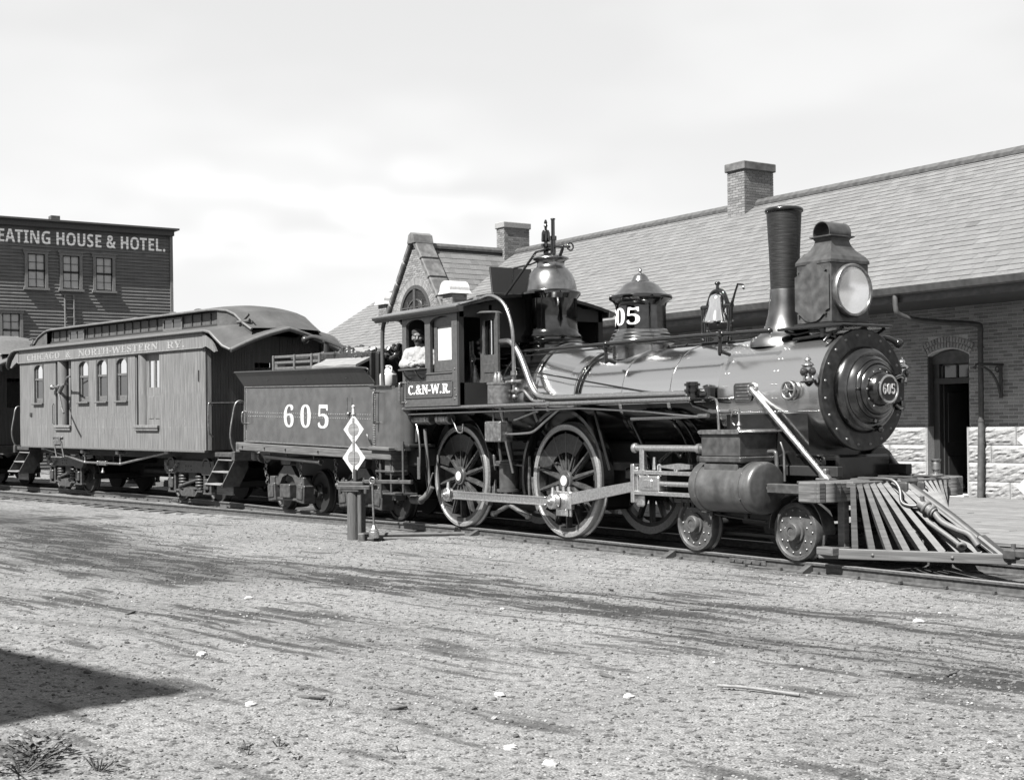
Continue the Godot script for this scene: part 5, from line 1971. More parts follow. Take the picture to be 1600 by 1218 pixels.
func loco_under(L: Node3D) -> void:
	# bar frames, axles, wheels
	for s in [1.0, -1.0]:
		var b := mb()
		b.box(V(-5.0, 1.02, s * 0.58), V(8.6, 0.12, 0.1), 0.01)
		b.box(V(-7.0, 0.52, s * 0.58), V(3.9, 0.09, 0.09), 0.01)
		for x in [-8.85, -8.0, -6.05, -5.15]: b.box(V(x, 0.77, s * 0.58), V(0.12, 0.5, 0.1), 0.01)
		obj("frame_bar", b, "black_dull", L)
	var ap := mb()  # ash pan plus added dark masses that close the bright view between the wheels
	ap.box(V(-7.0, 0.72, 0), V(2.6, 0.75, 0.9), 0.04)
	ap.box(V(-9.0, 0.85, 0), V(1.2, 0.6, 1.0), 0.04)
	ap.box(V(-5.0, 1.0, 0), V(2.2, 0.7, 0.7), 0.04)
	obj("ash_pan_infill", ap, "black_dull", L)
	var ax := mb()
	for x in [-8.424, -5.6]: ax.cyl(V(x, 0.8, -0.72), V(x, 0.8, 0.72), 0.09, -1, 16)
	for x in [-2.883, -1.176]: ax.cyl(V(x, 0.336, -0.7), V(x, 0.336, 0.7), 0.06, -1, 14)
	obj("axle", ax, "black_dull", L)
	for s in [1.0, -1.0]:
		spoked_wheel(L, "driving_wheel", V(-8.424, 0.8, s * 0.815), 0.8, 14, true, s < 0)
		spoked_wheel(L, "driving_wheel", V(-5.6, 0.8, s * 0.815), 0.8, 14, true, s < 0)
		disc_wheel(L, "pilot_wheel", V(-1.176, 0.336, s * 0.815), 0.336, s < 0, true)
		disc_wheel(L, "pilot_wheel", V(-2.883, 0.336, s * 0.815), 0.336, s < 0, true)
		# side rod: fluted bar with big ends
		var cy := 0.8 - 0.283
		var r := mb()
		r.at(Transform3D(Basis(), V(0, 0, s * 1.05)))
		r.box(V(-6.99, cy, 0), V(2.50, 0.125, 0.03), 0.004)
		for y in [0.052, -0.052]: r.box(V(-6.99, cy + y, 0.0), V(2.50, 0.022, 0.062), 0.006)
		for x in [-8.40, -5.58]:
			r.cyl(V(x, cy, -0.05), V(x, cy, 0.05), 0.105, -1, 24, 0.008)
			r.cyl(V(x, cy, 0.05), V(x, cy, 0.085), 0.055, 0.045, 16)
			r.cyl(V(x, cy, 0.08), V(x, cy, 0.12), 0.032, -1, 6)
			r.cyl(V(x, cy + 0.10, 0.0), V(x, cy + 0.20, 0.0), 0.035, 0.022, 10)
		obj("side_rod", r, "steel", L)
		var cp := mb()
		for x in [-8.40, -5.58]: cp.cyl(V(x, cy, s * 0.80), V(x, cy, s * 1.02), 0.07, -1, 16)
		obj("crank_pin", cp, "steel_dull", L)
		# main rod to the crosshead
		var m := mb()
		var a := V(-5.58, cy, s * 0.94)
		var e := V(-3.62, 0.82, s * 0.94)
		var d := (e - a).normalized()
		var up := V(0, 0, 1).cross(d)
		m.at(Transform3D(Basis(d, up, V(0, 0, 1)), a))
		var len := a.distance_to(e)
		m.prism([P(0.1, -0.085), P(len, -0.06), P(len, 0.06), P(0.1, 0.085)], V(0, 0, -0.03), Vector3.RIGHT, Vector3.UP, V(0, 0, 0.06))
		m.at(Transform3D())
		m.box(V(-5.46, cy + 0.02, s * 0.945), V(0.40, 0.25, 0.085), 0.015)
		for x in [-5.60, -5.46, -5.33]: m.cyl(V(x, cy + 0.12, s * 0.95), V(x, cy + 0.21, s * 0.95), 0.035, 0.028, 10)
		m.box(V(-5.5, cy - 0.15, s * 0.95), V(0.24, 0.1, 0.06), 0.01)
		for x in [-5.38, -5.30]: m.cyl(V(x, cy - 0.1, s * 0.95), V(x, cy - 0.2, s * 0.95), 0.022, -1, 8)
		obj("main_rod", m, "steel", L)
		# splashers over the drivers
		var sp := mb()
		sp.arc(V(-5.6, 0.84, s * 0.80), V(0, 0, 1), Vector3.RIGHT, 0.965, 0.98, 0.17, deg_to_rad(-6), deg_to_rad(196), 40)
		sp.arc(V(-5.6, 0.84, s * 0.885), V(0, 0, 1), Vector3.RIGHT, 0.935, 0.982, 0.012, deg_to_rad(-6), deg_to_rad(196), 40)
		obj("splasher", sp, "black_gloss", L)
		for e3 in [[-10, 70], [110, 200]]:
			var sp2 := mb()
			sp2.arc(V(-8.424, 0.84, s * 0.80), V(0, 0, 1), Vector3.RIGHT, 0.965, 0.982, 0.15, deg_to_rad(e3[0]), deg_to_rad(e3[1]), 20)
			obj("splasher", sp2, "black_gloss", L)
		# springs and equaliser between the drivers
		var q := mb()
		for k in 6: q.box(V(-7.02, 1.24 + k * 0.02, s * 0.62), V(1.1 - k * 0.16, 0.016, 0.09))
		q.box(V(-7.02, 1.17, s * 0.62), V(1.7, 0.07, 0.07), 0.01)
		for x in [-7.55, -6.5]: q.cyl(V(x, 1.2, s * 0.62), V(x, 1.0, s * 0.62), 0.025, -1, 8)
		obj("spring", q, "black_dull", L)
		# brake cylinder, hangers and shoes
		var bc := mb()
		bc.cyl(V(-7.05, 0.62, s * 0.80), V(-7.05, 1.02, s * 0.80), 0.15, -1, 20, 0.01)
		bc.cyl(V(-7.05, 1.01, s * 0.80), V(-7.05, 1.06, s * 0.80), 0.21, -1, 20, 0.01)
		bc.cyl(V(-7.05, 0.60, s * 0.80), V(-7.05, 0.64, s * 0.80), 0.19, -1, 20)
		bc.cyl(V(-7.05, 0.60, s * 0.80), V(-7.05, 0.38, s * 0.80), 0.04, -1, 10)
		bc.cyl(V(-6.9, 1.05, s * 0.84), V(-6.9, 1.7, s * 0.95), 0.03, -1, 8)
		bc.cyl(V(-7.2, 1.05, s * 0.84), V(-7.2, 1.55, s * 0.9), 0.025, -1, 8)
		obj("brake_cylinder", bc, "chest_iron", L)
		for e2 in [[-7.48, -1.0], [-6.55, 1.0]]:
			var bs := mb()
			bs.box(V(e2[0], 0.84, s * 0.79), V(0.07, 0.62, 0.05), 0.01)
			bs.arc(V(-8.424 if e2[1] < 0 else -5.6, 0.8, s * 0.75), V(0, 0, 1), Vector3.RIGHT, 0.81, 0.87, 0.1, deg_to_rad(-30) if e2[1] < 0 else deg_to_rad(178), deg_to_rad(6) if e2[1] < 0 else deg_to_rad(212), 10)
			bs.cyl(V(e2[0], 0.98, s * 0.79), V(-7.05, 1.02, s * 0.8), 0.02, -1, 8)
			bs.cyl(V(-7.05, 0.40, s * 0.8), V(e2[0] + e2[1] * 0.02, 0.24, s * 0.8), 0.035, -1, 8)
			bs.box(V(e2[0], 0.25, s * 0.8), V(0.1, 0.08, 0.08), 0.015)
			obj("brake_shoe", bs, "steel_dull", L)
		# hanging rods and levers ahead of the main driver
		var hg := mb()
		hg.cyl(V(-4.55, 1.80, s * 1.1), V(-4.32, 0.98, s * 1.02), 0.022, -1, 8)
		hg.tube(smooth([V(-4.1, 1.6, s * 0.8), V(-3.95, 1.4, s * 0.8), V(-3.78, 1.15, s * 0.82), V(-3.7, 0.9, s * 0.85)], 5), 0.03, 8)
		hg.sph(V(-4.12, 1.62, s * 0.8), 0.06)
		hg.box(V(-4.2, 0.92, s * 0.62), V(0.5, 0.16, 0.1), 0.02)
		obj("valve_link", hg, "black_gloss", L)
	# drawbar hoses between engine and tender
	var ho := mb()
	ho.tube(smooth([V(-9.0, 0.62, 1.0), V(-9.15, 0.44, 1.05), V(-9.45, 0.40, 1.05), V(-9.75, 0.50, 1.0), V(-9.95, 0.62, 0.95)], 6), 0.05, 10)
	ho.cyl(V(-9.52, 0.40, 1.05), V(-9.25, 0.405, 1.05), 0.075, -1, 12)
	ho.tube([V(-9.02, 1.55, 1.1), V(-9.02, 0.62, 1.02)], 0.03, 8)
	ho.tube([V(-9.0, 0.5, 1.1), V(-8.75, 0.85, 1.12)], 0.012, 6)
	obj("feed_hose", ho, "rubber", L)
	var rb := mb()
	rb.box(V(-9.35, 1.10, 0), V(0.35, 0.30, 2.3), 0.02)
	rb.box(V(-9.5, 0.95, 0), V(1.0, 0.12, 0.3), 0.02)
	rb.box(V(-9.32, 1.28, 1.10), V(0.42, 0.05, 0.5), 0.01)
	obj("tail_beam", rb, "black_dull", L)
	var af := mb()
	af.box(V(-9.33, 1.50, 1.12), V(0.20, 0.34, 0.05), 0.01)
	for k in 3:
		for j in 2: af.cyl(V(-9.38 + j * 0.09, 1.40 + k * 0.1, 1.14), V(-9.38 + j * 0.09, 1.40 + k * 0.1, 1.165), 0.032, -1, 12)
	obj("stay_plate", af, "step_iron", L)

func loco_cylinders(L: Node3D) -> void:
	for s in [1.0, -1.0]:
		var z: float = s * 0.98
		var ay := 0.828
		var c := mb()
		c.lathe([P(0.0, -2.47), P(0.30, -2.47), P(0.302, -2.44), P(0.302, -1.52)], V(0, ay, z), V(1, 0, 0), 48)
		for x in [-2.36, -1.62]: c.arc(V(x, ay, z), V(1, 0, 0), Vector3.UP, 0.30, 0.307, 0.03, 0, TAU, 40)
		for y in [0.17, -0.12]:
			for x in [-2.38, -1.6]: c.rivet(V(x, ay + y, z + s * sqrt(0.302 * 0.302 - y * y)), V(0, y, s * 0.25), 0.012)
		var cyl := obj("cylinder", c, "cylinder_iron", L)
		var f := mb()
		f.lathe([P(0.302, -1.54), P(0.306, -1.53), P(0.306, -1.475), P(0.295, -1.445), P(0.27, -1.432), P(0.10, -1.425), P(0.03, -1.425), P(0.03, -1.40), P(0.02, -1.39), P(0, -1.39)], V(0, ay, z), V(1, 0, 0), 48, 0, TAU, Vector3.ZERO, 50)
		obj("cylinder_cover", f, "cylinder_iron", cyl)
		var rc := mb()
		rc.lathe([P(0, -2.62), P(0.07, -2.62), P(0.07, -2.52), P(0.24, -2.50), P(0.30, -2.47)], V(0, ay, z), V(1, 0, 0), 32)
		obj("rear_cover", rc, "cylinder_iron", cyl)
		# steam chest on top
		var q := mb()
		var zc: float = s * 0.90
		q.box(V(-1.99, 1.325, zc), V(0.66, 0.27, 0.60), 0.01)
		q.box(V(-1.99, 1.155, zc), V(0.70, 0.07, 0.64), 0.012)
		var chest := obj("steam_chest", q, "chest_iron", L)
		var lid := mb()
		lid.prism([P(-0.335, 1.455), P(0.335, 1.455), P(0.36, 1.475), P(0.345, 1.495), P(0.30, 1.505), P(-0.30, 1.505), P(-0.345, 1.495), P(-0.36, 1.475)], V(-1.99, 0, zc - 0.33), Vector3.RIGHT, Vector3.UP, V(0, 0, 0.66))
		obj("chest_lid", lid, "steel_dull", chest)
		var nk := mb()
		nk.box(V(-1.99, 1.02, s * 0.84), V(0.62, 0.24, 0.5), 0.01)
		nk.box(V(-1.99, 1.06, s * 1.15), V(0.58, 0.10, 0.1), 0.01)
		for k in 3: nk.cyl(V(-2.2 + k * 0.21, 1.105, s * 1.17), V(-2.2 + k * 0.21, 1.13, s * 1.17), 0.018, -1, 6)
		obj("chest_neck", nk, "cylinder_iron", chest)
		var oc := mb()
		oc.lathe([P(0, 0), P(0.035, 0), P(0.02, 0.03), P(0.035, 0.05), P(0.02, 0.08), P(0.012, 0.1), P(0.012, 0.25), P(0, 0.25)], V(-1.98, 1.505, zc), Vector3.UP, 12)
		oc.tube(smooth([V(-1.98, 1.72, zc), V(-2.08, 1.72, zc), V(-2.12, 1.62, zc), V(-2.05, 1.55, zc)], 4), 0.012, 6)
		obj("oil_cup", oc, "steel_dull", chest)
		# drain pipes in front of the chest
		var dp := mb()
		dp.tube(smooth([V(-1.62, 1.24, s * 0.78), V(-1.52, 1.24, s * 0.78), V(-1.49, 1.18, s * 0.78), V(-1.48, 0.90, s * 0.78)], 4), 0.026, 8)
		dp.tube([V(-1.50, 1.35, s * 0.70), V(-1.43, 1.24, s * 0.72), V(-1.42, 0.90, s * 0.72)], 0.016, 8)
		obj("cock_pipe", dp, "cylinder_iron", L)
		# guides, crosshead and valve rod
		var g := mb()
		for y in [0.965, 0.70]:
			g.box(V(-3.2, y, z), V(1.24, 0.05, 0.10), 0.006)
		g.box(V(-3.84, 0.82, z), V(0.07, 0.5, 0.12), 0.01)
		g.box(V(-3.76, 0.60, s * 0.96), V(0.16, 0.16, 0.05), 0.04)
		g.box(V(-3.80, 0.85, s * 0.75), V(0.06, 0.36, 0.5), 0.01)
		obj("guide_bar", g, "steel", L)
		for x in [-3.34, -3.02]:
			var o := mb()
			o.lathe([P(0, 0), P(0.04, 0), P(0.042, 0.06), P(0.03, 0.085), P(0, 0.09)], V(x, 0.99, z), Vector3.UP, 14)
			obj("oil_cup", o, "bell_metal", L)
		var ch := mb()
		ch.box(V(-3.52, 0.825, z), V(0.40, 0.20, 0.11), 0.02)
		ch.box(V(-3.52, 0.825, z + s * 0.06), V(0.16, 0.1, 0.03), 0.01)
		ch.cyl(V(-3.4, 0.828, z), V(-2.55, 0.828, z), 0.032, -1, 12)
		for x in [-3.72, -3.55, -3.3]: ch.cyl(V(x, 0.92, z + s * 0.03), V(x, 0.955, z + s * 0.03), 0.02, -1, 6)
		obj("crosshead", ch, "steel", L)
		var vr := mb()
		vr.cyl(V(-3.82, 1.275, z), V(-2.33, 1.275, z - s * 0.05), 0.042, -1, 12)
		vr.cyl(V(-3.86, 1.275, z), V(-3.80, 1.275, z), 0.065, -1, 14, 0.01)
		vr.cyl(V(-2.62, 1.275, z), V(-2.56, 1.275, z), 0.062, -1, 12)
		vr.box(V(-3.68, 1.10, z), V(0.09, 0.38, 0.07), 0.015)
		vr.prism([P(-3.30, 1.055), P(-2.95, 1.09), P(-2.72, 1.075), P(-2.72, 1.025), P(-2.95, 1.01), P(-3.30, 1.035)], V(0, 0, z), Vector3.RIGHT, Vector3.UP, V(0, 0, 0.05))
		vr.cyl(V(-3.45, 1.0, z), V(-3.45, 1.16, z), 0.03, 0.02, 8)
		obj("valve_rod", vr, "steel", L)
		var rk := mb()
		rk.tube([V(-3.5, 1.1, s * 0.85), V(-3.3, 1.25, s * 0.8), V(-3.12, 1.2, s * 0.8)], 0.035, 8)
		rk.sph(V(-3.12, 1.2, s * 0.82), 0.06)
		obj("rocker", rk, "black_gloss", L)
		var gl := mb()
		gl.cyl(V(-2.70, 1.15, s * 0.86), V(-2.45, 1.15, s * 0.86), 0.08, 0.06, 12)
		obj("valve_gland", gl, "black_gloss", L)
		var bk := mb()
		bk.box(V(-3.0, 0.62, s * 0.78), V(0.5, 0.06, 0.12), 0.01)
		for x in [-3.1, -2.98, -2.9]: bk.cyl(V(x, 0.54, s * 0.82), V(x, 0.66, s * 0.82), 0.025, -1, 8)
		obj("guide_bracket", bk, "black_gloss", L)
	# leading truck
	var t := mb()
	for s in [1.0, -1.0]:
		t.box(V(-2.03, 0.46, s * 0.60), V(2.3, 0.08, 0.08), 0.01)
		t.box(V(-2.03, 0.24, s * 0.60), V(1.1, 0.05, 0.06), 0.01)
		for x in [-2.883, -1.176]: t.box(V(x, 0.36, s * 0.60), V(0.24, 0.26, 0.14), 0.02)
		t.tube([V(-2.65, 0.50, s * 0.9), V(-2.0, 0.46, s * 0.92), V(-1.55, 0.44, s * 0.9)], 0.015, 6)
		for x in [-2.45, -1.85]: t.box(V(x, 0.49, s * 0.91), V(0.06, 0.07, 0.06), 0.01)
	t.box(V(-2.03, 0.46, 0), V(0.5, 0.2, 1.2), 0.02)
	obj("truck_frame", t, "black_dull", L)
	for s in [1.0, -1.0]:
		var fd := mb()
		fd.arc(V(-1.176, 0.336, s * 0.71), V(0, 0, 1), Vector3.RIGHT, 0.415, 0.428, 0.19, deg_to_rad(-2), deg_to_rad(178), 28)
		obj("fender", fd, "wheel_iron", L)

func loco_pilot(L: Node3D) -> void:
	# bumper beam with carved end
	var b := mb()
	b.box(V(-0.60, 0.815, 0), V(0.26, 0.23, 2.44), 0.015)
	var beam := obj("pilot_beam", b, "beam_wood", L)
	for s in [1.0, -1.0]:
		var e := mb()
		e.box(V(-0.455, 0.815, s * 1.15), V(0.05, 0.225, 0.11), 0.012)
		e.cyl(V(-0.47, 0.705, s * 1.02), V(-0.47, 0.925, s * 1.02), 0.085, -1, 20, 0.01)
		e.box(V(-0.445, 0.815, s * 0.915), V(0.06, 0.22, 0.09), 0.012)
		e.box(V(-0.455, 0.81, s * 0.80), V(0.03, 0.21, 0.24), 0.01)
		obj("beam_end", e, "beam_wood", beam)
	var dk := mb()
	dk.box(V(-0.86, 0.90, 0), V(0.5, 0.03, 1.7), 0.008)
	dk.box(V(-1.05, 0.83, 0.95), V(0.75, 0.11, 0.12), 0.01)
	dk.box(V(-1.05, 0.83, -0.95), V(0.75, 0.11, 0.12), 0.01)
	for q in [[-0.55, -0.6, 0.25], [-0.6, -0.25, -0.2], [-0.5, 0.2, 0.15]]:
		dk.box(V(q[0], 0.945, q[1]), V(0.5, 0.02, 0.1), 0.006)
	obj("front_deck", dk, "step_iron", L)
	# plates and rivets under the smokebox, plus the round casting behind the far brace
	var un := mb()
	un.box(V(-1.15, 1.20, 0.50), V(0.42, 0.03, 0.2), 0.008)
	un.box(V(-1.15, 1.14, 0.56), V(0.42, 0.09, 0.02))
	for k in 6: un.rivet(V(-1.30 + k * 0.06, 1.15, 0.572), V(0, 0, 1), 0.013)
	un.box(V(-1.1, 1.0, 0.45), V(0.06, 0.3, 0.06), 0.01)
	un.cyl(V(-1.2, 1.02, -0.5), V(-1.05, 1.02, -0.5), 0.26, -1, 32, 0.01)
	un.box(V(-1.3, 1.05, -0.1), V(0.7, 0.3, 0.9), 0.03)
	obj("front_casting", un, "black_gloss", L)
	# the pilot proper
	var pn := mb()
	pn.box(V(-0.36, 0.89, 0), V(0.10, 0.07, 1.62), 0.01)
	pn.box(V(-0.55, 0.45, 0.70), V(0.10, 0.6, 0.09), 0.01)
	pn.box(V(-0.55, 0.45, -0.70), V(0.10, 0.6, 0.09), 0.01)
	var pilot := obj("pilot", pn, "pilot_wood", L)
	# bottom boards run from the back corners to the nose
	var nose := V(1.06, 0.135, 0.0)
	for s in [1.0, -1.0]:
		var c := V(-0.70, 0.135, s * 0.93)
		var d := (nose - c)
		var ex := d.normalized()
		var ez := ex.cross(Vector3.UP).normalized()
		var bb := mb()
		bb.at(Transform3D(Basis(ex, Vector3.UP, ez), c))
		bb.box(V(d.length() * 0.5, 0, 0), V(d.length(), 0.115, 0.075), 0.008)
		for k in [0.3, 0.72]: bb.rivet(V(d.length() * k, 0, 0.0375 * (1.0 if s > 0 else -1.0)), V(0, 0, 1.0 if s > 0 else -1.0), 0.022)
		obj("toe_board", bb, "pilot_wood", pilot)
		var kk := mb()
		kk.box(V(-0.60, 0.16, s * 0.78), V(0.24, 0.09, 0.36), 0.01)
		obj("toe_block", kk, "pilot_wood", pilot)
		# slats fan from the beam down to the toe board
		for i in 9:
			var t := i / 8.0
			var top := V(-0.30 + 0.05 * t, 0.90, s * lerpf(0.82, 0.05, t))
			var foot := c.lerp(nose, lerpf(0.20, 0.95, t)) + V(0, 0.05, 0)
			var e := (foot - top)
			var l := e.length()
			var ax := e.normalized()
			# the wide face of each slat turns outwards and up; the slat itself is deep
			var face := (V(0.55, 0.5, s * 0.65)).normalized()
			var side := ax.cross(face).normalized()
			face = side.cross(ax).normalized()
			var sl := mb()
			sl.at(Transform3D(Basis(ax, side, face), top))
			var dp := 0.17 if s > 0 else 0.03
			var hw := 0.031 if s > 0 else 0.018
			sl.prism([P(0, -hw * 0.9), P(l, -hw * 1.1), P(l, hw * 1.1), P(0, hw * 0.9)], V(0, 0, -dp), Vector3.RIGHT, Vector3.UP, V(0, 0, dp))
			obj("slat", sl, "pilot_wood", pilot)
	# long push bar lying down the nose and its pocket
	var cas := mb()
	cas.box(V(-0.27, 0.86, 0.0), V(0.14, 0.16, 0.36), 0.03)
	cas.box(V(-0.22, 0.80, -0.14), V(0.2, 0.22, 0.06), 0.02)
	cas.box(V(-0.22, 0.80, 0.14), V(0.2, 0.22, 0.06), 0.02)
	obj("drawbar_pocket", cas, "step_iron", L)
	var pb := mb()
	pb.tube([V(-0.20, 0.84, 0.0), V(0.35, 0.53, 0.0), V(0.72, 0.30, 0.0)], 0.055, 14)
	pb.at(Transform3D(Basis(V(0, 0, 1), -0.56), V(0.86, 0.235, 0)))
	pb.box(V(0, 0, 0), V(0.38, 0.10, 0.13), 0.02)
	pb.box(V(0.08, 0.04, 0), V(0.16, 0.03, 0.03))
	obj("push_bar", pb, "step_iron", L)
	# air hose on the near side of it
	var ah := mb()
	ah.tube(smooth([V(-0.75, 0.92, 0.35), V(-0.4, 0.945, 0.33), V(-0.2, 0.93, 0.30), V(-0.1, 0.84, 0.30), V(-0.04, 0.70, 0.34), V(0.05, 0.66, 0.30), V(0.14, 0.67, 0.24)], 5), 0.02, 8)
	obj("air_pipe", ah, "cylinder_iron", L)
	var hz := mb()
	hz.cyl(V(0.12, 0.69, 0.24), V(0.30, 0.59, 0.22), 0.055, -1, 14)
	hz.torus(V(0.20, 0.645, 0.23), V(0.18, -0.10, -0.02), 0.055, 0.022, 18, 8)
	hz.torus(V(0.27, 0.61, 0.225), V(0.18, -0.10, -0.02), 0.05, 0.02, 18, 8)
	hz.cyl(V(0.16, 0.68, 0.24), V(0.17, 0.77, 0.26), 0.025, -1, 8)
	hz.tube(smooth([V(0.30, 0.59, 0.22), V(0.40, 0.50, 0.22), V(0.56, 0.43, 0.19), V(0.70, 0.38, 0.16), V(0.80, 0.27, 0.15)], 6), 0.034, 10)
	hz.tube([V(0.28, 0.50, 0.30), V(0.55, 0.34, 0.27), V(0.66, 0.27, 0.26)], 0.028, 8)
	hz.torus(V(0.68, 0.26, 0.26), V(0.5, -0.5, 0.6), 0.035, 0.02, 16, 8)
	obj("air_hose", hz, "rubber", L)
	var lj := mb()
	lj.lathe([P(0, 0), P(0.09, 0), P(0.085, 0.02), P(0.035, 0.03), P(0.032, 0.06), P(0.05, 0.075), P(0.052, 0.14), P(0.045, 0.165), P(0.06, 0.18), P(0.06, 0.195), P(0, 0.20)], V(-0.58, 0.935, -0.9), Vector3.UP, 18)
	obj("lamp_socket", lj, "steel_dull", L)

# ---------------------------------------------------------------- tender
# local frame: x forward from the front of the tank, z towards the camera side
func build_tender() -> void:
	var T := thing("tender", "riveted dark tender numbered 605 carrying coal behind the engine cab", "tender", V(-10.2, 0, 0), V(0, deg_to_rad(1.6), 0))
	var tilt := Transform3D(Basis(V(0, 0, 1), deg_to_rad(-1.3)), V(0, 0, 0))
	var y0 := 1.22
	var y1 := 2.285
	# tank body
	var b := mb().at(tilt)
	b.box(V(-2.55, (y0 + y1) * 0.5, 0), V(5.1, y1 - y0, 2.84), 0.02)
	var tank := obj("tank", b, "tank_paint", T)
	# front legs with their rounded corners
	for s in [1.0, -1.0]:
		var lg := mb().at(tilt)
		lg.box(V(0.35, (y0 + y1) * 0.5 - 0.02, s * 1.22), V(0.70, y1 - y0 - 0.04, 0.38), 0.01)
		lg.cyl(V(0.70, y0, s * 1.22), V(0.70, y1 - 0.04, s * 1.22), 0.19, -1, 20)
		obj("tank_leg", lg, "tank_paint", tank)
	var rim := mb().at(tilt)
	for s in [1.0, -1.0]:
		rim.tube([V(-5.1, y1, s * 1.425), V(0.0, y1, s * 1.425)], 0.014, 6)
		rim.tube([V(-5.1, y0 + 0.01, s * 1.425), V(0.05, y0 + 0.01, s * 1.425)], 0.016, 6)
		rim.tube([V(-5.1, y0, s * 1.42), V(-5.1, y1, s * 1.42)], 0.014, 6)
		for k in 28: rim.box(V(0.05 + k * 0.022, y1 - 0.035, s * 1.415), V(0.012, 0.03, 0.012))
	obj("tank_beading", rim, "steel_dull", tank)
	var rv := mb().at(tilt)
	for s in [1.0, -1.0]:
		for i in 62:
			for y in [1.72, 1.79]: rv.rivet(V(-5.02 + i * 0.081, y, s * 1.42), V(0, 0, s), 0.011)
		for i in 26:
			for x in [-5.05, -0.05, 0.0]: rv.rivet(V(x, y0 + 0.05 + i * 0.039, s * 1.42), V(0, 0, s), 0.010)
	stuff(obj("rivets", rv, "steel_dull", tank))
	# number
	var nm := mb().at(tilt)
	for q in [["6", -3.20], ["0", -2.52], ["5", -1.84]]:
		text_in(nm, q[0], true, 0.40, 0.42, 0.006, Transform3D(Basis(), V(q[1] + 0.02, 1.745, 1.4225)))
	obj("number", nm, "white_flat", tank)
	# flared collar round the top
	for s in [1.0, -1.0]:
		var f := mb().at(tilt)
		f.prism([P(-5.18, 0), P(-0.02, 0), P(-0.02, 0.05), P(-0.10, 0.17), P(-0.25, 0.28), P(-5.34, 0.28)], V(0, y1 + 0.01, s * 1.40), Vector3.RIGHT, V(0, 1, s * 0.48), V(0, 0.004, -s * 0.012))
		f.tube(smooth([V(-5.34, y1 + 0.29, s * 1.535), V(-2.5, y1 + 0.29, s * 1.535), V(-0.25, y1 + 0.29, s * 1.535), V(-0.10, y1 + 0.18, s * 1.485), V(-0.02, y1 + 0.03, s * 1.415)], 5), 0.018, 6)
		for x in [-4.0, -2.45, -0.9]: f.rivet(V(x, y1 + 0.12, s * 1.465), V(0, -0.4, s), 0.016)
		obj("collar", f, "flare_paint", tank)
	var rc := mb().at(tilt)
	rc.quad(V(-5.12, y1 + 0.01, -1.40), V(-5.12, y1 + 0.01, 1.40), V(-5.34, y1 + 0.29, 1.535), V(-5.34, y1 + 0.29, -1.535))
	rc.tube([V(-5.34, y1 + 0.29, -1.535), V(-5.34, y1 + 0.29, 1.535)], 0.018, 6)
	obj("collar", rc, "flare_paint", tank)
	# grab irons and handles
	for q in [[0.12, 2.16, 1.66], [-5.02, 1.80, 1.58]]:
		var gr := mb().at(tilt)
		gr.tube(smooth([V(q[0], q[1], 1.42), V(q[0], q[1], 1.50), V(q[0], q[1] - 0.06, 1.52), V(q[0], q[2] + 0.06, 1.52), V(q[0], q[2], 1.50), V(q[0], q[2], 1.42)], 4), 0.017, 8)
		obj("grab_iron", gr, "steel_dull", tank)
	var hk := mb().at(tilt)
	hk.tube(smooth([V(-0.10, 1.30, 1.43), V(-0.08, 1.40, 1.5), V(-0.12, 1.47, 1.5), V(-0.16, 1.42, 1.47)], 4), 0.012, 6)
	obj("hook", hk, "steel_dull", tank)
	var gi := mb().at(tilt)
	for x in [-0.95, -0.78]: gi.cyl(V(x, 2.08, 1.425), V(x, 1.84, 1.425), 0.006, -1, 6)
	gi.box(V(-0.865, 1.835, 1.43), V(0.2, 0.014, 0.02))
	gi.sph(V(-0.87, 1.80, 1.44), 0.035, 8)
	obj("flag_holder", gi, "steel_dull", tank)
	# frame
	var fr := mb().at(tilt)
	for s in [1.0, -1.0]:
		fr.box(V(-2.75, 1.12, s * 1.32), V(5.5, 0.15, 0.22), 0.012)
		fr.box(V(0.30, 1.14, s * 1.30), V(0.62, 0.16, 0.36), 0.012)
		fr.box(V(0.30, 1.24, s * 1.32), V(0.66, 0.06, 0.42), 0.01)
		for x in [-5.2, -4.2, -3.3, -2.0, -0.5]: fr.cyl(V(x, 1.13, s * 1.43), V(x, 1.13, s * 1.46), 0.022, -1, 6)
		fr.box(V(0.42, 0.95, s * 1.25), V(0.26, 0.28, 0.3), 0.01)
	fr.box(V(-5.45, 1.10, 0), V(0.16, 0.20, 2.86), 0.012)
	fr.box(V(-2.6, 1.08, 0), V(5.2, 0.1, 1.2))
	obj("frame", fr, "beam_wood", T)
	for s in [1.0, -1.0]:
		var dr := mb().at(tilt)
		dr.cyl(V(-4.45, 0.955, s * 1.30), V(-2.15, 0.925, s * 1.30), 0.04, -1, 12)
		dr.torus(V(-2.13, 0.925, s * 1.30), V(1, 0, 0), 0.05, 0.014, 16, 6)
		for x in [-4.2, -3.5, -2.4]: dr.cyl(V(x, 0.95, s * 1.30), V(x, 1.1, s * 1.32), 0.018, -1, 6)
		obj("tool_tube", dr, "cylinder_iron", T)
	var bf := mb().at(tilt)
	bf.box(V(-5.45, 0.94, 0.95), V(0.22, 0.22, 0.3), 0.03)
	bf.cyl(V(-5.2, 0.92, 0.95), V(-5.5, 0.92, 0.95), 0.14, 0.10, 16)
	obj("buffer_block", bf, "beam_wood", T)
	# two trucks
	for c in [-3.86, -0.98]:
		tender_truck(T, c)
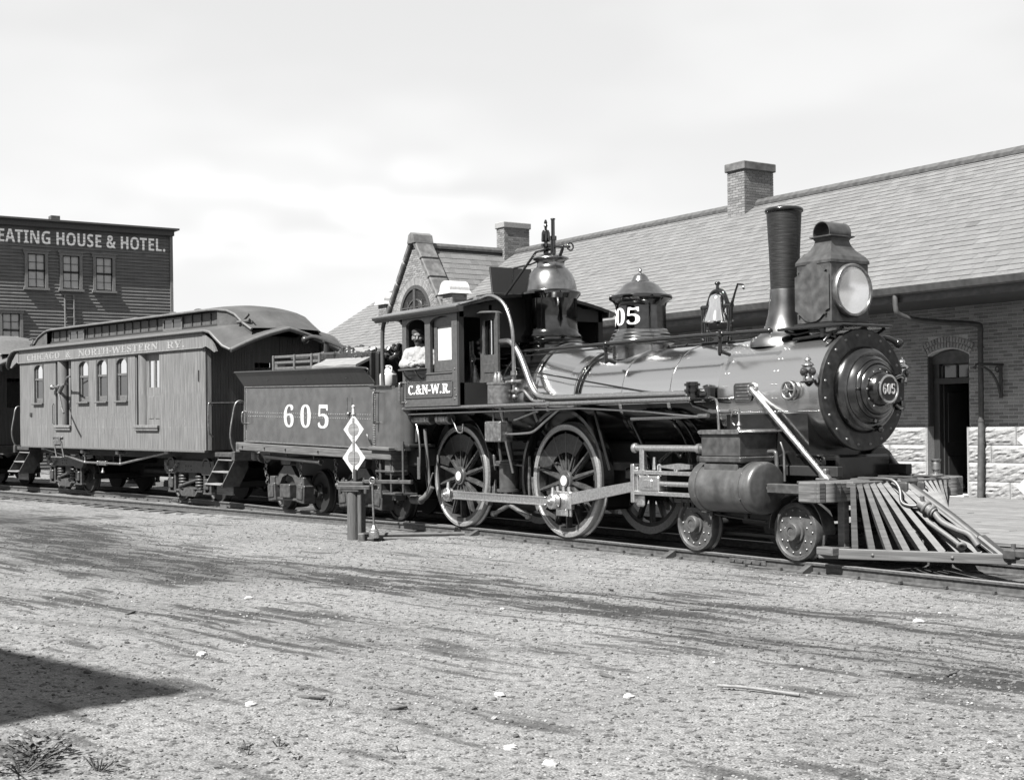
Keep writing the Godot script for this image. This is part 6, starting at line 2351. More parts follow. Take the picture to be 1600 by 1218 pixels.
	# steps between tender and engine
	for s in [1.0, -1.0]:
		var st := mb()
		st.box(V(0.62, 0.50, s * 1.30), V(0.62, 0.035, 0.30), 0.008)
		st.box(V(0.35, 0.86, s * 1.30), V(0.60, 0.035, 0.26), 0.008)
		st.cyl(V(0.18, 1.05, s * 1.40), V(0.18, 0.42, s * 1.40), 0.025, -1, 8)
		for x in [0.52, 0.9]:
			st.cyl(V(x, 1.35 if x > 0.6 else 1.05, s * 1.40), V(x, 0.50, s * 1.40), 0.02, -1, 8)
		st.box(V(0.62, 0.44, s * 1.30), V(0.05, 0.10, 0.2), 0.01)
		obj("footstep", st, "step_iron", T)
	# things on the tank top
	var rack := mb().at(tilt)
	for k in 3: rack.box(V(-3.5, 2.64 + k * 0.11, 1.10), V(1.95, 0.05, 0.03), 0.006)
	for x in [-4.45, -3.55, -2.85, -2.54]: rack.box(V(x, 2.72, 1.125), V(0.06, 0.34, 0.03), 0.006)
	rack.box(V(-3.5, 2.74, 0.6), V(1.95, 0.04, 0.9), 0.01)
	rack.box(V(-4.62, 2.68, 0.9), V(0.1, 0.18, 0.2), 0.02)
	obj("tool_rack", rack, "car_trim", T)
	var tb := mb().at(tilt)
	tb.prism([P(1.20, 2.30), P(1.20, 2.62), P(0.55, 2.92), P(0.30, 2.92), P(0.30, 2.30)], V(-2.5, 0, 0), V(0, 0, 1), Vector3.UP, V(1.5, 0, 0))
	var chest := obj("tool_chest", tb, "flare_paint", T)
	var li := mb().at(tilt)
	li.prism([P(1.27, 2.60), P(0.50, 2.955), P(0.50, 3.0), P(1.27, 2.65)], V(-2.56, 0, 0), V(0, 0, 1), Vector3.UP, V(1.64, 0, 0))
	li.cyl(V(-1.9, 2.97, 0.55), V(-1.7, 2.97, 0.55), 0.03, -1, 8)
	obj("chest_lid", li, "step_wood", chest)
	var co := mb().at(tilt)
	for x in [-0.80, -0.62]: co.box(V(x, 2.53, 1.0), V(0.1, 0.62, 0.05), 0.008)
	co.box(V(-0.72, 2.5, 0.45), V(0.05, 0.72, 1.3), 0.01)
	co.box(V(-1.6, 2.83, 0.95), V(1.9, 0.09, 0.06), 0.008)
	co.box(V(-1.6, 2.62, 0.45), V(1.9, 0.6, 0.05), 0.01)
	co.box(V(-0.72, 2.5, -0.5), V(0.05, 0.72, 1.3), 0.01)
	obj("coal_board", co, "flare_paint", T)
	var ht := mb().at(tilt)
	ht.cyl(V(-4.4, 2.28, -0.1), V(-4.4, 2.96, -0.1), 0.36, -1, 28, 0.03)
	ht.box(V(-3.2, 2.75, -0.1), V(1.8, 0.40, 1.0), 0.03)
	ht.cyl(V(-3.85, 2.80, 0.4), V(-3.85, 2.80, 0.42), 0.05, -1, 12)
	ht.cyl(V(-4.4, 2.96, 0.0), V(-4.4, 3.20, 0.0), 0.06, 0.05, 14)
	ht.cyl(V(-4.4, 3.18, 0.0), V(-4.4, 3.22, 0.0), 0.08, -1, 14)
	ht.tube(smooth([V(-5.3, 3.26, 0.02), V(-4.9, 3.30, 0.02), V(-4.4, 3.22, 0.02), V(-3.5, 3.02, 0.02), V(-3.1, 2.99, 0.02)], 5), 0.045, 8)
	for x in [-5.28, -3.12]: ht.sph(V(x, 3.26 if x < -5 else 2.99, 0.02), 0.08, 10)
	ht.box(V(-4.3, 2.85, 0.62), V(0.75, 0.05, 0.05), 0.01)
	obj("water_hatch", ht, "flare_paint", T)
	var cb := mb().at(tilt)
	var rn := RandomNumberGenerator.new()
	rn.seed = 3
	for i in 520:
		var x := rn.randf_range(-2.4, 0.15)
		var z := rn.randf_range(-1.0, 1.0)
		var h := 2.84 + 0.16 * sin(x * 2.0 + 1.0) * cos(z * 1.3) - (0.25 if x > -0.5 else 0.0) * 0.0
		var p := V(x, h + rn.randf_range(-0.06, 0.08), z)
		var s := rn.randf_range(0.05, 0.13)
		var l := rn.randf_range(0.6, 1.0)
		if rn.randf() < 0.18: l = 7.0
		cb.col = Color(l, l, l)
		var keep := cb.xf
		cb.xf = tilt * Transform3D(Basis.from_euler(V(rn.randf() * 6, rn.randf() * 6, rn.randf() * 6)), p)
		cb.box(Vector3.ZERO, V(s, s * 0.7, s * 1.2), s * 0.2)
		cb.xf = keep
	var coal := obj("coal", cb, "coal")
	coal.position = T.position
	coal.rotation = T.rotation
	stuff(tag(coal, "lumps of coal heaped in the tender behind the cab", "coal"))
	# deck board behind the cab where the jug stands
	var dk := mb().at(tilt)
	dk.box(V(0.2, 2.265, 0.6), V(0.7, 0.03, 1.7), 0.006)
	obj("deck_plate", dk, "flare_paint", T)
	var j := thing("stoneware_jug", "white stoneware jug standing on the tender deck below the engineer", "jug", V(-10.18, 2.275, 1.12))
	var jb := mb()
	jb.lathe([P(0, 0), P(0.145, 0), P(0.15, 0.01), P(0.15, 0.17), P(0.14, 0.20), P(0.09, 0.25), P(0.05, 0.28), P(0.04, 0.30), P(0.05, 0.32), P(0.05, 0.335), P(0.03, 0.345), P(0, 0.345)], Vector3.ZERO, Vector3.UP, 28, 0, TAU, Vector3.ZERO, 45)
	obj("body", jb, "stoneware", j)
	var jh := mb()
	jh.tube(smooth([V(0.05, 0.31, 0), V(0.11, 0.31, 0), V(0.125, 0.25, 0), V(0.11, 0.22, 0)], 4), 0.014, 8)
	obj("handle", jh, "stoneware", j)

func tender_truck(T: Node3D, c: float) -> void:
	for s in [1.0, -1.0]:
		for d in [-0.75, 0.75]:
			disc_wheel(T, "tender_wheel", V(c + d, 0.40, s * 0.815), 0.40, s < 0, false, "black_dull")
		var f := mb()
		# arched top bar carried on two pedestals
		f.prism([P(-0.62, 0.62), P(-0.40, 0.66), P(-0.16, 0.88), P(0.16, 0.88), P(0.40, 0.66), P(0.62, 0.62), P(0.62, 0.50), P(0.36, 0.50), P(0.22, 0.66), P(0.0, 0.72), P(-0.22, 0.66), P(-0.36, 0.50), P(-0.62, 0.50)], V(c, 0, s * 1.02), Vector3.RIGHT, Vector3.UP, V(0, 0, s * 0.09))
		f.prism([P(-0.22, 1.02), P(0.22, 1.02), P(0.18, 0.90), P(-0.18, 0.90)], V(c, 0, s * 1.02), Vector3.RIGHT, Vector3.UP, V(0, 0, s * 0.12))
		for d in [-0.62, 0.62]:
			f.box(V(c + d, 0.56, s * 1.06), V(0.20, 0.22, 0.16), 0.015)
		obj("truck_side", f, "step_iron", T)
		for d in [-0.72, 0.72]:
			var ab := mb()
			ab.at(Transform3D(Basis(V(0, 0, 1), 0.10 * signf(d) * -1.0), V(c + d * 0.85, 0.36, s * 1.03)))
			ab.box(V(0, 0, 0), V(0.30, 0.34, 0.26), 0.015)
			ab.box(V(0, 0.02, s * 0.14), V(0.22, 0.24, 0.03), 0.01)
			obj("axle_box", ab, "chest_iron", T)
		var sp := mb()
		sp.box(V(c, 0.40, s * 1.03), V(0.42, 0.26, 0.3), 0.015)
		for k in 3: sp.cyl(V(c - 0.14 + k * 0.14, 0.26, s * 1.03), V(c - 0.14 + k * 0.14, 0.52, s * 1.03), 0.055, -1, 10)
		sp.box(V(c, 0.24, s * 1.03), V(1.3, 0.05, 0.16), 0.01)
		obj("spring_box", sp, "chest_iron", T)
		for d in [-0.95, 0.55]:
			var ch := mb()
			for k in 8: ch.torus(V(c + d + 0.03 * sin(k * 1.3) + 0.012 * k, 1.0 - k * 0.065, s * 1.12), V(1, 0, 0) if k % 2 else V(0, 0, 1), 0.032, 0.009, 10, 5)
			obj("safety_chain", ch, "steel_dull", T)
	var ax := mb()
	for d in [-0.75, 0.75]: ax.cyl(V(c + d, 0.40, -0.95), V(c + d, 0.40, 0.95), 0.06, -1, 12)
	ax.box(V(c, 0.55, 0), V(0.3, 0.25, 2.0), 0.02)
	ax.box(V(c, 0.72, 0), V(2.8, 0.6, 0.7), 0.02)  # added dark box, closes the bright view under the tender
	for d in [-0.95, 0.95, 0.2]:
		ax.box(V(c + d, 0.42, 0), V(0.08, 0.12, 1.8), 0.01)
	obj("bolster", ax, "black_dull", T)

# ---------------------------------------------------------------- cars
func car_side(C: Node3D, len: float, y0: float, y1: float, z: float, holes: Array) -> void:
	# vertical matchboards, each with its own edges, over a backing
	var s := signf(z)
	var bk := mb()
	wall_with_holes(bk, -len, 0.0, y0, y1, z - s * 0.05, 0.06, holes)
	var side := obj("side_wall", bk, "car_wood", C)
	var b := mb()
	var rn := RandomNumberGenerator.new()
	rn.seed = int(z * 10) + 40
	var x := -len
	while x < -0.13:
		var w := 0.062
		var cuts := [[y0, y1]]
		for h in holes:
			if x + w > h[0] + 0.01 and x < h[1] - 0.01:
				cuts = [[y0, h[2]], [h[3], y1]]
		var l := rn.randf_range(0.91, 1.04)
		b.col = Color(l, l, l)
		for c in cuts:
			if c[1] - c[0] > 0.01: b.box(V(x + w * 0.5, (c[0] + c[1]) * 0.5, z - s * 0.012), V(w - 0.001, c[1] - c[0], 0.018), 0.0025)
		x += w
	# boards carried round the front corner
	for i in 3:
		var a := PI * 0.5 * (i + 0.5) / 3.0
		b.xf = Transform3D(Basis(V(0, 1, 0), a if s > 0 else -a), V(-0.13, 0, z - s * 0.15))
		b.box(V(0, (y0 + y1) * 0.5, s * 0.138), V(0.075, y1 - y0, 0.02), 0.004)
	b.xf = Transform3D()
	stuff(obj("matchboards", b, "car_wood", side))

func car_window(C: Node3D, xa: float, xb: float, y0: float, y1: float, z: float) -> void:
	var s := signf(z)
	var f := mb()
	arch_top(f, xa, xb, y1 - 0.005, 0.16, y1 + 0.001, z - s * 0.02, 0.05)
	f.box(V((xa + xb) * 0.5, y0 - 0.02, z + s * 0.015), V(xb - xa + 0.1, 0.045, 0.09), 0.008)
	for e in [xa + 0.006, xb - 0.006]: f.box(V(e, (y0 + y1) * 0.5, z - s * 0.05), V(0.012, y1 - y0, 0.1))
	var win := obj("window", f, "car_trim", C)
	var sa := mb()
	var ym := lerpf(y0, y1, 0.62)
	for e in [xa + 0.05, xb - 0.05]: sa.box(V(e, (y0 + y1) * 0.5, z - s * 0.055), V(0.06, y1 - y0, 0.03))
	sa.box(V((xa + xb) * 0.5, y0 + 0.07, z - s * 0.055), V(xb - xa, 0.12, 0.03))
	sa.box(V((xa + xb) * 0.5, ym, z - s * 0.045), V(xb - xa, 0.05, 0.035))
	obj("sash", sa, "car_trim", win)
	for q in [[y0 + 0.12, ym - 0.02, "dark_glass"], [ym + 0.02, y1, "sky_glass"]]:
		var g := mb()
		g.box(V((xa + xb) * 0.5, (q[0] + q[1]) * 0.5, z - s * 0.06), V(xb - xa - 0.10, q[1] - q[0], 0.006))
		obj("pane", g, q[2], win)

func car_roof(C: Node3D, len: float, over_f: float, over_r: float, ye: float, m := "car_roof") -> void:
	# lower deck, clerestory with its bent ends, and the hoods over the end platforms
	var W := 1.54
	var low := func(t: float) -> float: return ye + 0.20 * (1.0 - t * t)
	var st := []
	# x, drop of the edge, half width
	for q in [[over_f, 0.42, 0.92], [over_f - 0.18, 0.34, 0.97], [over_f - 0.42, 0.16, 1.0], [over_f - 0.62, 0.04, 1.0], [over_f - 0.85, 0.0, 1.0], [-len - over_r + 0.85, 0.0, 1.0], [-len - over_r + 0.62, 0.04, 1.0], [-len - over_r + 0.42, 0.16, 1.0], [-len - over_r + 0.18, 0.34, 0.97], [-len - over_r, 0.42, 0.92]]: st.append(q)
	var b := mb()
	var n := 16
	for i in st.size() - 1:
		for k in n:
			var q := []
			for e in [[i, k], [i, k + 1], [i + 1, k + 1], [i + 1, k]]:
				var t: float = -1.0 + 2.0 * e[1] / n
				var a: Array = st[e[0]]
				q.append(V(a[0], low.call(t) - a[1] * (0.30 + 0.70 * absf(t)), t * W * a[2]))
			b.quad_out(q[0], q[1], q[2], q[3], Vector3.UP)
			b.quad_out(q[0] - V(0, 0.05, 0), q[1] - V(0, 0.05, 0), q[2] - V(0, 0.05, 0), q[3] - V(0, 0.05, 0), Vector3.DOWN)
	var roof := obj("roof", b, m, C)
	# moulded edge along the eaves and round the hood
	var ed := mb()
	for s in [1.0, -1.0]:
		var pts := []
		for a in st: pts.append(V(a[0], low.call(1.0) - a[1] - 0.03, s * W * a[2]))
		ed.tube(pts, 0.034, 8)
	for e in [0, st.size() - 1]:
		var pts := []
		for k in n + 1:
			var t := -1.0 + 2.0 * k / n
			pts.append(V(st[e][0], low.call(t) - st[e][1] * (0.30 + 0.70 * absf(t)) - 0.05, t * W * st[e][2]))
		ed.tube(pts, 0.05, 8)
	obj("roof_moulding", ed, "car_trim", roof)
	# clerestory
	var cw := 0.80
	var cl := mb()
	var xa := -len + 0.55
	var xb := -0.55
	for s in [1.0, -1.0]: cl.box(V((xa + xb) * 0.5, ye + 0.27, s * cw), V(xb - xa, 0.36, 0.04))
	var deck := obj("clerestory", cl, "car_clere", roof)
	var pn := mb()
	var x := xa + 0.1
	var i := 0
	while x < xb - 0.1:
		for s in [1.0, -1.0]: pn.box(V(x, ye + 0.29, s * (cw + 0.025)), V(0.03, 0.30, 0.03))
		x += 0.42
		i += 1
	for s in [1.0, -1.0]: pn.box(V((xa + xb) * 0.5, ye + 0.16, s * (cw + 0.03)), V(xb - xa, 0.05, 0.05))
	obj("clerestory_post", pn, "cab_dark", deck)
	for c in [-0.32 * len + 0.6, -0.82 * len + 0.4]:
		var fr := mb()
		wall_with_holes(fr, c - 0.46, c + 0.46, ye + 0.14, ye + 0.42, cw + 0.05, 0.03, [[c - 0.41, c - 0.02, ye + 0.20, ye + 0.39], [c + 0.02, c + 0.41, ye + 0.20, ye + 0.39]])
		var w := obj("deck_window", fr, "car_trim", deck)
		for k in [-0.215, 0.215]:
			var g := mb()
			g.box(V(c + k, ye + 0.295, cw + 0.045), V(0.39, 0.19, 0.006))
			obj("pane", g, "dark_glass", w)
	# upper roof: bull-nosed ends sweep down to the hood
	var up := mb()
	var ust := [[over_f - 0.12, 0.16, 0.97, 0.02], [over_f - 0.45, 0.26, 1.0, 0.05], [over_f - 0.75, 0.38, 1.0, 0.08], [-0.10, 0.47, 1.0, 0.10], [-0.45, 0.51, 1.06, 0.10], [-0.8, 0.52, 1.1, 0.10], [-len + 0.8, 0.52, 1.1, 0.10], [-len + 0.45, 0.51, 1.06, 0.10], [-len + 0.10, 0.47, 1.0, 0.10], [-len - over_r + 0.75, 0.38, 1.0, 0.08], [-len - over_r + 0.45, 0.26, 1.0, 0.05], [-len - over_r + 0.12, 0.16, 0.97, 0.02]]
	var y_at := func(a: Array, t: float) -> float: return ye - 0.36 * smoothstep(0.0, 1.0, clampf((a[0] - over_f + 0.9) / 0.9, 0.0, 1.0) + clampf((-len - over_r + 0.9 - a[0]) / 0.9, 0.0, 1.0)) * 0.4 + a[1] + a[3] * (1.0 - t * t)
	for k2 in ust.size() - 1:
		for k in n:
			var q := []
			for e in [[k2, k], [k2, k + 1], [k2 + 1, k + 1], [k2 + 1, k]]:
				var t: float = -1.0 + 2.0 * e[1] / n
				var a: Array = ust[e[0]]
				q.append(V(a[0], y_at.call(a, t), t * (cw + 0.06) * a[2]))
			up.quad_out(q[0], q[1], q[2], q[3], Vector3.UP)
		for s in [1.0, -1.0]:
			var a: Array = ust[k2]
			var e: Array = ust[k2 + 1]
			var pa := V(a[0], y_at.call(a, 1.0), s * (cw + 0.06) * a[2])
			var pe := V(e[0], y_at.call(e, 1.0), s * (cw + 0.06) * e[2])
			var dn := 0.06 if (absf(a[0] + len * 0.5) < len * 0.5 - 0.4 and absf(e[0] + len * 0.5) < len * 0.5 - 0.4) else 0.5
			up.quad_out(pa, pe, pe - V(0, dn, 0), pa - V(0, dn, 0), V(0, 0, s))
	obj("upper_roof", up, m, roof)
	var ue := mb()
	for s in [1.0, -1.0]:
		var pts := []
		for a in ust: pts.append(V(a[0], y_at.call(a, 1.0) - 0.03, s * (cw + 0.07) * a[2]))
		ue.tube(pts, 0.03, 6)
	obj("upper_moulding", ue, "car_trim", roof)

func car_truck(C: Node3D, c: float) -> void:
	for s in [1.0, -1.0]:
		for d in [-0.80, 0.80]: disc_wheel(C, "truck_wheel", V(c + d, 0.42, s * 0.815), 0.42, s < 0, false, "black_dull")
		var f := mb()
		f.prism([P(-1.12, 0.92), P(1.12, 0.92), P(1.12, 0.70), P(1.0, 0.62), P(0.62, 0.62), P(0.55, 0.66), P(-0.55, 0.66), P(-0.62, 0.62), P(-1.0, 0.62), P(-1.12, 0.70)], V(c, 0, s * 1.0), Vector3.RIGHT, Vector3.UP, V(0, 0, s * 0.09))
		for d in [-0.80, 0.80]:
			for e in [-0.13, 0.13]: f.box(V(c + d + e, 0.48, s * 1.03), V(0.07, 0.52, 0.09), 0.012)
			f.arc(V(c + d, 0.80, s * 1.06), V(0, 0, 1), Vector3.RIGHT, 0.15, 0.19, 0.08, 0, PI, 12)
			f.box(V(c + d, 0.215, s * 1.03), V(0.36, 0.04, 0.1), 0.008)
		f.prism([P(-0.62, 0.24), P(-0.42, 0.24), P(-0.30, 0.14), P(0.30, 0.14), P(0.42, 0.24), P(0.62, 0.24), P(0.62, 0.28), P(0.40, 0.28), P(0.26, 0.20), P(0.20, 0.30), P(-0.20, 0.30), P(-0.26, 0.20), P(-0.40, 0.28), P(-0.62, 0.28)], V(c, 0, s * 1.0), Vector3.RIGHT, Vector3.UP, V(0, 0, s * 0.10))
		obj("truck_side", f, "step_iron", C)
		for d in [-0.80, 0.80]:
			var ax2 := mb()
			ax2.box(V(c + d, 0.42, s * 1.04), V(0.19, 0.24, 0.16), 0.02)
			obj("axle_box", ax2, "chest_iron", C)
		var ab := mb()
		for q in [P(-0.12, 0.80), P(0.0, 0.80), P(-0.12, 0.72), P(0.12, 0.80), P(0.12, 0.72)]: ab.rivet(V(c + q.x, q.y, s * 1.09), V(0, 0, s), 0.02)
		stuff(obj("bolts", ab, "chest_iron", C))
		var sp := mb()
		for d in [-0.38, 0.38]:
			for k in 4: sp.torus(V(c + d, 0.38 + k * 0.065, s * 1.0), Vector3.UP, 0.085, 0.03, 16, 6)
		sp.tube([V(c - 0.42, 0.34, s * 1.08), V(c - 0.05, 0.42, s * 1.1), V(c + 0.35, 0.50, s * 1.08)], 0.035, 8)
		sp.box(V(c, 0.31, s * 0.98), V(1.0, 0.05, 0.2), 0.01)
		obj("spring", sp, "chest_iron", C)
		var ch := mb()
		for k in 12: ch.torus(V(c - 1.0 + 0.05 * k, 0.85 - 0.16 * sin(PI * k / 11.0), s * 1.13), V(0, 1, 0) if k % 2 else V(0, 0, 1), 0.03, 0.009, 10, 5)
		obj("safety_chain", ch, "steel_dull", C)
	var ax := mb()
	for d in [-0.80, 0.80]: ax.cyl(V(c + d, 0.42, -0.95), V(c + d, 0.42, 0.95), 0.06, -1, 12)
	ax.box(V(c, 0.6, 0), V(0.35, 0.3, 2.0), 0.02)
	for d in [-1.3, 1.3]: ax.box(V(c + d, 0.42, 0), V(0.07, 0.14, 1.8), 0.01)
	obj("bolster", ax, "black_dull", C)

func car_end(C: Node3D, x: float, dir: float, y0: float, y1: float, m := "car_dark") -> void:
	# end wall of vertical boards with a door, the platform, steps and rails
	var W := 1.35
	var b := mb()
	wall_with_holes(b, -W, W, y0, y1 + 0.55, 0, 0.05, [[-0.38, 0.38, y0 + 0.02, y1 - 0.1]])
	var wb := mb()
	wb.xf = Transform3D(Basis(V(0, 1, 0), PI * 0.5), V(x - dir * 0.04, 0, 0))
	wall_with_holes(wb, -W, W, y0, y1 + 0.30, 0, 0.05, [[-0.38, 0.38, y0 + 0.02, y1 - 0.1]])
	var zz := -W
	while zz < W - 0.02:
		if absf(zz + 0.035) > 0.40: wb.box(V(zz + 0.032, (y0 + y1) * 0.5 + 0.14, dir * 0.03), V(0.061, y1 - y0 + 0.28, 0.016), 0.004)
		zz += 0.064
	var wall := obj("end_wall", wb, m, C)
	var d := mb()
	d.xf = Transform3D(Basis(V(0, 1, 0), PI * 0.5), V(x - dir * 0.06, 0, 0))
	wall_with_holes(d, -0.38, 0.38, y0 + 0.02, y1 - 0.1, 0, 0.04, [[-0.24, 0.24, y0 + 1.05, y1 - 0.28]])
	for s in [-1.0, 1.0]: d.box(V(s * 0.41, (y0 + y1) * 0.5, dir * 0.03), V(0.07, y1 - y0, 0.05), 0.008)
	var door := obj("end_door", d, m, wall)
	var g := mb()
	g.box(V(x - dir * 0.06, y0 + 1.42, 0), V(0.006, 0.72, 0.48))
	obj("pane", g, "dark_glass", door)
	var p := mb()
	p.box(V(x + dir * 0.42, 1.08, 0), V(0.84, 0.10, 2.5), 0.012)
	p.box(V(x + dir * 0.86, 1.06, 0), V(0.12, 0.20, 2.62), 0.012)
	p.box(V(x + dir * 0.95, 0.92, 0), V(0.35, 0.16, 0.28), 0.03)
	obj("end_platform", p, "step_iron", C)
	for s in [1.0, -1.0]:
		for e in [0.06, 0.74]:
			var sd := mb()
			# stringers slope outwards to the lowest tread
			sd.prism([P(0.88, 1.12), P(1.20, 1.12), P(1.20, 0.98), P(1.50, 0.46), P(1.50, 0.42), P(1.10, 0.42), P(0.88, 0.80)], V(x + dir * e - 0.015, 0, 0), V(0, 0, s), Vector3.UP, V(0.03, 0, 0))
			obj("step_stringer", sd, "step_iron", C)
		for q in [[1.38, 0.47, 0.30], [1.22, 0.72, 0.28], [1.08, 0.97, 0.26]]:
			var t := mb()
			t.box(V(x + dir * 0.40, q[1], s * q[0]), V(0.68, 0.035, q[2]), 0.008)
			t.box(V(x + dir * 0.40, q[1] - 0.12, s * (q[0] - q[2] * 0.5)), V(0.66, 0.22, 0.02))
			obj("step_tread", t, "step_wood", C)
		var r := mb()
		r.tube(smooth([V(x + dir * 0.90, 1.15, s * 1.05), V(x + dir * 0.90, 2.05, s * 1.05), V(x + dir * 0.90, 2.20, s * 1.12), V(x + dir * 0.88, 2.15, s * 1.24), V(x + dir * 0.86, 1.9, s * 1.30), V(x + dir * 0.86, 1.55, s * 1.36), V(x + dir * 0.86, 1.30, s * 1.33), V(x + dir * 0.86, 1.15, s * 1.26)], 5), 0.022, 8)
		obj("hand_rail", r, "steel_dull", C)
		r = mb()
		r.tube(smooth([V(x + dir * 0.02, 2.12, s * 1.30), V(x + dir * 0.05, 2.17, s * 1.38), V(x + dir * 0.06, 2.1, s * 1.42), V(x + dir * 0.06, 1.6, s * 1.42), V(x + dir * 0.04, 1.5, s * 1.36), V(x + dir * 0.02, 1.46, s * 1.30)], 4), 0.018, 8)
		r.tube([V(x + dir * 0.02, 2.17, s * 1.32), V(x + dir * 0.03, 2.18, s * 0.5)], 0.014, 6)
		obj("hand_rail", r, "steel_dull", C)

func build_mail_car() -> void:
	var len := 9.92
	var C := thing("mail_car", "pale wooden railway mail car with clerestory roof behind the tender", "mail car", V(-17.80, -0.03, 0.01), V(0, deg_to_rad(7.6), deg_to_rad(-0.5)))
	var y0 := 1.17
	var y1 := 3.33
	var doors := [[-7.62, -6.72, 1.70, 3.30], [-3.18, -2.08, 1.70, 3.30]]
	var wins := [[-8.98, -8.42, 2.27, 3.26], [-6.24, -5.70, 2.27, 3.26], [-5.22, -4.68, 2.27, 3.26], [-4.17, -3.63, 2.27, 3.26]]
	var holes := [wins[0], doors[0], wins[1], wins[2], wins[3], doors[1]]
	for s in [1.0, -1.0]:
		car_side(C, len, y0, y1, s * 1.47, holes)
		for w in wins: car_window(C, w[0], w[1], w[2], w[3], s * 1.47)
		var lb := mb()
		lb.box(V(-4.96, 3.49, s * 1.475), V(len - 0.06, 0.33, 0.05), 0.006)
		lb.box(V(-4.96, 3.335, s * 1.49), V(len - 0.04, 0.025, 0.05), 0.006)
		lb.prism([P(-0.02, 3.62), P(-0.02, 3.33), P(0.12, 3.36), P(0.30, 3.30), P(0.48, 3.22), P(0.55, 3.24), P(0.42, 3.40), P(0.25, 3.52), P(0.10, 3.62)], V(0, 0, s * 1.46), Vector3.RIGHT, Vector3.UP, V(0, 0, s * 0.05))
		lb.prism([P(0.02 - len, 3.62), P(0.02 - len, 3.33), P(-0.12 - len, 3.36), P(-0.30 - len, 3.30), P(-0.48 - len, 3.22), P(-0.55 - len, 3.24), P(-0.42 - len, 3.40), P(-0.25 - len, 3.52), P(-0.10 - len, 3.62)], V(0, 0, s * 1.46), Vector3.RIGHT, Vector3.UP, V(0, 0, s * 0.05))
		var board := obj("letterboard", lb, "car_wood", C)
		if s > 0:
			var t := mb()
			text_in(t, "CHICAGO", true, 2.05, 0.155, 0.003, Transform3D(Basis(), V(-8.32, 3.458, 1.503)))
			text_in(t, "&", true, 0.26, 0.155, 0.003, Transform3D(Basis(), V(-6.78, 3.458, 1.503)))
			text_in(t, "NORTH-WESTERN", true, 4.15, 0.155, 0.003, Transform3D(Basis(), V(-4.10, 3.458, 1.503)))
			text_in(t, "RY.", true, 0.78, 0.155, 0.003, Transform3D(Basis(), V(-1.22, 3.458, 1.503)))
			obj("lettering", t, "faded_letters", board)
			var g := mb()
			text_in(g, "UNITED STATES RAILWAY", true, 3.2, 0.13, 0.003, Transform3D(Basis(), V(-5.02, 1.93, 1.4668)))
			text_in(g, "POST OFFICE", true, 2.35, 0.15, 0.003, Transform3D(Basis(), V(-4.95, 1.56, 1.4668)))
			text_in(g, "1305", true, 0.78, 0.19, 0.003, Transform3D(Basis(), V(-1.22, 1.77, 1.4668)))
			text_in(g, "1305", true, 0.78, 0.19, 0.003, Transform3D(Basis(), V(-8.65, 1.80, 1.4668)))
			obj("faded_lettering", g, "ghost_letters", board)
		# mail doors in their recesses, with a rounded post on the left
		for k in 2:
			var q: Array = doors[k]
			var d := mb()
			var dx: float = (q[0] + q[1]) * 0.5
			if k == 1:
				wall_with_holes(d, q[0] + 0.35, q[1], q[2], q[3], s * 1.36, 0.04, [[q[0] + 0.48, q[0] + 0.70, 2.55, 3.15], [q[0] + 0.78, q[1] - 0.08, 2.55, 3.15]])
				for e in [[q[0] + 0.48, q[0] + 0.70], [q[0] + 0.78, q[1] - 0.08]]: d.box(V((e[0] + e[1]) * 0.5, 2.1, s * 1.385), V(e[1] - e[0], 0.5, 0.015), 0.006)
			else:
				d.box(V(q[1] - 0.33, 2.5, s * 1.33), V(0.10, 1.6, 0.04))
			var door := obj("mail_door", d, "car_wood", C)
			if k == 1:
				var g := mb()
				g.box(V(dx + 0.18, 2.85, s * 1.355), V(0.62, 0.6, 0.006))
				obj("pane", g, "sky_glass", door)
			var po := mb()
			po.cyl(V(q[0] + 0.20, q[2], s * 1.33), V(q[0] + 0.20, q[3], s * 1.33), 0.16, -1, 20)
			po.box(V(dx, q[2] - 0.03, s * 1.47), V(q[1] - q[0] + 0.06, 0.07, 0.13), 0.01)
			po.box(V(dx, q[2] - 0.10, s * 1.475), V(q[1] - q[0] + 0.02, 0.05, 0.08), 0.01)
			obj("door_post", po, "car_wood", door)
		var sl := mb()
		sl.box(V(-4.96, 1.15, s * 1.42), V(len - 0.1, 0.06, 0.1), 0.01)
		# truss rod with queen posts and turnbuckle
		obj("side_sill", sl, "car_trim", C)
		var tr := mb()
		tr.tube([V(-8.75, 1.10, s * 1.30), V(-6.30, 0.79, s * 1.30), V(-4.36, 0.79, s * 1.30), V(-2.05, 1.09, s * 1.30)], 0.028, 8)
		for x in [-6.30, -4.36]:
			tr.cyl(V(x, 0.79, s * 1.30), V(x, 1.05, s * 1.30), 0.025, -1, 8)
			tr.box(V(x, 1.06, s * 1.30), V(0.16, 0.10, 0.2), 0.02)
			tr.sph(V(x, 0.79, s * 1.30), 0.04, 8)
		for y in [0.82, 0.755]: tr.cyl(V(-5.55, y, s * 1.30), V(-5.10, y, s * 1.30), 0.018, -1, 6)
		for x in [-5.55, -5.12]: tr.box(V(x, 0.79, s * 1.30), V(0.06, 0.11, 0.07), 0.01)
		tr.lathe([P(0, 0), P(0.05, 0), P(0.045, 0.03), P(0.025, 0.06), P(0.02, 0.11), P(0, 0.12)], V(-5.30, 0.56, s * 1.30), Vector3.UP, 12)
		for x in [-8.78, -2.02]: tr.box(V(x, 1.10, s * 1.30), V(0.2, 0.07, 0.08), 0.015)
		obj("truss_rod", tr, "steel_dull", C)
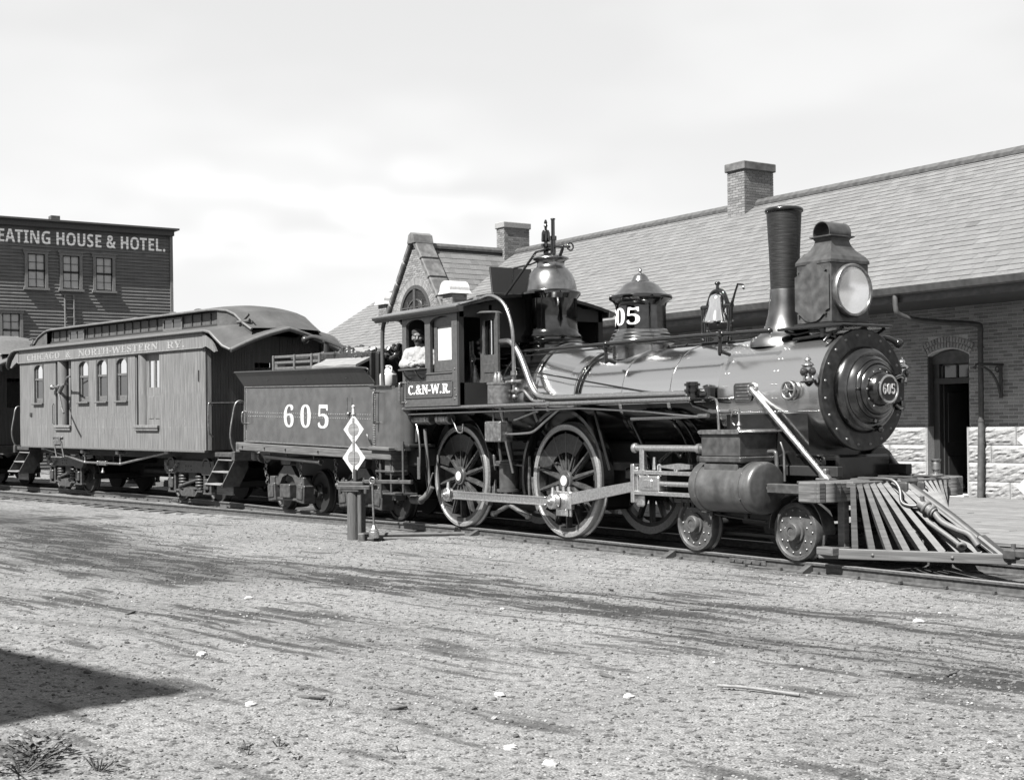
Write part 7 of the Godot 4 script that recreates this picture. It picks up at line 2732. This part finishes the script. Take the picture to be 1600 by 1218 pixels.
		if s > 0:
			var st := mb()
			for x in [-7.72, -7.28]: st.cyl(V(x, 1.30, 1.49), V(x + 0.1, 0.90, 1.46), 0.022, -1, 6)
			st.box(V(-7.48, 0.90, 1.44), V(0.62, 0.03, 0.2), 0.008)
			st.box(V(-7.5, 1.40, 1.485), V(0.62, 0.03, 0.04), 0.006)
			st.box(V(-7.5, 1.30, 1.485), V(0.34, 0.16, 0.03), 0.006)
			obj("stirrup", st, "steel_dull", C)
			# mail catcher arm across the open door
			var mc := mb()
			mc.cyl(V(-7.72, 2.63, 1.55), V(-6.62, 2.72, 1.62), 0.032, -1, 10)
			for x in [-7.62, -7.2]: mc.sph(V(x, 2.66, 1.56), 0.07, 8)
			mc.tube(smooth([V(-6.75, 2.70, 1.62), V(-6.3, 2.86, 1.75), V(-5.95, 2.88, 1.82)], 4), 0.022, 8)
			mc.tube([V(-7.08, 2.50, 1.62), V(-6.35, 2.12, 1.86), V(-6.1, 2.0, 1.92)], 0.025, 8)
			mc.tube([V(-7.08, 2.50, 1.62), V(-6.9, 2.68, 1.6)], 0.05, 8)
			obj("mail_catcher", mc, "steel_dull", C)
			var gh := mb()
			gh.tube([V(-7.70, 2.25, 1.49), V(-7.72, 2.2, 1.51), V(-7.72, 1.75, 1.51), V(-7.66, 1.72, 1.5)], 0.012, 6)
			gh.box(V(-9.18, 1.98, 1.48), V(0.12, 0.10, 0.03), 0.01)
			gh.box(V(-0.25, 2.75, 1.475), V(0.03, 0.24, 0.02))
			obj("side_fittings", gh, "cab_dark", C)
	var it := mb()
	for q in [[V(-4.96, 2.25, 0.0), V(9.4, 2.0, 0.06)], [V(-4.96, 1.2, 0), V(9.6, 0.06, 2.6)], [V(-4.96, 3.5, 0), V(9.6, 0.06, 2.6)]]: it.box(q[0], q[1])
	obj("interior", it, "cab_dark", C)
	var uf := mb()
	for z in [-0.9, -0.3, 0.3, 0.9]: uf.box(V(-4.96, 1.05, z), V(9.6, 0.2, 0.12))
	uf.box(V(-5.8, 0.92, 0.2), V(0.06, 0.35, 1.2), 0.01)
	uf.cyl(V(-6.0, 0.55, -0.2), V(-3.2, 0.55, -0.2), 0.10, -1, 12)
	uf.box(V(-4.96, 0.68, -0.4), V(4.6, 0.55, 0.1))
	obj("underframe", uf, "black_dull", C)
	car_end(C, 0.0, 1.0, y0, y1)
	car_end(C, -len, -1.0, y0, y1)
	car_roof(C, len, 0.98, 0.98, 3.71)
	car_truck(C, -1.45)
	car_truck(C, -8.0)
	# roof fittings
	for q in [[-3.6, 4.30], [-5.5, 4.29], [-2.4, 4.30]]:
		var v := mb()
		v.lathe([P(0.0, 0), P(0.08, 0), P(0.07, 0.03), P(0.10, 0.05), P(0.06, 0.08), P(0, 0.09)], V(q[0], q[1] - 0.02, 0.3), Vector3.UP, 14)
		obj("roof_vent", v, "car_roof", C)
	for q in [[0.55, 3.86, 0.85, 0.4], [-10.5, 3.84, 0.9, 2.6]]:
		var v := mb()
		v.xf = Transform3D(Basis(V(0, 1, 0), q[3]), V(q[0], q[1] - 0.05, q[2]))
		v.cyl(V(0, 0, 0), V(0, 0.10, 0), 0.035, -1, 10)
		v.cyl(V(-0.16, 0.06, 0), V(0.16, 0.08, 0), 0.035, 0.05, 10)
		v.cyl(V(0.0, 0.10, 0), V(0.14, 0.22, 0), 0.03, -1, 8)
		v.cyl(V(0.05, 0.22, -0.09), V(0.2, 0.22, 0.09), 0.015, -1, 6)
		obj("roof_valve", v, "car_roof", C)

func build_rear_car() -> void:
	var len := 12.0
	var C := thing("passenger_car", "light-roofed wooden passenger car at the left end of the train", "passenger car", V(-30.15, 0.05, 2.22), V(0, deg_to_rad(13.5), deg_to_rad(-0.5)))
	var y0 := 1.17
	var y1 := 3.33
	var wins := []
	for k in 10: wins.append([-len + 1.0 + k * 1.05, -len + 1.6 + k * 1.05, 2.27, 3.2])
	for s in [1.0, -1.0]:
		car_side(C, len, y0, y1, s * 1.47, wins)
		for w in wins: car_window(C, w[0], w[1], w[2], w[3], s * 1.47)
		var lb := mb()
		lb.box(V(-len * 0.5, 3.475, s * 1.475), V(len - 0.06, 0.29, 0.05), 0.006)
		obj("letterboard", lb, "car_wood", C)
	var it := mb()
	it.box(V(-len * 0.5, 2.3, 0), V(len - 0.6, 2.0, 0.06))
	it.box(V(-len * 0.5, 1.1, 0), V(len - 0.4, 0.2, 2.5))
	obj("interior", it, "cab_dark", C)
	car_end(C, 0.0, 1.0, y0, y1)
	car_roof(C, len, 0.98, 0.98, 3.66, "car_trim")
	car_truck(C, -1.6)
	car_truck(C, -len + 1.6)

# ---------------------------------------------------------------- the engineer
func sdf_mesh(b: MB, bones: Array, lo: Vector3, hi: Vector3, cell: float, blend: float, wob := 0.0) -> void:
	# bones: [point, point, radius, radius]; a smooth union meshed as surface nets
	var n := Vector3i(((hi - lo) / cell).ceil())
	var sx := n.x + 1
	var sy := n.y + 1
	var f := PackedFloat32Array()
	f.resize(sx * sy * (n.z + 1))
	f.fill(1.0)
	for bo in bones:
		var a: Vector3 = bo[0]
		var e: Vector3 = bo[1]
		var ra: float = bo[2]
		var rb: float = bo[3]
		var ab := e - a
		var l2 := maxf(ab.length_squared(), 1e-9)
		var m := maxf(ra, rb) + blend + cell * 2.0
		var p0 := Vector3i(((a.min(e) - Vector3.ONE * m - lo) / cell).floor()).clamp(Vector3i.ZERO, n)
		var p1 := Vector3i(((a.max(e) + Vector3.ONE * m - lo) / cell).ceil()).clamp(Vector3i.ZERO, n)
		for z in range(p0.z, p1.z + 1):
			for y in range(p0.y, p1.y + 1):
				var row := (z * sy + y) * sx
				for x in range(p0.x, p1.x + 1):
					var p := lo + Vector3(x, y, z) * cell
					var t := clampf((p - a).dot(ab) / l2, 0.0, 1.0)
					var d := p.distance_to(a + ab * t) - lerpf(ra, rb, t)
					var o := f[row + x]
					var h := maxf(blend - absf(o - d), 0.0) / blend
					f[row + x] = minf(o, d) - h * h * blend * 0.25
	if wob > 0.0:
		var wn := noise(14.0, 2, 71)
		for z in n.z + 1:
			for y in sy:
				for x in sx:
					var i := (z * sy + y) * sx + x
					if absf(f[i]) < 0.04: f[i] += wob * wn.get_noise_3d(lo.x + x * cell, (lo.y + y * cell) * 0.6, lo.z + z * cell)
	var vi := {}
	for z in n.z:
		for y in n.y:
			for x in n.x:
				var s := 0
				var c := Vector3.ZERO
				var k := 0
				var g := []
				for q in 8:
					var vv: float = f[((z + (q >> 2)) * sy + y + ((q >> 1) & 1)) * sx + x + (q & 1)]
					g.append(vv)
					if vv < 0.0: s |= 1 << q
				if s == 0 or s == 255: continue
				for ed in [[0, 1], [2, 3], [4, 5], [6, 7], [0, 2], [1, 3], [4, 6], [5, 7], [0, 4], [1, 5], [2, 6], [3, 7]]:
					var u: float = g[ed[0]]
					var w: float = g[ed[1]]
					if (u < 0.0) != (w < 0.0):
						var t := u / (u - w)
						var pa := Vector3(ed[0] & 1, (ed[0] >> 1) & 1, ed[0] >> 2)
						var pb := Vector3(ed[1] & 1, (ed[1] >> 1) & 1, ed[1] >> 2)
						c += pa.lerp(pb, t)
						k += 1
				var gr := V(g[1] - g[0] + g[3] - g[2] + g[5] - g[4] + g[7] - g[6], g[2] - g[0] + g[3] - g[1] + g[6] - g[4] + g[7] - g[5], g[4] - g[0] + g[5] - g[1] + g[6] - g[2] + g[7] - g[3])
				vi[Vector3i(x, y, z)] = b.v.size()
				b.put(lo + (Vector3(x, y, z) + c / k) * cell, gr)
	for key in vi:
		var p: Vector3i = key
		for ax in 3:
			var d := Vector3i.ZERO
			d[ax] = 1
			var e := p + d
			if e[ax] > n[ax]: continue
			var v0: float = f[(p.z * sy + p.y) * sx + p.x]
			var v1: float = f[(e.z * sy + e.y) * sx + e.x]
			if (v0 < 0.0) == (v1 < 0.0): continue
			var u := Vector3i.ZERO
			var w := Vector3i.ZERO
			u[(ax + 1) % 3] = 1
			w[(ax + 2) % 3] = 1
			if not (vi.has(p - u) and vi.has(p - w) and vi.has(p - u - w)): continue
			var q := [vi[p - u - w], vi[p - w], vi[p], vi[p - u]]
			if v0 < 0.0:
				b.idx(q[0], q[1], q[2]); b.idx(q[0], q[2], q[3])
			else:
				b.idx(q[2], q[1], q[0]); b.idx(q[3], q[2], q[0])

func build_engineer() -> void:
	# seated on the seat box, leaning on folded arms at the open cab window, head turned to the front and outwards
	var o := V(-8.87, 0, 1.25)
	var E := thing("person", "moustached man in pale work shirt and cap leaning from the cab window", "person", o)
	var turn := Basis(V(0, 1, 0), deg_to_rad(52))
	var hc := V(-0.075, 3.00, 0.0)
	var skin := mb()
	var B := Basis(V(0, 1, 0), deg_to_rad(38))
	var O := V(-0.06, 0, -0.02)
	var hb := []
	var F := func(p: Vector3) -> Vector3: return hc + turn * p       # head frame: face looks along +z
	hb.append([F.call(V(0, 0.03, -0.02)), F.call(V(0, 0.05, 0.02)), 0.088, 0.082])
	hb.append([F.call(V(0, -0.03, 0.01)), F.call(V(0, -0.075, 0.04)), 0.068, 0.048])
	hb.append([F.call(V(0, -0.085, 0.062)), F.call(V(0, -0.09, 0.066)), 0.026, 0.024])
	hb.append([F.call(V(0, 0.015, 0.092)), F.call(V(0, -0.025, 0.112)), 0.012, 0.017])
	for s in [-1.0, 1.0]:
		hb.append([F.call(V(s * 0.04, 0.03, 0.085)), F.call(V(s * 0.02, 0.034, 0.092)), 0.012, 0.01])
		hb.append([F.call(V(s * 0.045, -0.015, 0.06)), F.call(V(s * 0.05, -0.01, 0.05)), 0.03, 0.03])
		hb.append([F.call(V(s * 0.085, 0.015, -0.01)), F.call(V(s * 0.09, -0.025, 0.0)), 0.017, 0.012])
	hb.append([F.call(V(0, -0.09, -0.01)), V(-0.07, 2.80, -0.06), 0.055, 0.062])
	sdf_mesh(skin, hb, hc - V(0.15, 0.26, 0.17), hc + V(0.15, 0.16, 0.15), 0.005, 0.02)
	# hands: each with palm, thumb and four fingers resting on the other forearm
	for s in [1.0, -1.0]:
		var wrist := B * (V(0.05, 2.575, 0.215) if s > 0 else V(-0.04, 2.56, 0.225)) + O
		var dir := B * V(-s, 0.0, 0.1).normalized()
		var side := B * V(0, 0.35, 0.95).normalized()
		var hand := []
		hand.append([wrist, wrist + dir * 0.05, 0.025, 0.028])
		hand.append([wrist + dir * 0.04 - side * 0.018, wrist + dir * 0.085 - side * 0.02, 0.02, 0.016])
		hand.append([wrist + dir * 0.04 + side * 0.018, wrist + dir * 0.085 + side * 0.02, 0.02, 0.016])
		for k in 4:
			var off := side * (-0.030 + 0.020 * k)
			var root := wrist + dir * 0.085 + off
			var l: float = [0.068, 0.078, 0.074, 0.058][k]
			var mid := root + dir * l * 0.5 + V(0, 0.004, 0)
			hand.append([root, mid, 0.0095, 0.009])
			hand.append([mid, mid + (dir + V(0, -0.7, 0.2)).normalized() * l * 0.5, 0.009, 0.0075])
		var tb := wrist + dir * 0.03 + V(0, 0.024, 0.0)
		hand.append([tb, tb + (dir * 0.6 + V(0, 0.8, 0)).normalized() * 0.035, 0.013, 0.011])
		hand.append([tb + (dir * 0.6 + V(0, 0.8, 0)).normalized() * 0.035, tb + (dir * 0.6 + V(0, 0.8, 0)).normalized() * 0.035 + dir * 0.028, 0.011, 0.009])
		sdf_mesh(skin, hand, wrist + dir * 0.08 - V(0.13, 0.09, 0.10), wrist + dir * 0.08 + V(0.13, 0.10, 0.10), 0.004, 0.010)
	# trousers and legs below the sill, part of the same body
	var legs := []
	for s in [-1.0, 1.0]:
		legs.append([V(s * 0.10, 2.36, -0.20), V(s * 0.12 + 0.3, 2.36, -0.12), 0.09, 0.065])
		legs.append([V(s * 0.12 + 0.3, 2.36, -0.12), V(s * 0.12 + 0.32, 1.98, -0.1), 0.06, 0.045])
	sdf_mesh(skin, legs, V(-0.25, 1.92, -0.34), V(0.56, 2.5, 0.02), 0.02, 0.03)
	var body := obj("body", skin, "skin", E)
	# shirt: the chest is turned to the camera side, the near elbow out over the arm rest
	var sh := mb()
	var t := []
	for q in [
		[V(0.0, 2.38, -0.10), V(0.0, 2.55, -0.04), 0.155, 0.165],
		[V(-0.06, 2.55, -0.03), V(-0.07, 2.72, -0.03), 0.15, 0.13],
		[V(0.06, 2.55, -0.03), V(0.07, 2.72, -0.03), 0.15, 0.13],
		[V(-0.16, 2.765, -0.03), V(0.16, 2.765, -0.03), 0.08, 0.08],
		[V(0.0, 2.80, -0.02), V(0.0, 2.85, -0.01), 0.085, 0.068],
		[V(-0.205, 2.745, -0.02), V(-0.245, 2.575, 0.07), 0.084, 0.072],
		[V(-0.245, 2.57, 0.08), V(-0.03, 2.56, 0.23), 0.07, 0.045],
		[V(0.205, 2.745, -0.02), V(0.235, 2.585, 0.06), 0.084, 0.072],
		[V(0.235, 2.58, 0.07), V(0.04, 2.575, 0.22), 0.07, 0.045]]: t.append([B * q[0] + O, B * q[1] + O, q[2], q[3]])
	sdf_mesh(sh, t, V(-0.45, 2.2, -0.42), V(0.40, 2.95, 0.42), 0.011, 0.045, 0.014)
	obj("shirt", sh, "shirt", body)
	var col := mb()
	col.xf = Transform3D(Basis(), V(-0.072, 2.855, -0.04))
	col.lathe([P(0.078, -0.02), P(0.07, 0.02), P(0.066, 0.045), P(0.058, 0.045)], Vector3.ZERO, Vector3.UP, 20)
	obj("collar", col, "shirt", body)
	# cap, hair and moustache
	var cp := mb()
	cp.xf = Transform3D(turn, hc)
	cp.sph(V(0, 0.095, -0.012), 0.103, 20, V(1.0, 0.55, 1.08))
	cp.xf = Transform3D(turn * Basis(V(1, 0, 0), 0.10), hc + V(0, 0.062, 0))
	cp.lathe([P(0.097, -0.012), P(0.1, 0.03)], Vector3.ZERO, Vector3.UP, 24)
	var vis := []
	for i in 11:
		var a := PI * i / 10.0
		vis.append(P(0.08 * cos(a), 0.06 + 0.05 * sin(a)))
	cp.prism(vis, V(0, -0.008, 0), Vector3.RIGHT, V(0, -0.1, 1), V(0, 0.006, 0))
	obj("cap", cp, "cap_cloth", body)
	var hr := mb()
	hr.xf = Transform3D(turn, hc)
	hr.sph(V(0, 0.035, -0.028), 0.094, 16, V(1.0, 0.9, 0.95))
	for s in [-1.0, 1.0]:
		hr.tube([V(0, -0.036, 0.112), V(s * 0.028, -0.042, 0.100), V(s * 0.048, -0.058, 0.082)], 0.0155, 6)
		hr.tube([V(s * 0.02, 0.044, 0.093), V(s * 0.044, 0.043, 0.083)], 0.0028, 5)
		hr.sph(V(s * 0.031, 0.026, 0.087), 0.005, 6)
	obj("hair", hr, "hair", body)

# ---------------------------------------------------------------- switch stands
func target_shape(S: Node3D, y0: float, h: float, hw: float) -> void:
	# a diamond blade with a darker round spot
	var d := mb()
	d.prism([P(0, -h), P(hw, 0), P(0, h), P(-hw, 0)], V(0, y0, -0.008), Vector3.RIGHT, Vector3.UP, V(0, 0, 0.012))
	var t := obj("target_blade", d, "white_flat", S)
	var c := mb()
	c.cyl(V(0, y0, 0.004), V(0, y0, 0.009), hw * 0.52, -1, 32)
	obj("target_spot", c, "step_wood", t)

func build_switch_stand() -> void:
	var S := thing("switch_stand", "switch stand with two white diamond targets on a wooden post before the tender", "switch stand", V(-9.19, -0.19, 2.29), V(0, deg_to_rad(28), 0))
	var p := mb()
	p.cyl(V(-0.02, 0, 0), V(-0.02, 0.82, 0), 0.105, 0.10, 16)
	p.box(V(0.13, 0.40, 0.0), V(0.07, 0.80, 0.14), 0.01)
	obj("post", p, "post_wood", S)
	var h := mb()
	h.box(V(0.05, 0.84, 0), V(0.62, 0.07, 0.24), 0.012)
	h.box(V(-0.02, 0.90, 0), V(0.48, 0.06, 0.18), 0.012)
	h.box(V(0.62, 0.93, 0), V(0.9, 0.06, 0.08), 0.01)
	h.cyl(V(-0.28, 0.87, 0), V(-0.34, 0.87, 0), 0.04, -1, 8)
	h.cyl(V(0.02, 0.9, 0), V(0.02, 1.12, 0), 0.035, -1, 10)
	for x in [-0.18, 0.2, 0.45, 0.85]: h.cyl(V(x, 0.92, 0.02), V(x, 0.99, 0.02), 0.022, -1, 6)
	h.box(V(-0.02, 0.80, 0.0), V(0.34, 0.06, 0.22), 0.01)
	for x in [-0.2, 0.28]: h.box(V(x, 0.79, 0.1), V(0.05, 0.1, 0.05), 0.01)
	obj("switch_head", h, "step_iron", S)
	var m := mb()
	m.prism([P(-0.04, 0), P(0.04, 0), P(0.03, 1.02), P(-0.03, 1.02)], V(0.0, 0.98, -0.025), Vector3.RIGHT, Vector3.UP, V(0, 0, 0.016))
	m.cyl(V(0, 1.98, 0), V(0, 2.1, 0), 0.03, 0.02, 8)
	m.sph(V(0, 2.10, 0), 0.03, 8)
	obj("mast", m, "white_flat", S)
	target_shape(S, 1.745, 0.235, 0.19)
	target_shape(S, 1.30, 0.265, 0.215)
	var mf := mb()
	mf.box(V(0, 1.45, 0.012), V(0.035, 0.95, 0.012), 0.003)
	obj("mast_face", mf, "step_wood", S)
	var lv := mb()
	lv.cyl(V(0.42, 0.93, 0.12), V(0.44, 0.20, 0.12), 0.018, -1, 8)
	lv.torus(V(0.42, 0.95, 0.12), V(0, 0, 1), 0.05, 0.016, 14, 6)
	lv.cyl(V(0.44, 0.20, 0.12), V(0.44, 0.26, 0.12), 0.03, 0.02, 8)
	var le := obj("lever", lv, "steel_dull", S)
	var w := mb()
	w.lathe([P(0, 0), P(0.075, 0), P(0.08, 0.01), P(0.08, 0.09), P(0.065, 0.10), P(0.065, 0.13), P(0.04, 0.15), P(0.02, 0.2), P(0, 0.2)], V(0.44, 0.07, 0.12), Vector3.UP, 18)
	obj("lever_weight", w, "steel", le)
	var r := mb()
	r.cyl(V(0.20, 0.10, 0.02), V(1.55, 0.10, -0.75), 0.035, -1, 10)
	r.cyl(V(0.22, 0.045, 0.10), V(1.5, 0.045, -0.62), 0.03, -1, 10)
	r.box(V(0.22, 0.07, 0.06), V(0.12, 0.14, 0.22), 0.02)
	obj("throw_rod", r, "rail_rust", S)
	# one more at the right edge, of which the photo shows the tips of its blades
	var S2 := thing("switch_stand", "white switch target at the right edge of the platform, mostly out of view", "switch stand", V(-0.10, -0.19, -2.0), V(0, deg_to_rad(28), 0))
	S2.position = V(-0.12, -0.19, -2.25)
	var p2 := mb()
	p2.cyl(V(0, 0, 0), V(0, 0.62, 0), 0.10, -1, 16)
	obj("post", p2, "post_wood", S2)
	var m2 := mb()
	m2.cyl(V(0, 0.6, -0.03), V(0, 1.95, -0.03), 0.022, -1, 10)
	obj("mast", m2, "white_flat", S2)
	target_shape(S2, 1.53, 0.27, 0.27)
	target_shape(S2, 0.96, 0.30, 0.285)

# ---------------------------------------------------------------- small things on the ground
func lump(sd: int, sx: float, sy: float, sz: float) -> ArrayMesh:
	var f := noise(1.3, 3, sd)
	var b := mb()
	var n := 10
	var m := 7
	var pts := []
	for j in m + 1:
		for i in n:
			var a := TAU * i / n
			var e := -PI * 0.5 + PI * j / m
			var d := V(cos(e) * cos(a), sin(e), cos(e) * sin(a))
			var r := 1.0 + 0.45 * f.get_noise_3dv(d * 1.2)
			pts.append(V(d.x * sx, d.y * sy, d.z * sz) * r)
	for j in m:
		for i in n:
			var k := j * n + i
			var k2 := j * n + (i + 1) % n
			b.tri(pts[k], pts[k + n], pts[k2 + n])
			b.tri(pts[k], pts[k2 + n], pts[k2])
	return b.done()

func weed(called: String, label: String, x: float, z: float, s: float, leaves: int, sd: int, group := "") -> void:
	var rn := RandomNumberGenerator.new()
	rn.seed = sd
	var t := thing(called, label, "weed", V(x, ground_y(x, z), z), Vector3.ZERO, group)
	var st := mb()
	var lf := mb()
	for k in leaves:
		var a := rn.randf() * TAU
		var r := s * sqrt(rn.randf()) * 0.8
		var h := s * rn.randf_range(0.25, 0.75) * (1.0 - 0.5 * r / s)
		var p := V(r * cos(a), h, r * sin(a))
		if k % 7 == 0: st.tube([V(p.x * 0.2, 0, p.z * 0.2), p * V(0.7, 0.6, 0.7), p], 0.004, 4)
		var d := V(cos(a + rn.randf_range(-0.7, 0.7)), rn.randf_range(-0.1, 0.6), sin(a + rn.randf_range(-0.7, 0.7))).normalized()
		var sd2 := d.cross(Vector3.UP).normalized()
		var l := s * rn.randf_range(0.12, 0.2)
		var up := sd2.cross(d)
		var w := l * 0.48
		var lum := rn.randf_range(0.7, 1.5)
		lf.col = Color(lum, lum, lum)
		lf.quad(p, p + d * l * 0.5 + sd2 * w - up * 0.1 * l, p + d * l, p + d * l * 0.5 + up * 0.08 * l)
		lf.quad(p, p + d * l * 0.5 + up * 0.08 * l, p + d * l, p + d * l * 0.5 - sd2 * w - up * 0.1 * l)
	obj("stem", st, "leaf", t)
	obj("leaf", lf, "leaf", t)

func build_small_things() -> void:
	var rn := RandomNumberGenerator.new()
	rn.seed = 99
	# weeds
	var far := "low weed tuft "
	weed("weed", "widest leafy weed at the lower left corner", 2.42, 10.18, 0.22, 120, 1)
	weed("weed", "leafy weed cut by the bottom edge at the left", 2.72, 10.36, 0.20, 90, 2)
	weed("weed", "small leafy weed right of the lower left clump", 2.92, 10.02, 0.14, 60, 3)
	var sp := [[3.06, 9.26, "dark sprig nearest the bottom edge, left of the middle"], [3.35, 9.10, "forked dark sprig right of its neighbours at the bottom"], [2.90, 9.20, "small dark sprig above the pair near the bottom"], [3.0, 9.05, "upright little sprig in the pale gravel at lower left"], [2.6, 9.0, "two-leaved sprig nearest the end of the dark shadow"], [1.1, 8.3, "low dark sprig along the thin dark line"], [2.2, 8.35, "lone sprig beyond the dark shadow tip"], [3.55, 8.6, "small weed in the gravel below the white stone"]]
	for i in sp.size(): weed("weed", sp[i][2], sp[i][0], sp[i][1], 0.065, 16, 20 + i)
	# pale stones one can pick out
	var ps := [[4.27, 8.12, 0.036, "broad pale stone close to the bottom edge"], [3.82, 8.06, 0.034, "flat pale stone left of the broad one near the bottom"], [-0.22, 8.25, 0.042, "rounded white stone left of centre in the yard"], [2.06, 2.62, 0.042, "white stone on the gravel in front of the pilot"], [3.08, 6.65, 0.035, "small white stone left of the loose stick"], [2.55, 7.3, 0.034, "pale broken stone in the gravel left of the middle"], [4.55, 4.3, 0.03, "little white stone on the right among cart ruts"], [-0.9, 5.0, 0.025, "white pebble in the dark cart rut"], [-3.2, 6.6, 0.036, "pale stone on the far side of the dark patch"], [1.9, 8.75, 0.035, "small white stone by the shadow edge at lower left"]]
	for i in ps.size():
		var q: Array = ps[i]
		var o := obj("stone", lump(200 + i, q[2] * 1.3, q[2] * 0.55, q[2]), "pale_rock")
		o.position = V(q[0], ground_y(q[0], q[1]) + q[2] * 0.2, q[1])
		o.rotation.y = i * 1.3
		tag(o, q[3], "stone")
	# the loose stick and a few wood scraps
	var stick := mb()
	stick.tube(smooth([V(-0.26, 0.02, 0.13), V(-0.1, 0.026, 0.04), V(0.08, 0.022, -0.05), V(0.26, 0.018, -0.13)], 4), 0.011, 6)
	var so := obj("stick", stick, "stick_wood")
	so.position = V(3.48, ground_y(3.48, 5.9), 5.9)
	so.rotation.y = -0.1
	tag(so, "long pale stick lying on the gravel right of the middle", "stick")
	var sc := [[1.95, 8.35, 0.20, "dark flat wood scrap below the thin dark line"], [2.55, 8.05, 0.12, "dark chip of wood right of the shadow tip"], [-3.0, 7.9, 0.16, "dark clod between the pale patches at left"], [2.4, 6.3, 0.14, "bent dark twig left of the loose stick"], [0.3, 3.6, 0.18, "dark twig on the gravel before the cylinder"], [3.9, 4.5, 0.15, "dark wood chip in the cart ruts at right"], [-1.4, 3.3, 0.14, "short dark twig below the main driving wheel"]]
	for i in sc.size():
		var q: Array = sc[i]
		var b := mb()
		b.box(V(0, 0.008, 0), V(q[2], 0.016, q[2] * 0.18), 0.004)
		b.box(V(q[2] * 0.2, 0.014, 0.01), V(q[2] * 0.5, 0.014, q[2] * 0.12), 0.004)
		var o := obj("wood_scrap", b, "dark_clod")
		o.position = V(q[0], ground_y(q[0], q[1]) + 0.004, q[1])
		o.rotation = V(0, 0.5 + i * 0.9, 0.04)
		tag(o, q[3], "wood scrap")
	# gravel and clods that nobody could count
	for kind in 2:
		var mm := MultiMesh.new()
		mm.transform_format = MultiMesh.TRANSFORM_3D
		mm.use_colors = true
		var count := 26000 if kind == 0 else 5200
		mm.instance_count = count
		mm.mesh = lump(300 + kind, 1.0, 0.6, 0.9)
		var i := 0
		while i < count:
			# closer to the camera the stones are set more densely
			var t := rn.randf()
			var x := lerpf(6.0, -16.0, t * t)
			var z := rn.randf_range(0.9, 10.8)
			var s := rn.randf_range(0.005, 0.012) if kind == 0 else rn.randf_range(0.005, 0.016)
			if rn.randf() < 0.03: s *= 2.0
			var l := 0.125 * rn.randf_range(0.3, 1.4)
			if kind == 1:
				var d := maxf(band(x, z, RUT_A, 1.0), band(x, z, PATCH_A, 1.5))
				if rn.randf() > 0.25 + d: continue
				l = rn.randf_range(0.03, 0.08)
			elif rn.randf() < 0.008: l = 0.3
			if kind == 0: l *= 1.0 - 0.6 * maxf(band(x, z, RUT_A, 0.9), maxf(band(x, z, RUT_B, 0.8), band(x, z, PATCH_A, 1.9)))
			mm.set_instance_transform(i, Transform3D(Basis.from_euler(V(rn.randf() * 0.6, rn.randf() * TAU, 0)).scaled(Vector3.ONE * s), V(x, ground_y(x, z) + s * 0.2, z)))
			mm.set_instance_color(i, Color(l, l, l))
			i += 1
		var o := MultiMeshInstance3D.new()
		o.name = "gravel" if kind == 0 else "dirt_clods"
		o.multimesh = mm
		var m := StandardMaterial3D.new()
		m.vertex_color_use_as_albedo = true
		m.roughness = 0.95
		o.material_override = m
		add_child(o, true)
		stuff(tag(o, "loose grey gravel strewn over the yard" if kind == 0 else "dark clods of earth along the cart ruts", "gravel" if kind == 0 else "dirt"))
	# an iron link bar reaching in from the right at the toe of the pilot
	var lk := thing("coupling_bar", "iron coupling bar lying at the toe of the pilot on the right edge", "coupling bar", V(1.10, 0.20, 0.0), V(0, deg_to_rad(3), 0))
	var lb := mb()
	lb.box(V(0.75, 0.0, 0), V(1.5, 0.085, 0.10), 0.015)
	lb.box(V(0.0, -0.01, 0), V(0.14, 0.12, 0.15), 0.02)
	obj("bar", lb, "step_iron", lk)
	var lp := mb()
	lp.cyl(V(0.02, -0.1, 0), V(0.02, 0.1, 0), 0.025, -1, 10)
	for x in [0.55, 1.45]: lp.box(V(x, -0.19, 0), V(0.1, 0.30, 0.14), 0.01)
	obj("pin", lp, "rail_rust", lk)
